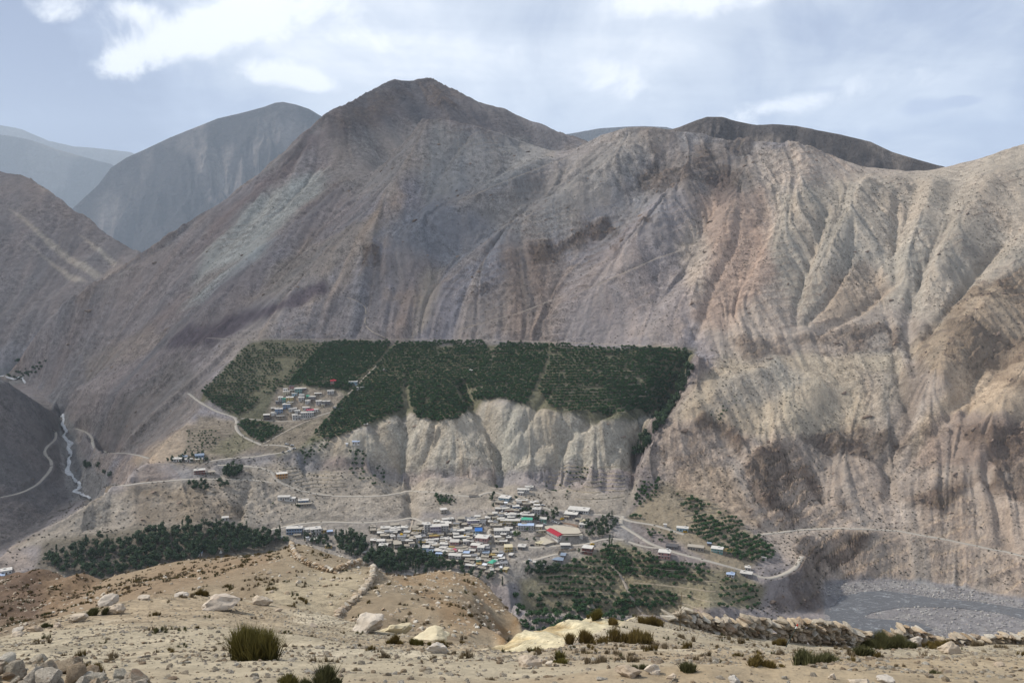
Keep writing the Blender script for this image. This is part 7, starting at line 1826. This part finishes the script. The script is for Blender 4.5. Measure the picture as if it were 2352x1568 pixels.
def bush_mesh(seed, w, h, dpt, n, tone, lean=0.0):
    rs = np.random.default_rng(seed)
    k = max(4, int(w / 0.09))
    cx = rs.uniform(-0.5, 0.5, k) * w * 0.86; cy = rs.uniform(-0.5, 0.5, k) * dpt; chh = rs.uniform(0.65, 1.0, k) * (1 - 0.5 * np.abs(cx / (w * 0.5 + 1e-6)) ** 2)
    j = rs.integers(0, k, n)
    bx = cx[j] + rs.normal(0, 0.05, n) * min(1.0, w); by = cy[j] + rs.normal(0, 0.05, n) * min(1.0, w)
    a = rs.uniform(0, 6.28, n); tilt = np.abs(rs.normal(0, 0.24, n)) + 0.03
    L = h * chh[j] * (0.35 + 0.62 * rs.random(n) ** 0.6)
    dx = np.cos(a) * np.sin(tilt) + lean; dy = np.sin(a) * np.sin(tilt); dz_ = np.cos(tilt)
    wd = 0.003 + 0.003 * rs.random(n) + 0.0010 * h
    p0 = np.stack([bx, by, np.full(n, -0.04)], 1); p1 = p0 + np.stack([dx, dy, dz_], 1) * (L * 0.55)[:, None]; p2 = p1 + np.stack([dx * 1.35, dy * 1.35, dz_ * 0.95], 1) * (L * 0.45)[:, None]
    b2 = a + rs.uniform(0, 3.14, n); s = np.stack([np.cos(b2), np.sin(b2), np.zeros(n)], 1) * wd[:, None]
    V_ = np.stack([p0 - s, p0 + s, p1 - s, p1 + s, p2], 1).reshape(-1, 3)
    o = np.arange(n)[:, None] * 5
    T = np.concatenate([o + [0, 1, 3], o + [0, 3, 2], o + [2, 3, 4]]).astype(np.int32)
    me = mesh_from('bush', V_, T, False)
    tip = np.tile([0, 0, 0.55, 0.55, 1.0], n); set_attr(me, 'tip', 'FLOAT', tip)
    me.materials.append(M_eph[tone]); return me
BUSHES = [  # foot u, v, width, height, tone, label
    (575, 1516, 140, 100, 'g', 'largest dense olive bush on the left of the near slope'), (742, 1576, 66, 62, 'd', 'dark green bush cut by the bottom edge left of centre'), (662, 1572, 44, 42, 'g', 'yellow-green bush at the bottom beside the dark green one'), (702, 1580, 26, 36, 'd', 'narrow dark bush between the two bottom bushes'),
    (1335, 1478, 62, 40, 'r', 'olive bush lowest on the pale hummock'), (1433, 1476, 126, 36, 'r', 'widest low olive bush on the pale hummock'), (1411, 1434, 42, 20, 'r', 'small olive bush at the top of the pale hummock'), (1372, 1420, 34, 28, 'g', 'upright olive bush on the crest of the hummock'), (1356, 1410, 16, 14, 'g', 'tiny bush left of the upright crest bush'),
    (1492, 1434, 56, 28, 'r', 'olive bush on the right shoulder of the hummock'), (1290, 1520, 66, 30, 'g', 'low olive bush at the foot of the hummock'), (1508, 1488, 52, 26, 'y', 'dry tan bush right of the wide low bush'), (1578, 1468, 38, 26, 'y', 'small dry bush below the start of the right wall'), (1584, 1540, 56, 42, 'd', 'grey-green spiky bush at the bottom right of centre'),
    (1370, 1522, 70, 24, 'y', 'sparse dry tuft right of the foot bush'), (1440, 1520, 60, 26, 'y', 'sparse greenish dry tuft in the stony flat'), (1480, 1536, 60, 24, 'd', 'low grey-green tuft above the tan slab'), (1620, 1506, 44, 18, 'y', 'dry brown tuft on the right slope'),
    (1745, 1528, 70, 34, 'r', 'rusty green bush below the wall in the right part'), (1795, 1530, 30, 18, 'r', 'small rusty tuft right of the rusty green bush'), (1880, 1522, 140, 44, 'd', 'wide dark olive bush in the right foreground'), (2035, 1488, 108, 44, 'd', 'broad dark bush against the right wall'), (1985, 1506, 40, 40, 'd', 'upright dark bush left of the broad wall bush'), (2085, 1490, 40, 30, 'd', 'dark bush at the right end of the broad wall bush'),
    (1793, 1482, 40, 24, 'r', 'olive bush at the foot of the right wall'), (1700, 1478, 44, 18, 'y', 'dry grey tuft at the foot of the right wall'), (2165, 1486, 60, 20, 'r', 'brown low bush near the right end of the wall'), (2240, 1478, 44, 22, 'y', 'dry brown bush on the right end of the wall'), (2295, 1486, 40, 18, 'y', 'dry tuft at the far right of the wall'), (1660, 1466, 40, 14, 'y', 'dry tuft left below the wall'),
    (905, 1478, 42, 24, 'r', 'brown-green bush below the left cream outcrop'), (946, 1480, 34, 22, 'g', 'green bush between the cream outcrops'), (976, 1482, 30, 20, 'g', 'green bush below the right cream outcrop'), (1012, 1486, 38, 24, 'r', 'rusty bush right below the cream outcrops'), (1040, 1502, 26, 16, 'y', 'dry tuft right of the rusty outcrop bush'), (1072, 1506, 24, 16, 'r', 'small rusty tuft before the gully'),
    (222, 1412, 46, 30, 'd', 'grey leaning bush among the left crest boulders'), (108, 1440, 30, 18, 'd', 'small dark tuft on the left crest'), (460, 1362, 34, 20, 'r', 'brown tuft left behind the large boulder'), (430, 1372, 44, 14, 'y', 'dry tuft beside the flat white rocks'), (540, 1372, 30, 12, 'y', 'dry tuft behind the large boulder'),
    (250, 1516, 30, 16, 'y', 'dry tuft in the sandy left foreground'), (290, 1545, 30, 20, 'g', 'green tuft beside the stone heap'), (145, 1505, 22, 14, 'y', 'small dry tuft above the stone heap'), (820, 1540, 40, 16, 'y', 'brown tuft in the bottom centre gravel'), (770, 1520, 36, 18, 'y', 'reddish dry tuft left of the gravel centre'), (880, 1510, 40, 20, 'y', 'dry twiggy tuft below the cream outcrops'), (1450, 1566, 24, 14, 'y', 'tuft at the bottom edge right of centre'), (1125, 1560, 34, 22, 'y', 'dry brown tuft at the bottom centre'), (2155, 1546, 40, 18, 'd', 'small grey bush on the bottom right slope'), (1655, 1530, 30, 14, 'y', 'dry tuft left of the rusty green bush'), (1930, 1490, 40, 16, 'y', 'dry tuft between wall and dark bush'),
]
for k, (u, v, w, h, tone, lab) in enumerate(BUSHES):
    p = near_at(u, v); W_ = px(p, w); H_ = px(p, h) / 0.92
    n_ = int(min(9000, 500 + 9000 * W_ * max(H_, 0.3))) if tone != 'y' else int(200 + 1400 * W_ * max(H_, .3))
    me = bush_mesh(500 + k, W_, H_ * 1.1, W_ * 0.45, n_, tone, 0.35 if 'leaning' in lab else 0.0)
    o = link(bpy.data.objects.new('bush', me)); o.location = (p[0], p[1], p[2]); tag(o, lab, 'bush', 'bushes on the near slope')
# smaller tussocks over the near slope and the spur: too many to count
TUFT = [bush_mesh(900 + k, 0.5, 0.32, 0.4, 240, t) for k, t in enumerate(('y', 'r', 'y', 'd'))]
def tufts(name, n, r0, r1, smin, smax, label, mask):
    t_ = rs_.uniform(D(-34), D(34), n); r_ = np.sqrt(rs_.uniform(r0 ** 2, r1 ** 2, n)); x_, y_ = r_ * np.sin(t_), r_ * np.cos(t_)
    z_ = NEAR.height(x_, y_); u, v = project(x_, y_, z_)
    k = (rs_.random(n) < mask(u, v, x_, y_)) & (hum_at(x_, y_) < 0.3); x_, y_, z_ = x_[k], y_[k], z_[k]; m = len(x_)
    s_ = rs_.uniform(smin, smax, m)
    scatter(name, np.c_[x_, y_, z_], np.repeat(s_[:, None], 3, 1) * rs_.uniform(.8, 1.2, (m, 3)), np.c_[np.zeros((m, 2)), rs_.uniform(0, 6.28, m)], rs_.integers(0, 4, m), TUFT, label)
tufts('tussocks', 620, 6.5, 31, 0.2, 0.6, 'dry tussocks between the stones of the near slope', lambda u, v, x, y: 0.25 + 0.6 * (fbm(x, y, 5, 3, 401) > 0.5))
tufts('tussocks', 9000, 44, 160, 0.7, 1.9, 'dry bushes dotted over the middle spur', lambda u, v, x, y: 0.12 + 0.75 * (fbm(x, y, 14, 3, 411) > 0.52))
print("bushes", round(time.time() - T00, 1))

# ------------------------------------------------------------------ small things of the valley
def paint_mat(name, c, rough=0.35): return simple_mat(name, C(*c), rough, 0.04, 2.0)
CARC = {'white': paint_mat('white_car_paint', (240, 240, 240)), 'grey': paint_mat('grey_car_paint', (120, 122, 126)), 'dark': paint_mat('dark_car_paint', (48, 50, 56)), 'yellow': paint_mat('yellow_car_paint', (222, 176, 40)), 'red': paint_mat('red_car_paint', (160, 40, 36))}
M_tyre = simple_mat('tyre_rubber', (0.02, 0.02, 0.02), 0.9, 0.1, 4)
def wheel_mesh():
    b = MB(); n = 12
    for y0, y1 in ((-0.11, 0.11),):
        vs_ = [(math.cos(k * 6.283 / n) * 0.33, y, math.sin(k * 6.283 / n) * 0.33) for y in (y0, y1) for k in range(n)]
        b.add(vs_, [(k, (k + 1) % n, n + (k + 1) % n, n + k) for k in range(n)] + [tuple(range(n - 1, -1, -1)), tuple(range(n, 2 * n))])
    return b.mesh('wheel', M_tyre)
ME_wheel = wheel_mesh()
def loft_box(b, rings):
    """rings: (z, x0, x1, half width)"""
    vs_ = []
    for z, x0, x1, hw in rings: vs_ += [(x0, -hw, z), (x1, -hw, z), (x1, hw, z), (x0, hw, z)]
    fs = [(3, 2, 1, 0)]
    for k in range(len(rings) - 1):
        o = 4 * k
        for e in range(4): fs.append((o + e, o + (e + 1) % 4, o + 4 + (e + 1) % 4, o + 4 + e))
    o = 4 * (len(rings) - 1); fs.append((o, o + 1, o + 2, o + 3)); b.add(vs_, fs)
def car(zone, x, y, colr, yaw, label, group, s=1.0, tall=0.0):
    (u, v), = cv(zone, [(x, y)]); p = FAR.hit([u], [v])[0]
    root = empty('car', (p[0], p[1], p[2] + 0.12), math.radians(yaw)); root.scale = (s, s, s); tag(root, label, 'car', group)
    b = MB(); loft_box(b, [(0.28, -2.0, 2.0, 0.82), (0.6, -2.1, 2.1, 0.86), (0.92 + tall, -2.05, 1.95, 0.84)]); b.obj('body', CARC[colr], root)
    b = MB(); loft_box(b, [(0.922 + tall, -1.75, 1.0, 0.78), (1.45 + tall, -1.45, 0.45, 0.66)]); b.obj('window', M_pane, root)
    b = MB(); loft_box(b, [(1.452 + tall, -1.47, 0.47, 0.67), (1.52 + tall, -1.3, 0.3, 0.6)]); b.obj('roof', CARC[colr], root)
    for wx in (-1.25, 1.25):
        for wy in (-0.8, 0.8): place(ME_wheel, 'wheel', (wx, wy, 0.30), 0, root)
    return root
for k, (x, y) in enumerate([(1920, 730), (1955, 722), (1985, 735), (2015, 742), (2045, 748), (2080, 752), (2105, 775)]):
    car('G', x, y, 'white' if k % 3 else 'grey', 60 + 7 * k, '%s car, %s from the left in the row parked beside the upper hamlet' % ('white' if k % 3 else 'grey', ['first', 'second', 'third', 'fourth', 'fifth', 'sixth', 'seventh'][k]), 'cars parked at the upper hamlet')
for k, (x, y, c, l) in enumerate([(1960, 1470, 'white', 'white car parked first on the hairpin below the hamlet'), (1998, 1478, 'white', 'white car parked at the outer curve of the hairpin'), (2010, 1500, 'white', 'white car just after the hairpin turn'), (1975, 1516, 'white', 'white car leaving the hairpin downhill'), (1935, 1524, 'grey', 'grey car lowest below the hairpin')]):
    car('K', x, y, c, 20 * k, l, 'cars on the hairpin road')
for x, y, c, yw, l in [(790, 445, 'white', -25, 'white car parked first in the row beside the sports field'), (825, 466, 'white', -25, 'white car parked second in the row beside the sports field'), (600, 512, 'white', 15, 'white car parked at the left corner of the sports field'), (945, 492, 'white', 0, 'white car parked below the curved brown wall'), (970, 488, 'grey', 0, 'grey car parked below the curved brown wall'), (325, 972, 'dark', 10, 'dark car on the road left of the school yard'), (1180, 1062, 'white', 8, 'white car parked before the grey two-storey block'), (560, 90, 'white', 0, 'white car on the road above the three-bay house'), (985, 395, 'yellow', 40, 'yellow digger-like vehicle at the road corner above the field'), (1650, 960, 'yellow', 25, 'yellow vehicle on the lower road by the red brick house'), (1390, 272, 'dark', -10, 'dark car parked beside the long barrack'), (270, 1312, 'white', 20, 'white van on the lane above the dark clump')]:
    car('E', x, y, c, yw, l, 'vehicles around the sports field', 1.0, 0.35 if 'vehicle' in l or 'van' in l else 0.0)
for x, y, l in [(1600, 442, 'white car parked left below the long lilac building'), (1720, 446, 'white car parked in the middle below the long lilac building'), (1830, 444, 'white car parked right below the long lilac building')]: car('B', x, y, 'white', 5, l, 'cars below the long lilac building')
car('C', 1130, 800, 'white', 60, 'white van driving up the steep town lane', 'vehicles in the town', 1.1, 0.3); car('C', 1680, 578, 'dark', 0, 'dark car before the orange ground floor', 'vehicles in the town')
car('I', 975, 322, 'yellow', 0, 'yellow vehicle beside the pale blue roadside house', 'vehicles on the right roads', 1.0, 0.3); car('I', 755, 545, 'white', -20, 'white car by the unfinished house', 'vehicles on the right roads')
# yellow cloth canopies
M_yellow = simple_mat('yellow_cloth', C(240, 190, 56), 0.8, 0.12, 2)
def canopy(lab_house, dx, dy, w, h, label, dz=0.0):
    hh = next(q for q in HOUSES if q['lab'] == lab_house); r0 = hh['o']; top = max((Vector(c)[2] for ch in r0.children if ch.name.startswith('roof') for c in ch.bound_box), default=3)
    b = MB(); b.add([(-w, -w * .7, 0), (w, -w * .7, 0), (w, w * .7, 0), (-w, w * .7, 0), (-w, -w * .7, h * .45), (w, -w * .7, h * .45), (w, w * .7, h * .45), (-w, w * .7, h * .45), (0, 0, h)], [(0, 3, 2, 1), (0, 1, 5, 4), (1, 2, 6, 5), (2, 3, 7, 6), (3, 0, 4, 7), (4, 5, 8), (5, 6, 8), (6, 7, 8), (7, 4, 8)])
    o = b.obj('cloth_canopy', M_yellow); c, s = math.cos(r0.rotation_euler.z), math.sin(r0.rotation_euler.z)
    o.location = (r0.location.x + dx * c - dy * s, r0.location.y + dx * s + dy * c, r0.location.z + top + 0.02 + dz); o.rotation_euler = r0.rotation_euler; tag(o, label, 'canopy')
canopy('white temple hall with yellow cloth on its grey roof beside the long stairs', -0.5, 5.5, 1.5, 1.9, 'yellow cloth canopy standing on the temple roof')
canopy('very long narrow grey house left of the bright blue roof', 3.5, 3.0, 0.9, 1.0, 'small yellow cloth on the very long grey house')
# white domes
M_lime = simple_mat('limewash', C(244, 240, 232), 0.8, 0.05, 1)
def stupa(zone, x, y, s, label):
    (u, v), = cv(zone, [(x, y)]); p = FAR.hit([u], [v])[0]; root = empty('stupa', tuple(p)); tag(root, label, 'stupa'); root.scale = (s, s, s)
    b = MB(); b.box(-1.3, 1.3, -1.3, 1.3, -1, 0.9); b.box(-1.05, 1.05, -1.05, 1.05, 0.9, 1.25); b.obj('base', M_lime, root)
    bm = bmesh.new(); bmesh.ops.create_uvsphere(bm, u_segments=16, v_segments=10, radius=1.0)
    for w in bm.verts: w.co = Vector((w.co.x, w.co.y, max(-0.2, w.co.z) * 1.15 + 1.45))
    me = bpy.data.meshes.new('dome'); bm.to_mesh(me); bm.free(); me.materials.append(M_lime); link(bpy.data.objects.new('dome', me), root)
    b = MB(); loft_box(b, [(2.55, -.3, .3, .3), (3.0, -.28, .28, .28), (3.9, -.06, .06, .06)]); b.obj('spire', M_lime, root)
stupa('A', 1712, 1285, 0.9, 'white dome beside the bright green tree'); stupa('B', 1255, 440, 0.7, 'small white stupa above the parked cars'); stupa('L', 1510, 678, 0.8, 'small pale stupa in the grove')
# little road bridge in the upper road
(b0, b1) = cv('C', [(190, 330), (400, 318)]); pa, pb = FAR.hit([b0[0]], [b0[1]])[0], FAR.hit([b1[0]], [b1[1]])[0]
br = empty('bridge', tuple((pa + pb) / 2), math.atan2(pb[1] - pa[1], pb[0] - pa[0])); tag(br, 'short dark slab bridge closing the gap in the upper road', 'bridge')
Lb = float(np.hypot(*(pb - pa)[:2])) / 2 + 1.5
b = MB(); b.box(-Lb, Lb, -2.3, 2.3, 0.0, 0.45); b.obj('deck', M_wall['G'], br)
for sy in (-2.2, 2.2):
    b = MB(); b.box(-Lb, Lb, sy - 0.08, sy + 0.08, 0.452, 1.2); b.obj('parapet', M_wall['T'], br)
# walking pole leaning on the right wall, dry stalk at its end
def rod(b, p0, p1, r0, r1, n=7):
    p0, p1 = Vector(p0), Vector(p1); d = (p1 - p0).normalized(); t = d.orthogonal().normalized(); q = d.cross(t)
    b.add([p + (t * math.cos(k * 6.283 / n) + q * math.sin(k * 6.283 / n)) * r for p, r in ((p0, r0), (p1, r1)) for k in range(n)], [(k, (k + 1) % n, n + (k + 1) % n, n + k) for k in range(n)])
p = near_at(1805, 1486); wpole = empty('walking_pole', tuple(p)); tag(wpole, 'dark walking pole with red and white grip leaning on the right wall', 'pole')
M_polem = simple_mat('dark_metal', (0.03, 0.045, 0.04), 0.4, 0.1, 5); M_grip = simple_mat('red_grip', C(200, 60, 44), 0.6, 0.1, 5); M_wgrip = simple_mat('white_grip', C(236, 236, 232), 0.6, 0.1, 5)
for nm, a0, a1, m_ in (('shaft', 0, 0.80, M_polem), ('grip', 0.80, 0.90, M_wgrip), ('strap', 0.90, 1.0, M_grip)):
    b = MB(); v0 = Vector((0.42 * a0, 0.25 * a0, 0.62 * a0)); v1 = Vector((0.42 * a1, 0.25 * a1, 0.62 * a1)); rod(b, v0, v1, 0.011 if nm == 'shaft' else 0.02, 0.011 if nm == 'shaft' else 0.022); b.obj(nm, m_, wpole)
p = near_at(1562, 1446); st = MB()
for k in range(9):
    z0 = 0.05 + 0.08 * k; rod(st, (0, 0, z0), (frng.uniform(-.16, .16), frng.uniform(-.1, .1), z0 + 0.2), 0.006, 0.003, 5)
rod(st, (0, 0, -0.05), (0.02, 0, 1.05), 0.012, 0.006)
o = st.obj('dry_stalk', M_eph['y']); o.location = tuple(p); tag(o, 'thin dry stalk standing at the left end of the right wall', 'plant')
print("small things", round(time.time() - T00, 1))
